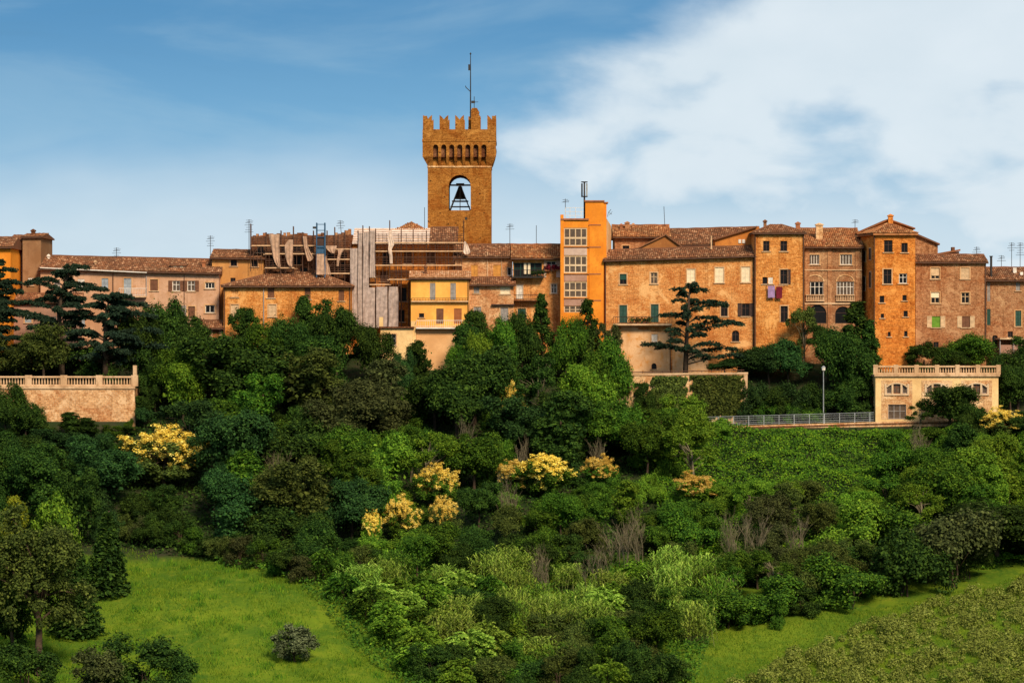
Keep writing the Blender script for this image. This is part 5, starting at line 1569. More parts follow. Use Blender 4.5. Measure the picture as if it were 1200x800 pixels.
def lamp_post(label, px, pyt, Y, pyb=None):
    x = wx(px, Y)
    z0 = gz(x, Y) if pyb is None else wz(pyb, Y)
    z1 = wz(pyt, Y)
    r = empty('street_lamp', (x, Y, z0), label, 'street lamp', 'street lamps by the road')
    MB().tube([(x, Y, z0 - .2), (x, Y, z0 + 1.2), (x, Y, z1)], [.09, .07, .05], 7).build('post', STEEL, r)
    MB().lathe([(.06, z1), (.20, z1 + .12), (.24, z1 + .42), (.10, z1 + .55), (.04, z1 + .6)], x, Y, 8).build('lantern', WHITE, r)
    MB().lathe([(.26, z1 + .43), (.14, z1 + .58), (.03, z1 + .64)], x, Y, 8).build('lamp_cap', STEEL, r)


lamp_post('slim street lamp on the road before the dark evergreens', 965, 435, 389.5)
lamp_post('slim street lamp at the west end of the road railing', 706.5, 478, 388.5)

# balustraded building by the road
QY = 388.6
wins = []
for c in (1051, 1098, 1144.5):
    wins += [(c, 455, 8, 12, 'greyglass', {'frame': 'brown', 'arch': 1.5, 'sill': False}), (c - 9.2, 455.7, 5.4, 10.6, 'greyglass', {'frame': 'grey', 'sill': False, 'mul': 0}), (c + 9.2, 455.7, 5.4, 10.6, 'greyglass', {'frame': 'grey', 'sill': False, 'mul': 0})]
wins += [(1051.3, 482.3, 21, 17, 'greyglass', {'frame': 'grey', 'door': True, 'trim': 'white', 'mul': 2, 'bars': [.55]})]
r23, _ = house('balustraded_building', 'low cream and brick building with roof balustrade beside the road', QY, 1026, 1170, 441, 441, 505, PL_CREAM, wins, 8, None, cat='building')
for c in (1051, 1098, 1144.5):
    x0, x1 = wx(c - 18, QY), wx(c + 18, QY)
    z0, z1 = wz(469.5, QY), wz(445.5, QY)
    hls = [hole_of(s, QY - .03) for s in wins if abs(s[0] - c) < 12 and s[1] < 460]
    mb_ = MB(); facade(mb_, x0, x1, wz(490, QY) if c < 1060 else wz(500, QY), z1, z1, QY - .03, hls + ([hole_of(wins[-1], QY - .03)] if c < 1060 else []), .02)
    mb_.build('brick_panel', BR_PALE, r23)
    m_ = MB()
    for k in range(14):
        t0, t1 = math.pi * (.16 + .68 * k / 14), math.pi * (.16 + .68 * (k + 1) / 14)
        f_ = lambda t, r_: (wx(c - r_ * math.cos(t), QY), wz(457.5 - (r_ * .62) * math.sin(t), QY))
        P_ = [f_(t0, 15.2), f_(t1, 15.2), f_(t1, 12.8), f_(t0, 12.8)]
        m_.prism([(a, b) for a, b in P_[::-1]], QY - .12, QY - .034)
    m_.build('arch_moulding', CREAMTRIM, r23)
    for a in (-13.3, -5.2, 5.2, 13.3):
        box_obj('mullion', CREAMTRIM, r23, wx(c + a - 1, QY), wx(c + a + 1, QY), QY - .10, QY - .034, wz(462, QY), wz(449.5, QY))
    box_obj('sill', CREAMTRIM, r23, wx(c - 14.5, QY), wx(c + 14.5, QY), QY - .16, QY - .034, wz(463, QY), wz(461.3, QY))
box_obj('cornice', STONE, r23, wx(1024.5, QY), wx(1171.5, QY), QY - .25, QY + 8.2, wz(440.9, QY), wz(438.8, QY))
baluster_run(r23, wx(1026, QY), wx(1170, QY), QY + .1, wz(438.7, QY), wz(428.3, QY), 6, STONE, pier_w=.5)

# ================================================================== vegetation kit


def unit(v):
    return v / np.maximum(np.linalg.norm(v, axis=-1, keepdims=True), 1e-9)


def leaves(rng, P, Nn, size, elong=1.5, jitter=0.7, flat=0.0):
    """diamond leaves at P facing roughly Nn"""
    k = len(P)
    nn_ = unit(Nn + rng.normal(size=(k, 3)) * jitter)
    t = unit(np.cross(nn_, rng.normal(size=(k, 3))))
    if flat: t[:, 2] *= (1 - flat); t = unit(t)
    b = np.cross(nn_, t)
    s = (size * rng.uniform(0.6, 1.35, size=(k, 1)))
    a = t * s * elong * 0.5; b = b * s * 0.5
    tip = nn_ * s * 0.12
    v = np.stack([P - a - tip, P + b, P + a - tip, P - b], 1).reshape(-1, 3)
    f = np.arange(4 * k).reshape(-1, 4)
    return v, f


def merge(parts):
    vs, fs, o = [], [], 0
    for v, f in parts:
        vs.append(v); fs.append(f + o); o += len(v)
    return np.concatenate(vs), np.concatenate(fs)


def lobes_broad(rng, W_, H_, n_, zc, rz, spread=(0.5, 0.95), rad=(0.13, 0.26), up=0.25):
    """a crown of several sub-crowns of different height and reach, each covered with lobes"""
    m_ = int(rng.integers(4, 7))
    th = rng.uniform(0, 6.283) + np.arange(m_) * 6.283 / m_ + rng.normal(size=m_) * .35
    reach = rng.uniform(.30, .62, m_)
    lift = rng.uniform(-.45, .62, m_)
    S = np.stack([np.cos(th) * reach * W_ / 2, np.sin(th) * reach * W_ / 2, zc + lift * rz], 1)
    S = np.concatenate([S, [[rng.normal() * .1 * W_, rng.normal() * .1 * W_, zc + .38 * rz]]])
    Q = np.concatenate([rng.uniform(.28, .58, m_), [.46]])
    k = rng.integers(0, len(S), n_)
    d = unit(rng.normal(size=(n_, 3)) + unit(S[k] - (0, 0, zc)) * .6 + (0, 0, up))
    d[:, 2] = np.maximum(d[:, 2], -0.6)
    t = rng.uniform(*spread, size=(n_, 1))
    C = S[k] + d * t * Q[k][:, None] * np.array([W_ / 2, W_ / 2, rz]) * 1.12
    R = rng.uniform(*rad, size=n_) * W_ * .72
    return C, R


def lobes_round(rng, W_, n_, zc, rz, rad=(.10, .18)):
    d = unit(rng.normal(size=(n_, 3)) + (0, 0, .3))
    d[:, 2] = np.maximum(d[:, 2], -.7)
    C = d * rng.uniform(.55, .92, size=(n_, 1)) * np.array([W_ / 2, W_ / 2, rz]) + (0, 0, zc)
    return C, rng.uniform(*rad, size=n_) * W_ * .8


def lobe_leaves(rng, C, R, n_, size, W_, zc, elong=1.5, jitter=0.42, lift=0.45, fuzz=0.30):
    # every lobe breaks up into sprays of its own
    m_ = 4
    Cs = np.repeat(C, m_, 0); Rs = np.repeat(R, m_)
    d = unit(rng.normal(size=Cs.shape) + unit(Cs - (0, 0, zc * .8)) * .8 + (0, 0, .2))
    Cs = Cs + d * (Rs * rng.uniform(.35, .95, len(Rs)))[:, None]
    Rs = Rs * rng.uniform(.38, .72, len(Rs))
    C = np.concatenate([C, Cs]); R = np.concatenate([R * .8, Rs])
    w = R ** 1.7; w = w / w.sum()
    k = rng.choice(len(C), n_, p=w)
    out_ = unit(C[k] - (0, 0, zc * 0.8))
    d = unit(rng.normal(size=(n_, 3)) + out_ * 0.6 + (0, 0, lift))
    t = 1 - 0.55 * rng.random((n_, 1)) ** 1.5
    far = rng.random((n_, 1)) < fuzz
    t = np.where(far, 1.0 + .85 * rng.random((n_, 1)) ** 1.6, t)
    r = R[k][:, None] * t * np.array([1, 1, 0.85])
    P = C[k] + d * r
    return leaves(rng, P, d + (0, 0, 0.45), size, elong, jitter)


def trunk_mesh(rng, H_, top, r0, tips, name='trunk', stems=1):
    m_ = MB()
    rr = random.Random(int(rng.integers(1e6)))
    for s in range(stems):
        a = rr.uniform(0, 6.28)
        off = 0.0 if stems == 1 else 0.35
        base = Vector((off * math.cos(a), off * math.sin(a), -0.8))
        bend = Vector((rr.uniform(-.4, .4), rr.uniform(-.4, .4), top))
        mid = base.lerp(bend, .5) + Vector((rr.uniform(-.25, .25), rr.uniform(-.25, .25), 0))
        m_.tube([base, base.lerp(mid, .3), mid, bend], [r0 * 1.25, r0, r0 * .8, r0 * .45], 7)
        for t in tips[s::stems]:
            st_ = mid.lerp(bend, rr.uniform(.0, .95))
            e_ = Vector(t)
            mm_ = st_.lerp(e_, .5) + Vector((0, 0, (e_ - st_).length * .12))
            m_.tube([st_, mm_, e_], [r0 * .38, r0 * .24, r0 * .08], 5)
    me_ = bpy.data.meshes.new(name)
    me_.from_pydata(m_.v, [], m_.f)
    me_.polygons.foreach_set('use_smooth', [True] * len(me_.polygons))
    return me_


PROTO = {}


def add_proto(key, H_, W_, parts):
    """parts: list of (part name, mesh, default material or None for the tone material)"""
    for nm, me_, mt in parts:
        me_.materials.append(mt if mt is not None else LEAF['mid'])
    PROTO.setdefault(key, []).append((H_, W_, parts))


def as_mesh(name, vf):
    return mesh_np(name, *vf)


for i in range(7):       # broad-leaved trees
    rng = np.random.default_rng(100 + i)
    H_, W_ = 8.0, 6.6 + (i % 3) * .5
    zc, rz = 4.7, 3.2
    C, R = lobes_broad(rng, W_, H_, 70 + 4 * i, zc, rz)
    vf = merge([lobe_leaves(rng, C, R, 22000, .165, W_, zc), leaves(rng, rng.normal(size=(900, 3)) * (W_ * .13, W_ * .13, rz * .28) + (0, 0, zc), rng.normal(size=(900, 3)), .34)])
    add_proto('broad', H_, W_, [('trunk', trunk_mesh(rng, H_, 5.4, .2, [tuple(c) for c in C[:9]]), BARK), ('crown', as_mesh('crown', vf), None)])
for i in range(4):       # tall oval trees
    rng = np.random.default_rng(200 + i)
    H_, W_ = 9.0, 4.8
    zc, rz = 5.3, 3.8
    C, R = lobes_broad(rng, W_, H_, 72, zc, rz, rad=(.13, .25))
    vf = merge([lobe_leaves(rng, C, R, 18500, .155, W_, zc), leaves(rng, rng.normal(size=(900, 3)) * (W_ * .13, W_ * .13, rz * .28) + (0, 0, zc), rng.normal(size=(900, 3)), .34)])
    add_proto('tall', H_, W_, [('trunk', trunk_mesh(rng, H_, 6.4, .17, [tuple(c) for c in C[:9]]), BARK), ('crown', as_mesh('crown', vf), None)])
for i in range(3):       # loose airy trees with gaps
    rng = np.random.default_rng(300 + i)
    H_, W_ = 8.5, 6.4
    zc, rz = 5.0, 3.4
    C, R = lobes_broad(rng, W_, H_, 30, zc, rz, spread=(.55, 1.05), rad=(.08, .17))
    vf = lobe_leaves(rng, C, R, 13000, .14, W_, zc, jitter=.9)
    add_proto('loose', H_, W_, [('trunk', trunk_mesh(rng, H_, 6.2, .15, [tuple(c) for c in C[:22]]), BARK_PALE), ('crown', as_mesh('crown', vf), None)])
for i in range(5):       # bushes: foliage to the ground
    rng = np.random.default_rng(400 + i)
    H_, W_ = 4.0, 5.0
    zc, rz = 1.7, 2.1
    C, R = lobes_broad(rng, W_, H_, 60, zc, rz, rad=(.12, .24), up=.5)
    vf = lobe_leaves(rng, C, R, 15500, .13, W_, zc * .6)
    add_proto('bush', H_, W_, [('stem', trunk_mesh(rng, H_, 2.2, .07, [tuple(c) for c in C[:12]], 'stem', 3), BARK), ('crown', as_mesh('crown', vf), None)])
for i in range(3):       # neat round domes
    rng = np.random.default_rng(450 + i)
    H_, W_ = 4.4, 4.6
    C, R = lobes_round(rng, W_, 90, 2.1, 2.2)
    vf = lobe_leaves(rng, C, R, 11000, .15, W_, 1.8)
    add_proto('dome', H_, W_, [('stem', trunk_mesh(rng, H_, 2.2, .08, [tuple(c) for c in C[:12]], 'stem', 3), BARK), ('crown', as_mesh('crown', vf), None)])
rng = np.random.default_rng(470)      # great old field tree
H_, W_ = 12.6, 9.2
C, R = lobes_broad(rng, W_, H_, 150, 7.2, 5.2, rad=(.07, .15))
C2, R2 = lobes_round(rng, W_ * .8, 70, 6.4, 4.2, rad=(.07, .13))
C, R = np.concatenate([C, C2]), np.concatenate([R, R2])
vf = lobe_leaves(rng, C, R, 34000, .165, W_, 6.0)
add_proto('great', H_, W_, [('trunk', trunk_mesh(rng, H_, 8.4, .34, [tuple(c) for c in C[:26]]), BARK), ('crown', as_mesh('crown', vf), None)])
for i in range(3):       # dense dark conifers with a bushy cone
    rng = np.random.default_rng(500 + i)
    H_, W_ = 9.0, 4.6
    z = rng.uniform(.8, 8.3, 90) ; z = np.sort(z)
    rad = (1 - (z / 8.9) ** 1.3) * W_ / 2 * rng.uniform(.65, 1.08, 90)
    th = rng.uniform(0, 6.28, 90)
    C = np.stack([rad * .78 * np.cos(th), rad * .78 * np.sin(th), z], 1)
    R = .35 + .30 * rad / (W_ / 2)
    vf = lobe_leaves(rng, C, R, 15000, .145, W_, 3.0, elong=2.2, lift=.6)
    add_proto('conifer', H_, W_, [('trunk', trunk_mesh(rng, H_, 7.6, .17, [tuple(c) for c in C[::9]]), BARK), ('crown', as_mesh('crown', vf), None)])
for i in range(2):       # spruce with drooping tiers
    rng = np.random.default_rng(600 + i)
    H_, W_ = 9.0, 5.0
    Ps, Ns = [], []
    for k in range(38):
        z = .5 + 8.2 * k / 38
        R_ = (W_ / 2) * (1 - z / 9.2) ** .85
        nb = 13 if R_ > 1 else 8
        for j in range(nb):
            a = 6.283 * (j + rng.random() * .7) / nb + k
            t = rng.random(26) ** .7
            L = R_ * rng.uniform(.8, 1.12)
            x = t * L
            zz_ = z - .32 * x * x / max(L, .3) * .55 + .10 * x
            side = rng.normal(size=26) * .20 * (1 - .4 * t)
            Ps.append(np.stack([x * math.cos(a) - side * math.sin(a), x * math.sin(a) + side * math.cos(a), zz_ - abs(side) * .35 + rng.normal(size=26) * .07], 1))
            Ns.append(np.stack([np.full(26, .3 * math.cos(a)), np.full(26, .3 * math.sin(a)), np.ones(26)], 1))
    P, Nn = np.concatenate(Ps), np.concatenate(Ns)
    vf = leaves(rng, P, Nn, .24, 1.8, .6)
    add_proto('spruce', H_, W_, [('trunk', trunk_mesh(rng, H_, 8.8, .17, []), BARK), ('crown', as_mesh('crown', vf), None)])
for i in range(3):       # sumac-like shrubs: drooping feathered fronds
    rng = np.random.default_rng(700 + i)
    H_, W_ = 3.6, 4.6
    Ps, Ns = [], []
    for k in range(210):
        d = unit(rng.normal(size=3) + (0, 0, .9))
        o_ = d * rng.uniform(.7, 1.0) * (W_ / 2 * .8, W_ / 2 * .8, 2.2) + (0, 0, .9)
        dirv_ = unit(np.array([d[0], d[1], rng.uniform(-.1, .5)]))
        L = rng.uniform(.7, 1.1)
        sd_ = unit(np.cross(dirv_, (0, 0, 1)))
        for t in np.linspace(.05, 1, 11):
            c = o_ + dirv_ * L * t + np.array([0, 0, -.55 * L * t * t])
            for s in (-1, 1):
                Ps.append(c + sd_ * s * .13 * (1.1 - .5 * t)); Ns.append(np.array([0, 0, 1]) + sd_ * s * .5)
    vf = leaves(rng, np.array(Ps), np.array(Ns), .17, 1.9, .3)
    add_proto('frond', H_, W_, [('stem', trunk_mesh(rng, H_, 1.8, .05, [(rng.uniform(-1.6, 1.6), rng.uniform(-1.6, 1.6), 2.4) for _ in range(12)], 'stem', 3), BARK), ('crown', as_mesh('crown', vf), None)])
for i in range(3):       # giant cane clumps
    rng = np.random.default_rng(800 + i)
    H_, W_ = 3.6, 3.6
    Ps, fs = [], []
    st_ = MB()
    for k in range(95):
        bx_, by_ = rng.normal(size=2) * .8
        hgt = rng.uniform(2.2, 3.7)
        lean = rng.normal(size=2) * .28
        st_.tube([(bx_, by_, -.4), (bx_ + lean[0], by_ + lean[1], hgt)], [.022, .010], 3)
        for t in np.linspace(.25, 1.0, 11):
            p0 = np.array([bx_ + lean[0] * t, by_ + lean[1] * t, hgt * t])
            a = rng.uniform(0, 6.28); L = rng.uniform(.45, .8)
            dv = np.array([math.cos(a), math.sin(a), 0]); sv = np.array([-dv[1], dv[0], 0]) * .055
            pm = p0 + dv * L * .5 + (0, 0, L * .42); pe = p0 + dv * L + (0, 0, L * .12)
            o_ = len(Ps)
            Ps += [p0 - sv, p0 + sv, pm + sv, pm - sv, pe + sv * .2, pe - sv * .2]
            fs += [[o_, o_ + 1, o_ + 2, o_ + 3], [o_ + 3, o_ + 2, o_ + 4, o_ + 5]]
    sm_ = bpy.data.meshes.new('stem'); sm_.from_pydata(st_.v, [], st_.f)
    add_proto('cane', H_, W_, [('stem', sm_, plain('cane_stem', (.16, .18, .05), .8)), ('crown', as_mesh('crown', (np.array(Ps), np.array(fs))), None)])
for i in range(3):       # flowering trees: golden heads over green
    rng = np.random.default_rng(900 + i)
    H_, W_ = 6.5, 5.4
    zc, rz = 3.5, 2.9
    C, R = lobes_round(rng, W_, 62, zc, rz, rad=(.10, .20))
    C = C + rng.normal(size=C.shape) * .22
    order = np.argsort(-C[:, 2] + rng.normal(size=len(C)) * .5)
    top = order[:40]
    low = order[14:]
    vf = lobe_leaves(rng, C[low], R[low] * .97, 13000, .155, W_, zc)
    Cb = np.repeat(C[top], 5, 0) + rng.normal(size=(len(top) * 5, 3)) * .5 + (0, 0, .25)
    bf = lobe_leaves(rng, Cb, np.full(len(Cb), .40), 17000, .125, W_, zc, elong=1.2, lift=.5)
    add_proto('flowering', H_, W_, [('trunk', trunk_mesh(rng, H_, 4.4, .15, [tuple(c) for c in C[:9]]), BARK), ('crown', as_mesh('crown', vf), None), ('blossoms', as_mesh('blossoms', bf), LEAF['gold'])])


def bare_mesh(seed):
    rr = random.Random(seed)
    m_ = MB()
    def grow(p, d, L, r, lev):
        e_ = p + d * L
        mid = p.lerp(e_, .5) + Vector((rr.uniform(-.07, .07), rr.uniform(-.07, .07), 0)) * L
        m_.tube([p, mid, e_], [r, r * .82, r * .55], 5 if lev < 2 else 3)
        if lev >= 4: return
        for k in range(rr.choice((2, 3, 3)) if lev else 6):
            a = rr.uniform(0, 6.28); sp = rr.uniform(.18, .5)
            nd = (d + Vector((math.cos(a), math.sin(a), rr.uniform(.1, .4))) * sp).normalized()
            grow(p.lerp(e_, rr.uniform(.35, 1.0)), nd, L * rr.uniform(.4, .62), r * .55, lev + 1)
    for s in range(5):
        grow(Vector((rr.uniform(-1.2, 1.2), rr.uniform(-1.0, 1.0), -.5)), Vector((rr.uniform(-.22, .22), rr.uniform(-.22, .22), 1)).normalized(), rr.uniform(2.2, 4.2), rr.uniform(.03, .05), 0)
    me_ = bpy.data.meshes.new('branches'); me_.from_pydata(m_.v, [], m_.f)
    return me_


for i in range(3):
    add_proto('bare', 6.0, 4.0, [('branches', bare_mesh(40 + i), BARK_PALE)])

NAMES = {'dome': 'round_bush', 'great': 'field_tree', 'broad': 'broadleaf_tree', 'tall': 'oval_tree', 'loose': 'airy_tree', 'bush': 'bush', 'conifer': 'dense_conifer', 'spruce': 'spruce_tree', 'frond': 'sumac_shrub', 'cane': 'cane_clump',
         'flowering': 'flowering_tree', 'bare': 'bare_tree'}
KIND_WORD = {'dome': 'dome-shaped bush', 'great': 'spreading old tree', 'broad': 'round leafy tree', 'tall': 'tall oval tree', 'loose': 'airy open tree', 'bush': 'bush', 'conifer': 'cone-shaped evergreen', 'spruce': 'tiered spruce', 'frond': 'feathery shrub',
             'cane': 'cane clump', 'flowering': 'golden-blossomed tree', 'bare': 'leafless grey tree'}
CAT_WORD = {'dome': 'bush', 'great': 'tree', 'broad': 'tree', 'tall': 'tree', 'loose': 'tree', 'bush': 'bush', 'conifer': 'tree', 'spruce': 'tree', 'frond': 'shrub', 'cane': 'cane', 'flowering': 'tree', 'bare': 'tree'}
PLACED = []
PR = random.Random(5)


def plant(kind, X, Y, H_, W_, tone='mid', label=None, variant=None, z=None):
    protos = PROTO[kind]
    v = PR.randrange(len(protos)) if variant is None else variant
    ph, pw, parts = protos[v]
    z = gz(X, Y) if z is None else z
    root = bpy.data.objects.new(NAMES[kind], None)
    root.empty_display_size = .5
    root.location = (X, Y, z)
    root.rotation_euler = (PR.uniform(-.05, .05), PR.uniform(-.05, .05), PR.uniform(0, 6.28))
    sx = W_ / pw
    root.scale = (sx * PR.uniform(.92, 1.08), sx * PR.uniform(.92, 1.08), H_ / ph)
    col.objects.link(root)
    for nm, me_, mt in parts:
        o = bpy.data.objects.new(nm, me_)
        o.parent = root
        col.objects.link(o)
        if mt is None:
            o.material_slots[0].link = 'OBJECT'
            o.material_slots[0].material = LEAF[tone]
    root['category'] = CAT_WORD[kind]
    PLACED.append(dict(o=root, kind=kind, tone=tone, X=X, Y=Y, H=H_, W=W_, label=label, px=600 + X / Y * F, py=400 - (z + H_ * .6) / Y * F, yb=400 - z / Y * F))
    return root


def plant_px(kind, px, pyt, wpx, Y, tone='mid', label=None, variant=None, z=None):
    """a plant whose top shows at pyt and whose crown is wpx wide in the photo"""
    ratio = {'flowering': .82, 'broad': .62, 'tall': .9, 'loose': .8, 'bare': 1.25}.get(kind, 0)
    while ratio and z is None and 341 < Y < 386.5 and wz(pyt, Y) - gz(wx(px, Y), Y) < ratio * wpx * Y / F:
        Y -= .5
    X = wx(px, Y)
    zb = gz(X, Y) if z is None else z
    return plant(kind, X, Y, max(1.0, wz(pyt, Y) - zb), wpx * Y / F, tone, label, variant, z)


TONES = [(30,480,'deep'),(95,500,'deep'),(60,540,'deep'),(150,560,'deep'),(120,600,'teal'),(220,560,'deep'),(270,590,'teal'),(320,600,'deep'),(250,630,'deep'),(350,640,'deep'),(200,400,'deep'),
 (232,412,'mid'),(215,440,'bright'),(180,470,'teal'),(250,450,'mid'),(290,410,'deep'),(310,440,'mid'),(330,480,'deep'),(420,410,'deep'),(400,460,'teal'),(440,470,'brown'),(380,500,'brown'),(480,430,'deep'),
 (520,460,'deep'),(470,500,'mid'),(300,530,'mid'),(340,550,'olive'),(410,540,'mid'),(460,540,'deep'),(250,500,'teal'),(540,400,'mid'),(560,430,'deep'),(600,400,'mid'),(640,410,'mid'),(700,420,'mid'),
 (620,440,'deep'),(690,450,'bright'),(560,480,'teal'),(590,500,'mid'),(650,480,'deep'),(700,480,'mid'),(620,520,'teal'),(560,540,'mid'),(740,500,'mid'),(790,480,'bright'),(770,520,'mid'),(660,560,'deep'),
 (720,570,'mid'),(830,520,'bright'),(800,600,'mid'),(600,600,'olive'),(650,620,'mid'),(560,620,'deep'),(500,620,'mid'),(450,620,'bright'),(420,640,'deep'),(700,640,'olive'),(750,640,'brown'),(850,570,'bright'),
 (900,560,'bright'),(960,560,'bright'),(1020,560,'mid'),(1100,550,'mid'),(1150,550,'bright'),(1180,580,'bright'),(1050,600,'mid'),(950,610,'olive'),(900,620,'brown'),(850,640,'mid'),(800,690,'mid'),(870,700,'deep'),
 (930,690,'mid'),(990,690,'mid'),(1050,650,'deep'),(1120,650,'brown'),(1180,640,'deep'),(1150,600,'mid'),(1100,490,'deep'),(1190,450,'deep'),(900,430,'teal'),(1000,420,'deep'),(500,560,'bright'),(530,590,'mid'),(580,575,'bright'),(680,600,'mid'),(740,560,'bright'),(760,610,'mid'),(1000,590,'bright'),(1080,570,'bright'),(1130,570,'bright'),(660,400,'bright'),(590,420,'bright'),(450,520,'bright'),(270,470,'mid'),(120,540,'teal'),(180,620,'deep'),(400,600,'teal')]


def tone_at(px, py):
    return min(TONES, key=lambda t: (t[0] - px) ** 2 + (t[1] - py) ** 2 + PR.uniform(0, 900))[2]


# meadow edge (world): the meadow lies west of this line
ME_Y = np.array([270, 300, 306, 317, 329, 338, 346, 350.5])
ME_X = np.array([(p - 600) / F * y for p, y in ((520, 270), (478, 300), (445, 306), (404, 317), (362, 329), (302, 338), (230, 346), (140, 350.5))])


def in_meadow(X, Y):
    return (Y < 350.5) & (X < np.interp(Y, ME_Y, ME_X))


# east field: south of this line
EF_X = np.array([(p - 600) / F * y for p, y in ((815, 300), (838, 318.7), (900, 320), (1000, 326.5), (1100, 332.8), (1200, 343), (1300, 350))])
EF_Y = np.array([300, 318.7, 320, 326.5, 332.8, 343, 350])


def in_field(X, Y):
    return (X > 16.0) & (Y < np.interp(X, EF_X, EF_Y))


# ------------------------------------------------------------------ plants picked out one by one
P_ = plant_px
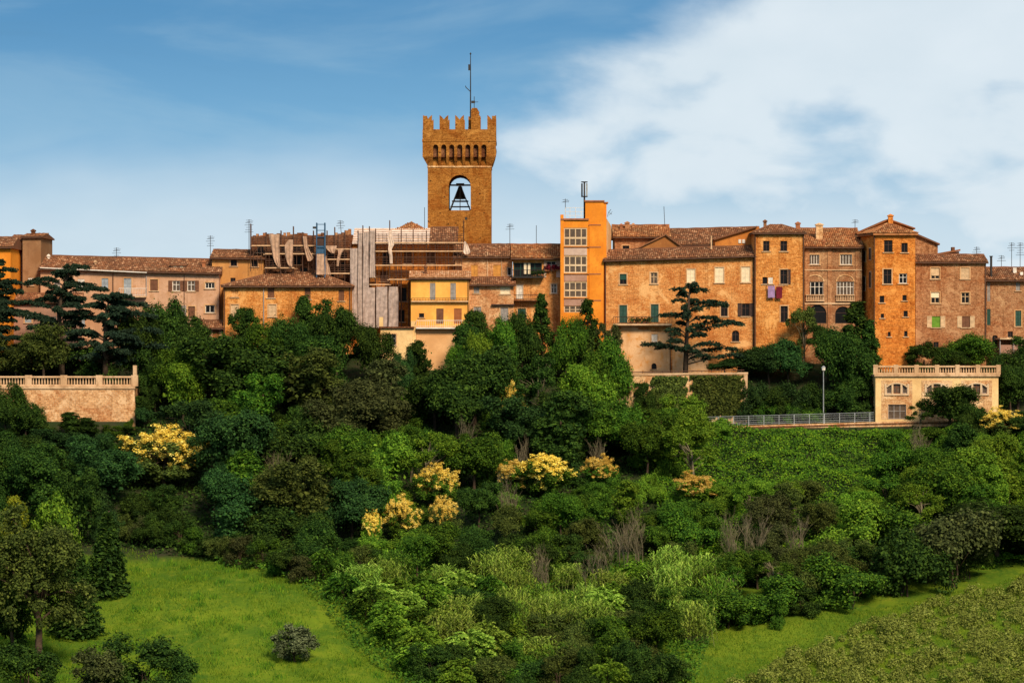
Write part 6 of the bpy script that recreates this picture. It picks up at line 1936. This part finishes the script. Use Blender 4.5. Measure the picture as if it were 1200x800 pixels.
# along the foot of the town
for a in [('broad', 190, 353, 62, 394, 'deep'), ('broad', 163, 364, 50, 391, 'deep'), ('broad', 226, 380, 52, 393, 'deep'), ('broad', 252, 394, 46, 393.5, 'mid'), ('tall', 288, 364, 38, 396, 'deep'),
          ('broad', 312, 381, 50, 394, 'mid'), ('broad', 341, 376, 50, 394, 'deep'), ('tall', 368, 349, 44, 396.5, 'deep'), ('broad', 395, 371, 56, 394, 'deep'), ('broad', 432, 389, 46, 393.5, 'deep'),
          ('tall', 490, 402, 34, 391, 'deep'), ('broad', 474, 412, 34, 390, 'teal'), ('broad', 540, 408, 34, 392, 'mid'), ('tall', 545, 380, 34, 394, 'deep'), ('tall', 563, 361, 36, 396.5, 'deep'),
          ('broad', 588, 374, 46, 395, 'mid'), ('broad', 613, 366, 42, 396, 'deep'), ('conifer', 638, 341, 46, 397, 'deep'), ('conifer', 686, 343, 48, 397, 'deep'), ('broad', 662, 374, 42, 394, 'mid'),
          ('loose', 711, 382, 44, 396, 'brown'), ('broad', 722, 400, 46, 390.5, 'mid'), ('broad', 702, 408, 50, 391, 'mid'),
          ('broad', 850, 421, 40, 394.5, 'teal'), ('broad', 874, 409, 50, 396, 'teal'), ('broad', 902, 404, 50, 396, 'teal'), ('broad', 925, 400, 50, 395, 'teal'), ('loose', 940, 361, 46, 398, 'olive'),
          ('loose', 968, 382, 44, 396.5, 'deep'), ('conifer', 1001, 349, 66, 395.5, 'deep'), ('conifer', 1016, 372, 44, 394, 'deep'), ('broad', 985, 395, 58, 393, 'deep'), ('dome', 1083, 402, 46, 397.5, 'deep'), ('broad', 1137, 393, 60, 397.5, 'mid'),
          ('broad', 1112, 410, 40, 397.2, 'deep'), ('broad', 1192, 412, 56, 393, 'deep'), ('broad', 1185, 432, 44, 391.5, 'deep'), ('broad', 1215, 400, 50, 396, 'deep'),
          ('bush', 880, 446, 48, 391.6, 'teal'), ('bush', 905, 452, 46, 391.4, 'deep'), ('bush', 930, 450, 50, 391.5, 'teal'), ('bush', 955, 448, 46, 391.6, 'deep'), ('bush', 985, 446, 52, 391.7, 'deep'), ('bush', 1008, 450, 46, 391.6, 'deep'),
          ('bush', 900, 470, 34, 390.7, 'mid'), ('bush', 950, 468, 34, 390.7, 'mid'), ('bush', 925, 472, 30, 390.6, 'mid'),
          # before the balustraded building
          ('broad', 1113, 457, 66, 383.5, 'deep'), ('loose', 1078, 474, 44, 383.5, 'deep'), ('broad', 1142, 474, 50, 383.3, 'deep'), ('flowering', 1176, 481, 42, 384, 'olive'), ('broad', 1202, 486, 46, 383, 'deep'), ('bush', 1090, 500, 50, 381.5, 'mid'),
          # west terrace
          ('broad', 52, 389, 60, 388.5, 'olive'), ('broad', 20, 402, 50, 390, 'olive'), ('bush', 98, 405, 60, 392, 'deep'), ('bush', 138, 408, 56, 392, 'deep'), ('broad', 30, 470, 48, 381.5, 'deep'), ('broad', 8, 450, 44, 382, 'deep'),
          ('tall', 84, 484, 30, 382, 'deep'), ('tall', 102, 490, 28, 382, 'deep'), ('broad', 70, 506, 50, 380.5, 'teal'), ('bush', 150, 492, 12, 384.6, 'mid'), ('broad', 118, 516, 44, 379.5, 'mid'), ('bush', 138, 519, 40, 380, 'deep'),
          ('broad', 182, 418, 46, 389, 'deep'), ('tall', 172, 452, 26, 386.5, 'deep'), ('bush', 171, 478, 30, 385, 'teal'), ('bush', 20, 503, 44, 383.2, 'deep'), ('bush', 48, 506, 34, 383.4, 'mid'), ('bush', 132, 509, 30, 383.6, 'mid'), ('bush', 152, 511, 26, 383.6, 'deep'), ('bush', 98, 508, 30, 383.4, 'deep'),
          # remarkable trees on the wooded slope
          ('tall', 360, 411, 74, 385, 'olive'), ('broad', 222, 408, 62, 388, 'mid'), ('broad', 214, 432, 54, 385, 'bright'), ('broad', 300, 412, 60, 389, 'mid'), ('broad', 440, 446, 96, 379, 'brown'), ('broad', 510, 440, 60, 385, 'deep'),
          ('broad', 395, 470, 70, 377, 'brown'), ('broad', 690, 430, 60, 387, 'bright'), ('broad', 560, 394, 40, 391.5, 'bright'),
          ('flowering', 193, 506, 84, 378, 'olive'), ('flowering', 604, 542, 46, 366, 'mid'), ('flowering', 640, 536, 60, 366.5, 'mid'), ('flowering', 704, 537, 38, 368, 'mid'), ('flowering', 812, 557, 44, 364, 'bright'),
          ('flowering', 471, 587, 38, 352, 'mid'), ('flowering', 512, 548, 46, 362, 'mid'), ('flowering', 521, 586, 34, 353, 'olive'), ('flowering', 434, 600, 26, 350, 'bright'), ('flowering', 600, 455, 26, 384, 'mid'),
          ('bush', 755, 447, 28, 390.2, 'deep'),
          ('bush', 800, 466, 56, 384.2, 'bright'), ('bush', 780, 480, 60, 383.5, 'mid'), ('bush', 745, 482, 60, 383.5, 'mid'), ('bush', 826, 492, 50, 383, 'bright'), ('bush', 770, 500, 70, 379, 'mid'), ('bush', 720, 500, 60, 380, 'mid'),
          # foot of the wood, east
          ('bush', 992, 658, 96, 327.5, 'mid'), ('bush', 905, 676, 80, 322.5, 'mid'), ('bush', 850, 690, 70, 321, 'mid'), ('bush', 940, 690, 56, 323.5, 'deep'), ('bush', 912, 706, 24, 319.5, 'mid'), ('bush', 1060, 618, 100, 333.5, 'deep'),
          ('bush', 1115, 600, 110, 338, 'brown'), ('broad', 1172, 590, 110, 347, 'deep'), ('bush', 800, 690, 60, 320, 'mid'), ('bush', 1215, 600, 80, 348, 'deep'),
          # west foreground
          ('tall', 90, 550, 44, 349, 'deep'), ('dome', 66, 582, 58, 340, 'bright'), ('tall', 15, 586, 34, 336, 'yellow'), ('great', 44, 603, 126, 301.5, 'olive'), ('spruce', 124, 596, 62, 330.5, 'deep'), ('spruce', 90, 636, 70, 316, 'deep'),
          ('dome', 343, 733, 48, 307, 'silver'), ('bush', 30, 755, 90, 294.5, 'deep'), ('bush', 165, 752, 100, 291.5, 'deep'), ('bush', 110, 766, 80, 290.5, 'brown'), ('bush', 205, 770, 60, 290.5, 'deep'), ('bush', -5, 690, 70, 310, 'deep'),
          ('broad', 18, 630, 80, 308, 'deep')]:
    kk, px_, py_, w_, Y_, t_ = a
    P_(kk, px_, py_, w_, Y_, t_)
# leafless trees that show pale against the wood
for px_, py_, w_, Y_ in ((545, 478, 34, 377), (602, 556, 40, 357), (612, 500, 30, 370), (693, 508, 44, 372), (745, 596, 60, 348), (720, 606, 44, 346), (700, 636, 56, 338), (640, 640, 46, 338), (895, 586, 60, 347), (930, 590, 50, 346),
                         (330, 522, 30, 366), (865, 600, 44, 344), (1080, 500, 30, 380)):
    P_('bare', px_, py_, w_, Y_)

# ------------------------------------------------------------------ the wood: every tree its own object
FR_ = random.Random(21)
for k_ in range(15):                  # low hem of bushes where the wood meets the meadow
    px_ = 148 + k_ * 15 + FR_.uniform(-4, 4)
    Yb = float(np.interp(px_, [140, 230, 302, 362], [350.5, 346, 338, 329])) + FR_.uniform(1.6, 3.0)
    plant('bush', wx(px_, Yb), Yb, FR_.uniform(1.7, 2.8), FR_.uniform(2.6, 3.8), FR_.choice(['deep', 'olive', 'mid', 'deep', 'brown']))
taken = [(p['X'], p['Y'], p['W']) for p in PLACED]


def free(X, Y, r):
    return all((X - a) ** 2 + ((Y - b)) ** 2 > (r + .28 * w) ** 2 for a, b, w in taken)


KEEP = []      # (px0, px1, lowest visible py, Y): nothing planted in front may rise above that line
for p in PLACED:
    if p['kind'] == 'flowering' or (p['kind'] == 'bare' and p['Y'] > 344):
        wpx = p['W'] * F / p['Y']
        tp = 400 - (gz(p['X'], p['Y']) + p['H']) / p['Y'] * F
        KEEP.append((p['px'] - wpx * .42, p['px'] + wpx * .42, tp + wpx * (.72 if p['kind'] == 'flowering' else .95), p['Y']))
KEEP += [(1026, 1072, 497, 388), (496, 520, 424, 398), (450, 484, 404, 398), (-30, 158, 512, 384.5), (838, 1022, 566, 384), (716, 800, 478, 390), (335, 395, 470, 384.5), (400, 490, 500, 378.5), (190, 245, 470, 384.5)]


def cap_height(px, wpx, Y, zg, h):
    for a, b, py, Yk in KEEP:
        if Y < Yk - .4 and px + wpx * .42 > a and px - wpx * .42 < b:
            h = min(h, (400 - py) / F * Y - zg)
    return h


row = 0
Yg = 347.0
while Yg < 396:
    Xg = -57.0 + (row % 2) * 2.4
    while Xg < 60:
        X = Xg + FR_.uniform(-1.4, 1.4); Y = Yg + FR_.uniform(-1.4, 1.4)
        Xg += 5.4
        px = 600 + X / Y * F
        if in_meadow(X, Y) or in_field(X, Y): continue
        if X < -41.6 and Y > 382.5: continue
        if X < -36.5 and Y > 378.5: continue
        if X > 7 and Y > 383.0: continue
        if X > 7.5 and 391 > Y > 380 and px > 700: continue
        if 825 < px < 1040 and Y > 367: continue          # open ivy slope
        if not free(X, Y, 1.9): continue
        zg = gz(X, Y)
        h = FR_.uniform(5.6, 9.4)
        if Y > 390: h = FR_.uniform(4.5, 6.0)
        if px > 780 and Y > 350: h = FR_.uniform(3.8, 6.4)
        if px > 1068: h = FR_.uniform(4.6, 7.2)
        if 430 < px < 780 and Y < 358: h = FR_.uniform(3.6, 5.4)
        h = cap_height(px, h * .9 / Y * F, Y, zg, h)
        if h < 1.6: continue
        top = 400 - (zg + h) / Y * F
        t = tone_at(px, top + 20)
        kind = FR_.choices(['broad', 'tall', 'loose', 'bush'], [5, 3.2, 1.8, .8])[0]
        if h < 4.4: kind = FR_.choice(['bush', 'broad'])
        if h < 3 or Y < 350.5: kind = 'bush'
        w = max(3.4, h * FR_.uniform(.82, 1.12)) if kind != 'tall' else h * FR_.uniform(.58, .7)
        if kind == 'bush': h *= .75
        plant(kind, X, Y, h, w, t)
        taken.append((X, Y, w))
    Yg += 4.7
    row += 1

# understorey bushes in the gaps
Yg = 349.0
row = 0
while Yg < 392:
    Xg = -56.0 + (row % 2) * 1.9
    while Xg < 60:
        X = Xg + FR_.uniform(-1.2, 1.2); Y = Yg + FR_.uniform(-1.2, 1.2)
        Xg += 4.0
        px = 600 + X / Y * F
        if in_meadow(X, Y) or in_field(X, Y) or (X < -36.5 and Y > 378) or (X > 7 and Y > 381): continue
        if 825 < px < 1040 and Y > 367: continue
        if not free(X, Y, .75): continue
        zg = gz(X, Y)
        h = cap_height(px, 34, Y, zg, FR_.uniform(2.2, 3.9))
        if h < 1.4: continue
        w = FR_.uniform(3.0, 4.6)
        plant('bush', X, Y, h, w, tone_at(px, 400 - (zg + h) / Y * F + 10))
        taken.append((X, Y, w))
    Yg += 4.0
    row += 1

# lower thicket between the meadow and the field: fronds, canes and bushes
Yg = 297.0
row = 0
while Yg < 347:
    Xg = -30.0 + (row % 2) * 1.7
    while Xg < 62:
        X = Xg + FR_.uniform(-1.1, 1.1); Y = Yg + FR_.uniform(-1.1, 1.1)
        Xg += 3.5
        px = 600 + X / Y * F
        if in_meadow(X - 2.3, Y) or in_field(X + 1.0, Y - 1.4): continue
        if px > 1260: continue
        if not free(X, Y, 1.2): continue
        pyb = 400 - gz(X, Y) / Y * F
        if px < 850 and pyb > 680:
            if px < 560 and pyb < 775: kind = FR_.choices(['frond', 'bush', 'cane'], [6, .4, 2])[0]
            elif 560 <= px < 720 and pyb < 755: kind = FR_.choices(['cane', 'frond'], [6, 1])[0]
            elif 570 < px < 780 and pyb >= 745: kind = FR_.choices(['bush', 'frond', 'cane', 'broad'], [4, 1.5, 1.5, 1])[0]
            elif px >= 780: kind = FR_.choices(['cane', 'frond'], [4, 1])[0]
            else: kind = FR_.choices(['frond', 'bush'], [3, 1])[0]
        else:
            kind = FR_.choices(['broad', 'bush', 'loose'], [2, 6, .6])[0]
            if in_field(X, Y - 4): kind = 'bush'
        if kind == 'frond': t, h, w = FR_.choice(['bright', 'bright', 'cane', 'mid']), FR_.uniform(2.4, 3.6), FR_.uniform(3.4, 4.8)
        elif kind == 'cane': t, h, w = FR_.choice(['cane', 'cane', 'bright']), FR_.uniform(2.6, 3.8), FR_.uniform(3.0, 4.2)
        elif kind == 'bush': t, h, w = (FR_.choice(['deep', 'mid', 'olive', 'deep']), FR_.uniform(2.2, 3.6), FR_.uniform(3.2, 4.8))
        else: t, h, w = tone_at(px, pyb - 45), FR_.uniform(3.6, 5.2), FR_.uniform(3.6, 5.0)
        h = cap_height(px, w / Y * F, Y, gz(X, Y), h)
        if h < 1.2: continue
        plant(kind, X, Y, h, w, t)
        taken.append((X, Y, w))
    Yg += 3.5
    row += 1

# ------------------------------------------------------------------ cedars: trunk, level limbs, flat plates of needles


def cedar(label, trunk_px, Y, plates, rbase=.34, seed=0, extra=26, dens=1.6):
    rng = np.random.default_rng(seed)
    rr = random.Random(seed)
    pts = [Vector(W(a, b, Y)) for a, b in trunk_px]
    base = pts[0].copy(); base.z = gz(base.x, Y)
    root = empty('cedar_tree', base, label, 'tree', 'cedars')
    pts[0].z = base.z - .5
    mb_ = MB()
    k = len(pts)
    mb_.tube(pts, [rbase * (1 - .8 * i / (k - 1)) for i in range(k)], 8)
    Ps, Ns = [], []
    zs = [p.z for p in pts]
    allp = list(plates)
    zlo, zhi = min(wz(p[1], Y) for p in plates), pts[-1].z
    reach = max(p[2] for p in plates) * Y / F * 1.5
    for k2 in range(extra):              # lesser limbs all round the trunk
        h_ = rr.random() ** .9
        zc_ = zlo + (zhi - zlo) * h_
        a_ = rr.uniform(0, 6.283)
        L_ = reach * (1.05 - .75 * h_) * rr.uniform(.5, 1.0)
        xt = float(np.interp(zc_, zs, [p.x for p in pts]))
        allp.append((600 + (xt + L_ * .6 * math.cos(a_)) / Y * F, 400 - (zc_ + .3) / Y * F, L_ * .45 / Y * F, L_ * .6 * math.sin(a_)))
    for pl in allp:
        px, py, hw = pl[:3]
        dy = pl[3] if len(pl) > 3 else rr.uniform(-.7, .7)
        c = Vector(W(px, py, Y)); c.y = Y + dy
        r_ = hw * Y / F
        zst = max(zs[0] + 1, c.z - .35 - .16 * abs(c.x - pts[-1].x))
        s = Vector((float(np.interp(zst, zs, [p.x for p in pts])), Y, min(zst, zs[-1])))
        out_ = (c - s); out_.z = 0
        m2 = s.lerp(c, .5) + Vector((0, 0, .18))
        end = c + out_.normalized() * r_ * .9; end.z = c.z - .12 * r_
        mb_.tube([s, m2, c, end], [rbase * .26, rbase * .18, rbase * .11, .02], 5)
        path = [s, m2, c, end]
        axis = np.array((end - s)); axis[2] = 0; axis = unit(axis)
        side_ = np.array([-axis[1], axis[0], 0.0])
        length = (end - s).length
        for q in range(int(dens * (6 + 11 * length))):
            t = (.18 + .82 * rr.random() ** .75) * 2.999
            i0 = int(t)
            p0 = np.array(path[i0].lerp(path[i0 + 1], t - i0))
            ang = rr.choice((-1, 1)) * rr.uniform(.2, 1.45)
            dv = axis * math.cos(ang) + side_ * math.sin(ang)
            L = rr.uniform(.2, .62) * (.5 + .22 * min(length, 3.5))
            nl = int(22 * L) + 5
            tt = rng.random(nl)
            P = p0 + dv * (tt * L)[:, None] + side_ * (rng.normal(size=nl) * .05)[:, None] + axis * (rng.normal(size=nl) * .05)[:, None]
            P[:, 2] += .08 * np.sin(tt * 3.0) - .28 * L * tt ** 2 + np.abs(rng.normal(size=nl)) * .05 + rr.gauss(.03, .10)
            Ps.append(P); Ns.append(np.tile((0, -.25, 1.0), (nl, 1)))
    P, Nn = np.concatenate(Ps), np.concatenate(Ns)
    v, f = leaves(rng, P, Nn, .115, 2.4, .8)
    me_ = mesh_np('crown', v - np.array(base), f)
    me_.materials.append(LEAF['cedar'])
    o = bpy.data.objects.new('crown', me_); o.parent = root; col.objects.link(o)
    mb_.build('trunk', BARK, root, True)


cedar('lone dark cedar with level branches before the great brick house', [(803, 437), (804.5, 400), (807, 360), (808.5, 334)], 394.5,
      [(808, 335, 20), (797, 339, 10), (818, 340, 12), (798, 352, 9), (830, 354, 17), (842, 357, 9), (787, 369, 14), (799, 368, 10), (826, 372, 14), (843, 376, 22), (858, 379, 11), (815, 382, 9),
       (792, 386, 12), (770, 403, 15), (786, 406, 16), (828, 403, 15), (846, 408, 17), (858, 416, 12), (822, 417, 10)], seed=3)
cedar('tall flat-topped cedar rising through the west terrace', [(73, 450), (71, 400), (69, 365), (74, 335), (84, 315)], 391,
      [(90, 313, 16), (76, 319, 16), (57, 327, 18), (43, 331, 12), (85, 332, 28), (106, 338, 18), (66, 341, 16), (58, 350, 22), (36, 354, 16), (84, 349, 15), (24, 365, 20), (50, 371, 18), (76, 381, 15), (96, 366, 10), (62, 392, 16), (84, 398, 16)], .42, 4, 40, 3.3)
cedar('broad spreading cedar at the east end of the west terrace', [(124, 450), (123, 410), (124, 375), (128, 348)], 390,
      [(138, 346, 22), (124, 349, 20), (152, 356, 20), (108, 358, 18), (130, 362, 28), (158, 368, 26), (106, 372, 20), (132, 378, 34), (166, 386, 24), (100, 388, 20), (140, 394, 40), (110, 402, 30), (172, 404, 24), (130, 412, 40), (160, 420, 30), (96, 418, 22)], .42, 5, 40, 3.3)
cedar('cedar cut by the west edge, in front of the orange house', [(-6, 450), (-6, 400), (-5, 350), (-3, 308)], 389,
      [(-2, 309, 12), (6, 316, 12), (-14, 322, 14), (8, 330, 15), (12, 341, 14), (-10, 345, 18), (6, 354, 14), (14, 368, 16), (-12, 375, 20), (6, 384, 16), (14, 396, 18), (0, 408, 22)], .4, 6, 40, 3.3)

# ------------------------------------------------------------------ what nobody could count


def stuff(name, v, f, mat):
    me_ = mesh_np(name, v, f)
    me_.materials.append(mat)
    o = bpy.data.objects.new(name, me_)
    col.objects.link(o)
    return tag(o, kind='stuff')


rng = np.random.default_rng(77)
# ivy and bramble over the open slope below the road
k = 130000
X = rng.uniform(14, 64, k); Y = rng.uniform(345, 385.2, k)
px = 600 + X / Y * F
keep = (px > 770) & (px < 1260)
X, Y = X[keep], Y[keep]
mound = np.full(len(X), .35)
for q_ in range(14):                      # uneven heaps: many waves of unrelated direction and length
    th_, fr_, ph_ = rng.uniform(0, 3.14), rng.uniform(.25, 2.4), rng.uniform(0, 6.28)
    mound = mound + .22 / (1 + .5 * fr_) * np.sin((X * math.cos(th_) + Y * math.sin(th_)) * fr_ + ph_ + .8 * np.sin(X * .21 + q_))
hh = np.maximum(mound, 0) * 1.1 + rng.random(len(X)) ** 2 * .35
hh = hh * np.clip((385.4 - Y) / 2.5, .15, 1)
Pv = np.stack([X, Y, ground(X, Y) + hh], 1)
v, f = leaves(rng, Pv, np.tile((0, -.45, .9), (len(Pv), 1)), .165, 1.4, .6)
tag(stuff('ivy', v, f, LEAF['ivy']), 'bright green ivy and bramble covering the slope below the road', 'ivy')
# low undergrowth filling the gaps of the wood
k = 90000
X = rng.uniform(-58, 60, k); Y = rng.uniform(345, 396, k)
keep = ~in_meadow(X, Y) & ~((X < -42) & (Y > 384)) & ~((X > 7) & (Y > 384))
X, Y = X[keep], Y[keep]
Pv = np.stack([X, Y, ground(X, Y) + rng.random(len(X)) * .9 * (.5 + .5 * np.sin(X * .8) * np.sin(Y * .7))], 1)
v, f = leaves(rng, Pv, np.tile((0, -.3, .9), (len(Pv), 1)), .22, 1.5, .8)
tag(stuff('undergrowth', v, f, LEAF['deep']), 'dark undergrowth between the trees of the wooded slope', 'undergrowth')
# thicket floor
k = 60000
X = rng.uniform(-30, 20, k); Y = rng.uniform(296, 346, k)
keep = ~in_meadow(X + .4, Y) & ~in_field(X, Y)
X, Y = X[keep], Y[keep]
Pv = np.stack([X, Y, ground(X, Y) + rng.random(len(X)) * .8], 1)
v, f = leaves(rng, Pv, np.tile((0, -.3, .9), (len(Pv), 1)), .15, 2.2, .8)
tag(stuff('undergrowth', v, f, LEAF['mid']), 'green weeds under the canes and shrubs at the foot of the slope', 'undergrowth')


def blades(X, Y, h, w):
    k = len(X)
    a = rng.uniform(0, 6.283, k)
    z = ground(X, Y)
    dx_, dy_ = np.cos(a) * w, np.sin(a) * w * .4
    lx, ly = rng.normal(size=k) * h * .35, rng.normal(size=k) * h * .35
    v = np.stack([np.stack([X - dx_, Y - dy_, z - .02], 1), np.stack([X + dx_, Y + dy_, z - .02], 1), np.stack([X + lx, Y + ly, z + h], 1)], 1).reshape(-1, 3)
    return v, np.arange(3 * k).reshape(-1, 3)


k = 150000
X = rng.uniform(-58, -2, k); Y = rng.uniform(284, 352, k)
tuft = np.sin(X * .7 + 2 * np.sin(Y * .23)) * np.sin(Y * .35 + X * .2) + .6 * np.sin(X * 1.9) * np.sin(Y * 1.1)
keep = in_meadow(X, Y) & (rng.random(k) < .45 + .35 * tuft)
X, Y, tuft = X[keep], Y[keep], tuft[keep]
v, f = blades(X, Y, (.10 + .16 * rng.random(len(X))) * (1 + .5 * np.maximum(tuft, 0)), .045)
tag(stuff('grass', v, f, LEAF['grass']), 'short bright grass of the sloping meadow', 'grass')
cx_, cy_ = rng.uniform(-56, -4, 420), rng.uniform(290, 351, 420)
kp = in_meadow(cx_ + 1, cy_) & (rng.random(420) < .8)
cx_, cy_ = cx_[kp], cy_[kp]
rep_ = rng.integers(20, 90, len(cx_))
X = np.repeat(cx_, rep_) + rng.normal(size=rep_.sum()) * .35; Y = np.repeat(cy_, rep_) + rng.normal(size=rep_.sum()) * .5
v, f = blades(X, Y, .18 + .34 * rng.random(len(X)), .05)
tag(stuff('weeds', v, f, LEAF['ivy']), 'tufts of taller weeds scattered over the sloping meadow', 'weeds')
k = 90000
X = rng.uniform(15, 64, k); Y = rng.uniform(284, 350, k)
keep = in_field(X, Y)
X, Y = X[keep], Y[keep]
v, f = blades(X, Y, .10 + .18 * rng.random(len(X)), .045)
tag(stuff('grass', v, f, LEAF['grass']), 'grass strip between the wood and the rows of scrub', 'grass')
# rows of low grey-green scrub across the east field
SC_X = np.array([(p - 600) / F * y for p, y in ((865, 300), (935, 309.5), (1000, 317.5), (1100, 329.6), (1210, 341.8), (1300, 349))])
SC_Y = np.array([300, 309.5, 317.5, 329.6, 341.8, 349])
Cs, Rs = [], []
for r_ in range(16):
    off = .7 + r_ * 2.1
    x_ = 19.0
    while x_ < 64:
        xx = x_ + rng.uniform(-.3, .3)
        yy = float(np.interp(xx, SC_X, SC_Y)) - off * 1.25 + .5 * math.sin(xx * .5 + r_) + rng.uniform(-.35, .35)
        x_ += rng.uniform(.7, 1.15)
        if yy < 289 or yy > 349 or rng.random() < .08: continue
        rad_ = rng.uniform(.34, .72) if rng.random() < .88 else rng.uniform(.8, 1.05)
        Cs.append((xx, yy, gz(xx, yy) + rad_ * .45)); Rs.append(rad_)
Cs, Rs = np.array(Cs), np.array(Rs)
kk = rng.choice(len(Cs), 120000, p=Rs ** 2 / (Rs ** 2).sum())
d_ = unit(rng.normal(size=(len(kk), 3)) + (0, -.2, .55))
Pv = Cs[kk] + d_ * Rs[kk][:, None] * (1 - .4 * rng.random((len(kk), 1)) ** 2 + .35 * (rng.random((len(kk), 1)) < .12)) * (1, 1, 1.05)
v, f = leaves(rng, Pv, d_ + (0, 0, .3), .125, 2.0, .5)
tag(stuff('scrub', v, f, LEAF['scrub']), 'rows of low olive-brown scrub on the eastern field', 'scrub')


def wall_ivy(label, px0, px1, py0, py1, Y, n_, seed, tone='deep', gap=None):
    rg_ = np.random.default_rng(seed)
    px = rg_.uniform(px0, px1, n_); py = rg_.uniform(py0, py1, n_)
    e = np.minimum(np.minimum(px - px0, px1 - px), (py1 - py) * .8) + 4 * np.sin(py * .5 + px * .35) + 2 * np.sin(px * 1.3)
    kp = e > 1.0
    px, py, e = px[kp], py[kp], e[kp]
    yy = Y - .03 - rg_.random(len(px)) * np.minimum(.10 + e * .035, .55)
    P = np.stack([(px - 600) * yy / F, yy, (400 - py) * yy / F], 1)
    v, f = leaves(rg_, P, np.tile((0, -1.0, .35), (len(P), 1)), .20, 1.3, .6)
    o3 = np.array(W((px0 + px1) / 2, py1, Y))
    root = empty('climbing_ivy', o3, label, 'ivy', 'ivy on the garden wall')
    me_ = mesh_np('ivy', v - o3, f); me_.materials.append(LEAF[tone])
    o = bpy.data.objects.new('ivy', me_); o.parent = root; col.objects.link(o)


wall_ivy('ivy sheet on the garden wall between the bare brick and the cedar trunk', 762, 806, 441, 488, CWY, 5200, 1, 'olive')
wall_ivy('broad ivy sheet covering the east half of the garden wall', 809, 873, 440, 492, CWY, 7600, 2, 'olive')
wall_ivy('small ivy tuft on the bare brick of the garden wall', 744, 760, 449, 462, CWY, 700, 3, 'deep')
wall_ivy('thin ivy strand on the west end of the garden wall', 716, 734, 442, 470, CWY, 900, 4, 'mid')

# ------------------------------------------------------------------ labels of the plants: kind, tone, place
MARKS = [(0, 'the edge cedar'), (45, 'the flat-topped cedar'), (105, 'the gate post'), (165, 'the tan house'), (215, 'the red porch door'), (265, 'the golden brick house'), (320, 'the hipped roof'), (375, 'the blue hoist'),
         (425, 'the grey nets'), (470, 'the cream annex'), (515, 'the yellow house'), (560, 'the bell tower'), (605, 'the loggia house'), (655, 'the glazed stair tower'), (715, 'the long balcony'), (765, 'the garden wall'),
         (815, 'the lone cedar'), (870, 'the laundry house'), (925, 'the road lamp'), (975, 'the arcaded palace'), (1025, 'the corner tower'), (1075, 'the cream shutters'), (1125, 'the balustraded building'), (1175, 'the end house')]
BANDS = [(600, 'just below the town, under'), (430, 'high on the slope under'), (480, 'on the upper slope below'), (530, 'on the middle slope below'), (590, 'on the lower slope below'), (650, 'low down below'), (9999, 'at the bottom, in line with')]


def band(py):
    for lim, w in ((440, 'just under'), (490, 'on upper slope under'), (540, 'midway down under'), (590, 'on lower slope under'), (650, 'near slope foot under'), (715, 'at slope foot under'), (9999, 'in lowest ground under')):
        if py < lim: return w


groups = {}
for p in PLACED:
    mk = min(MARKS, key=lambda m_: abs(m_[0] + 20 - p['px']))[1]
    size = 'small' if p['H'] < 3.4 else ('' if p['H'] < 6.6 else 'large')
    tone = '' if p['kind'] == 'bare' else TONE_WORD[p['tone']]
    base = ' '.join(x for x in (size, tone, KIND_WORD[p['kind']], band(p['py']), mk) if x)
    groups.setdefault(base, []).append(p)
ORD = ['leftmost', 'second from left', 'third from left', 'fourth from left', 'fifth from left', 'sixth from left', 'seventh from left', 'eighth from left']
for base, ps in groups.items():
    ps.sort(key=lambda p: p['px'])
    for i, p in enumerate(ps):
        lab_ = base if len(ps) == 1 else base + ', ' + ('rightmost' if i == len(ps) - 1 else ORD[min(i, 7)])
        p['o']['label'] = lab_ if len(lab_.split()) <= 16 else lab_.replace('rightmost', 'last').replace(' from left', '').replace('near slope foot', 'near foot').replace('on lower slope', 'low').replace('on upper slope', 'high')
        p['o']['group'] = {'bush': 'bushes of the hillside', 'dome': 'bushes of the hillside', 'frond': 'feathery shrubs of the thicket', 'cane': 'cane clumps of the thicket', 'bare': 'leafless trees in the wood', 'flowering': 'golden flowering trees'}.get(p['kind'], 'trees of the wooded slope')
print('PLANTS', len(PLACED))
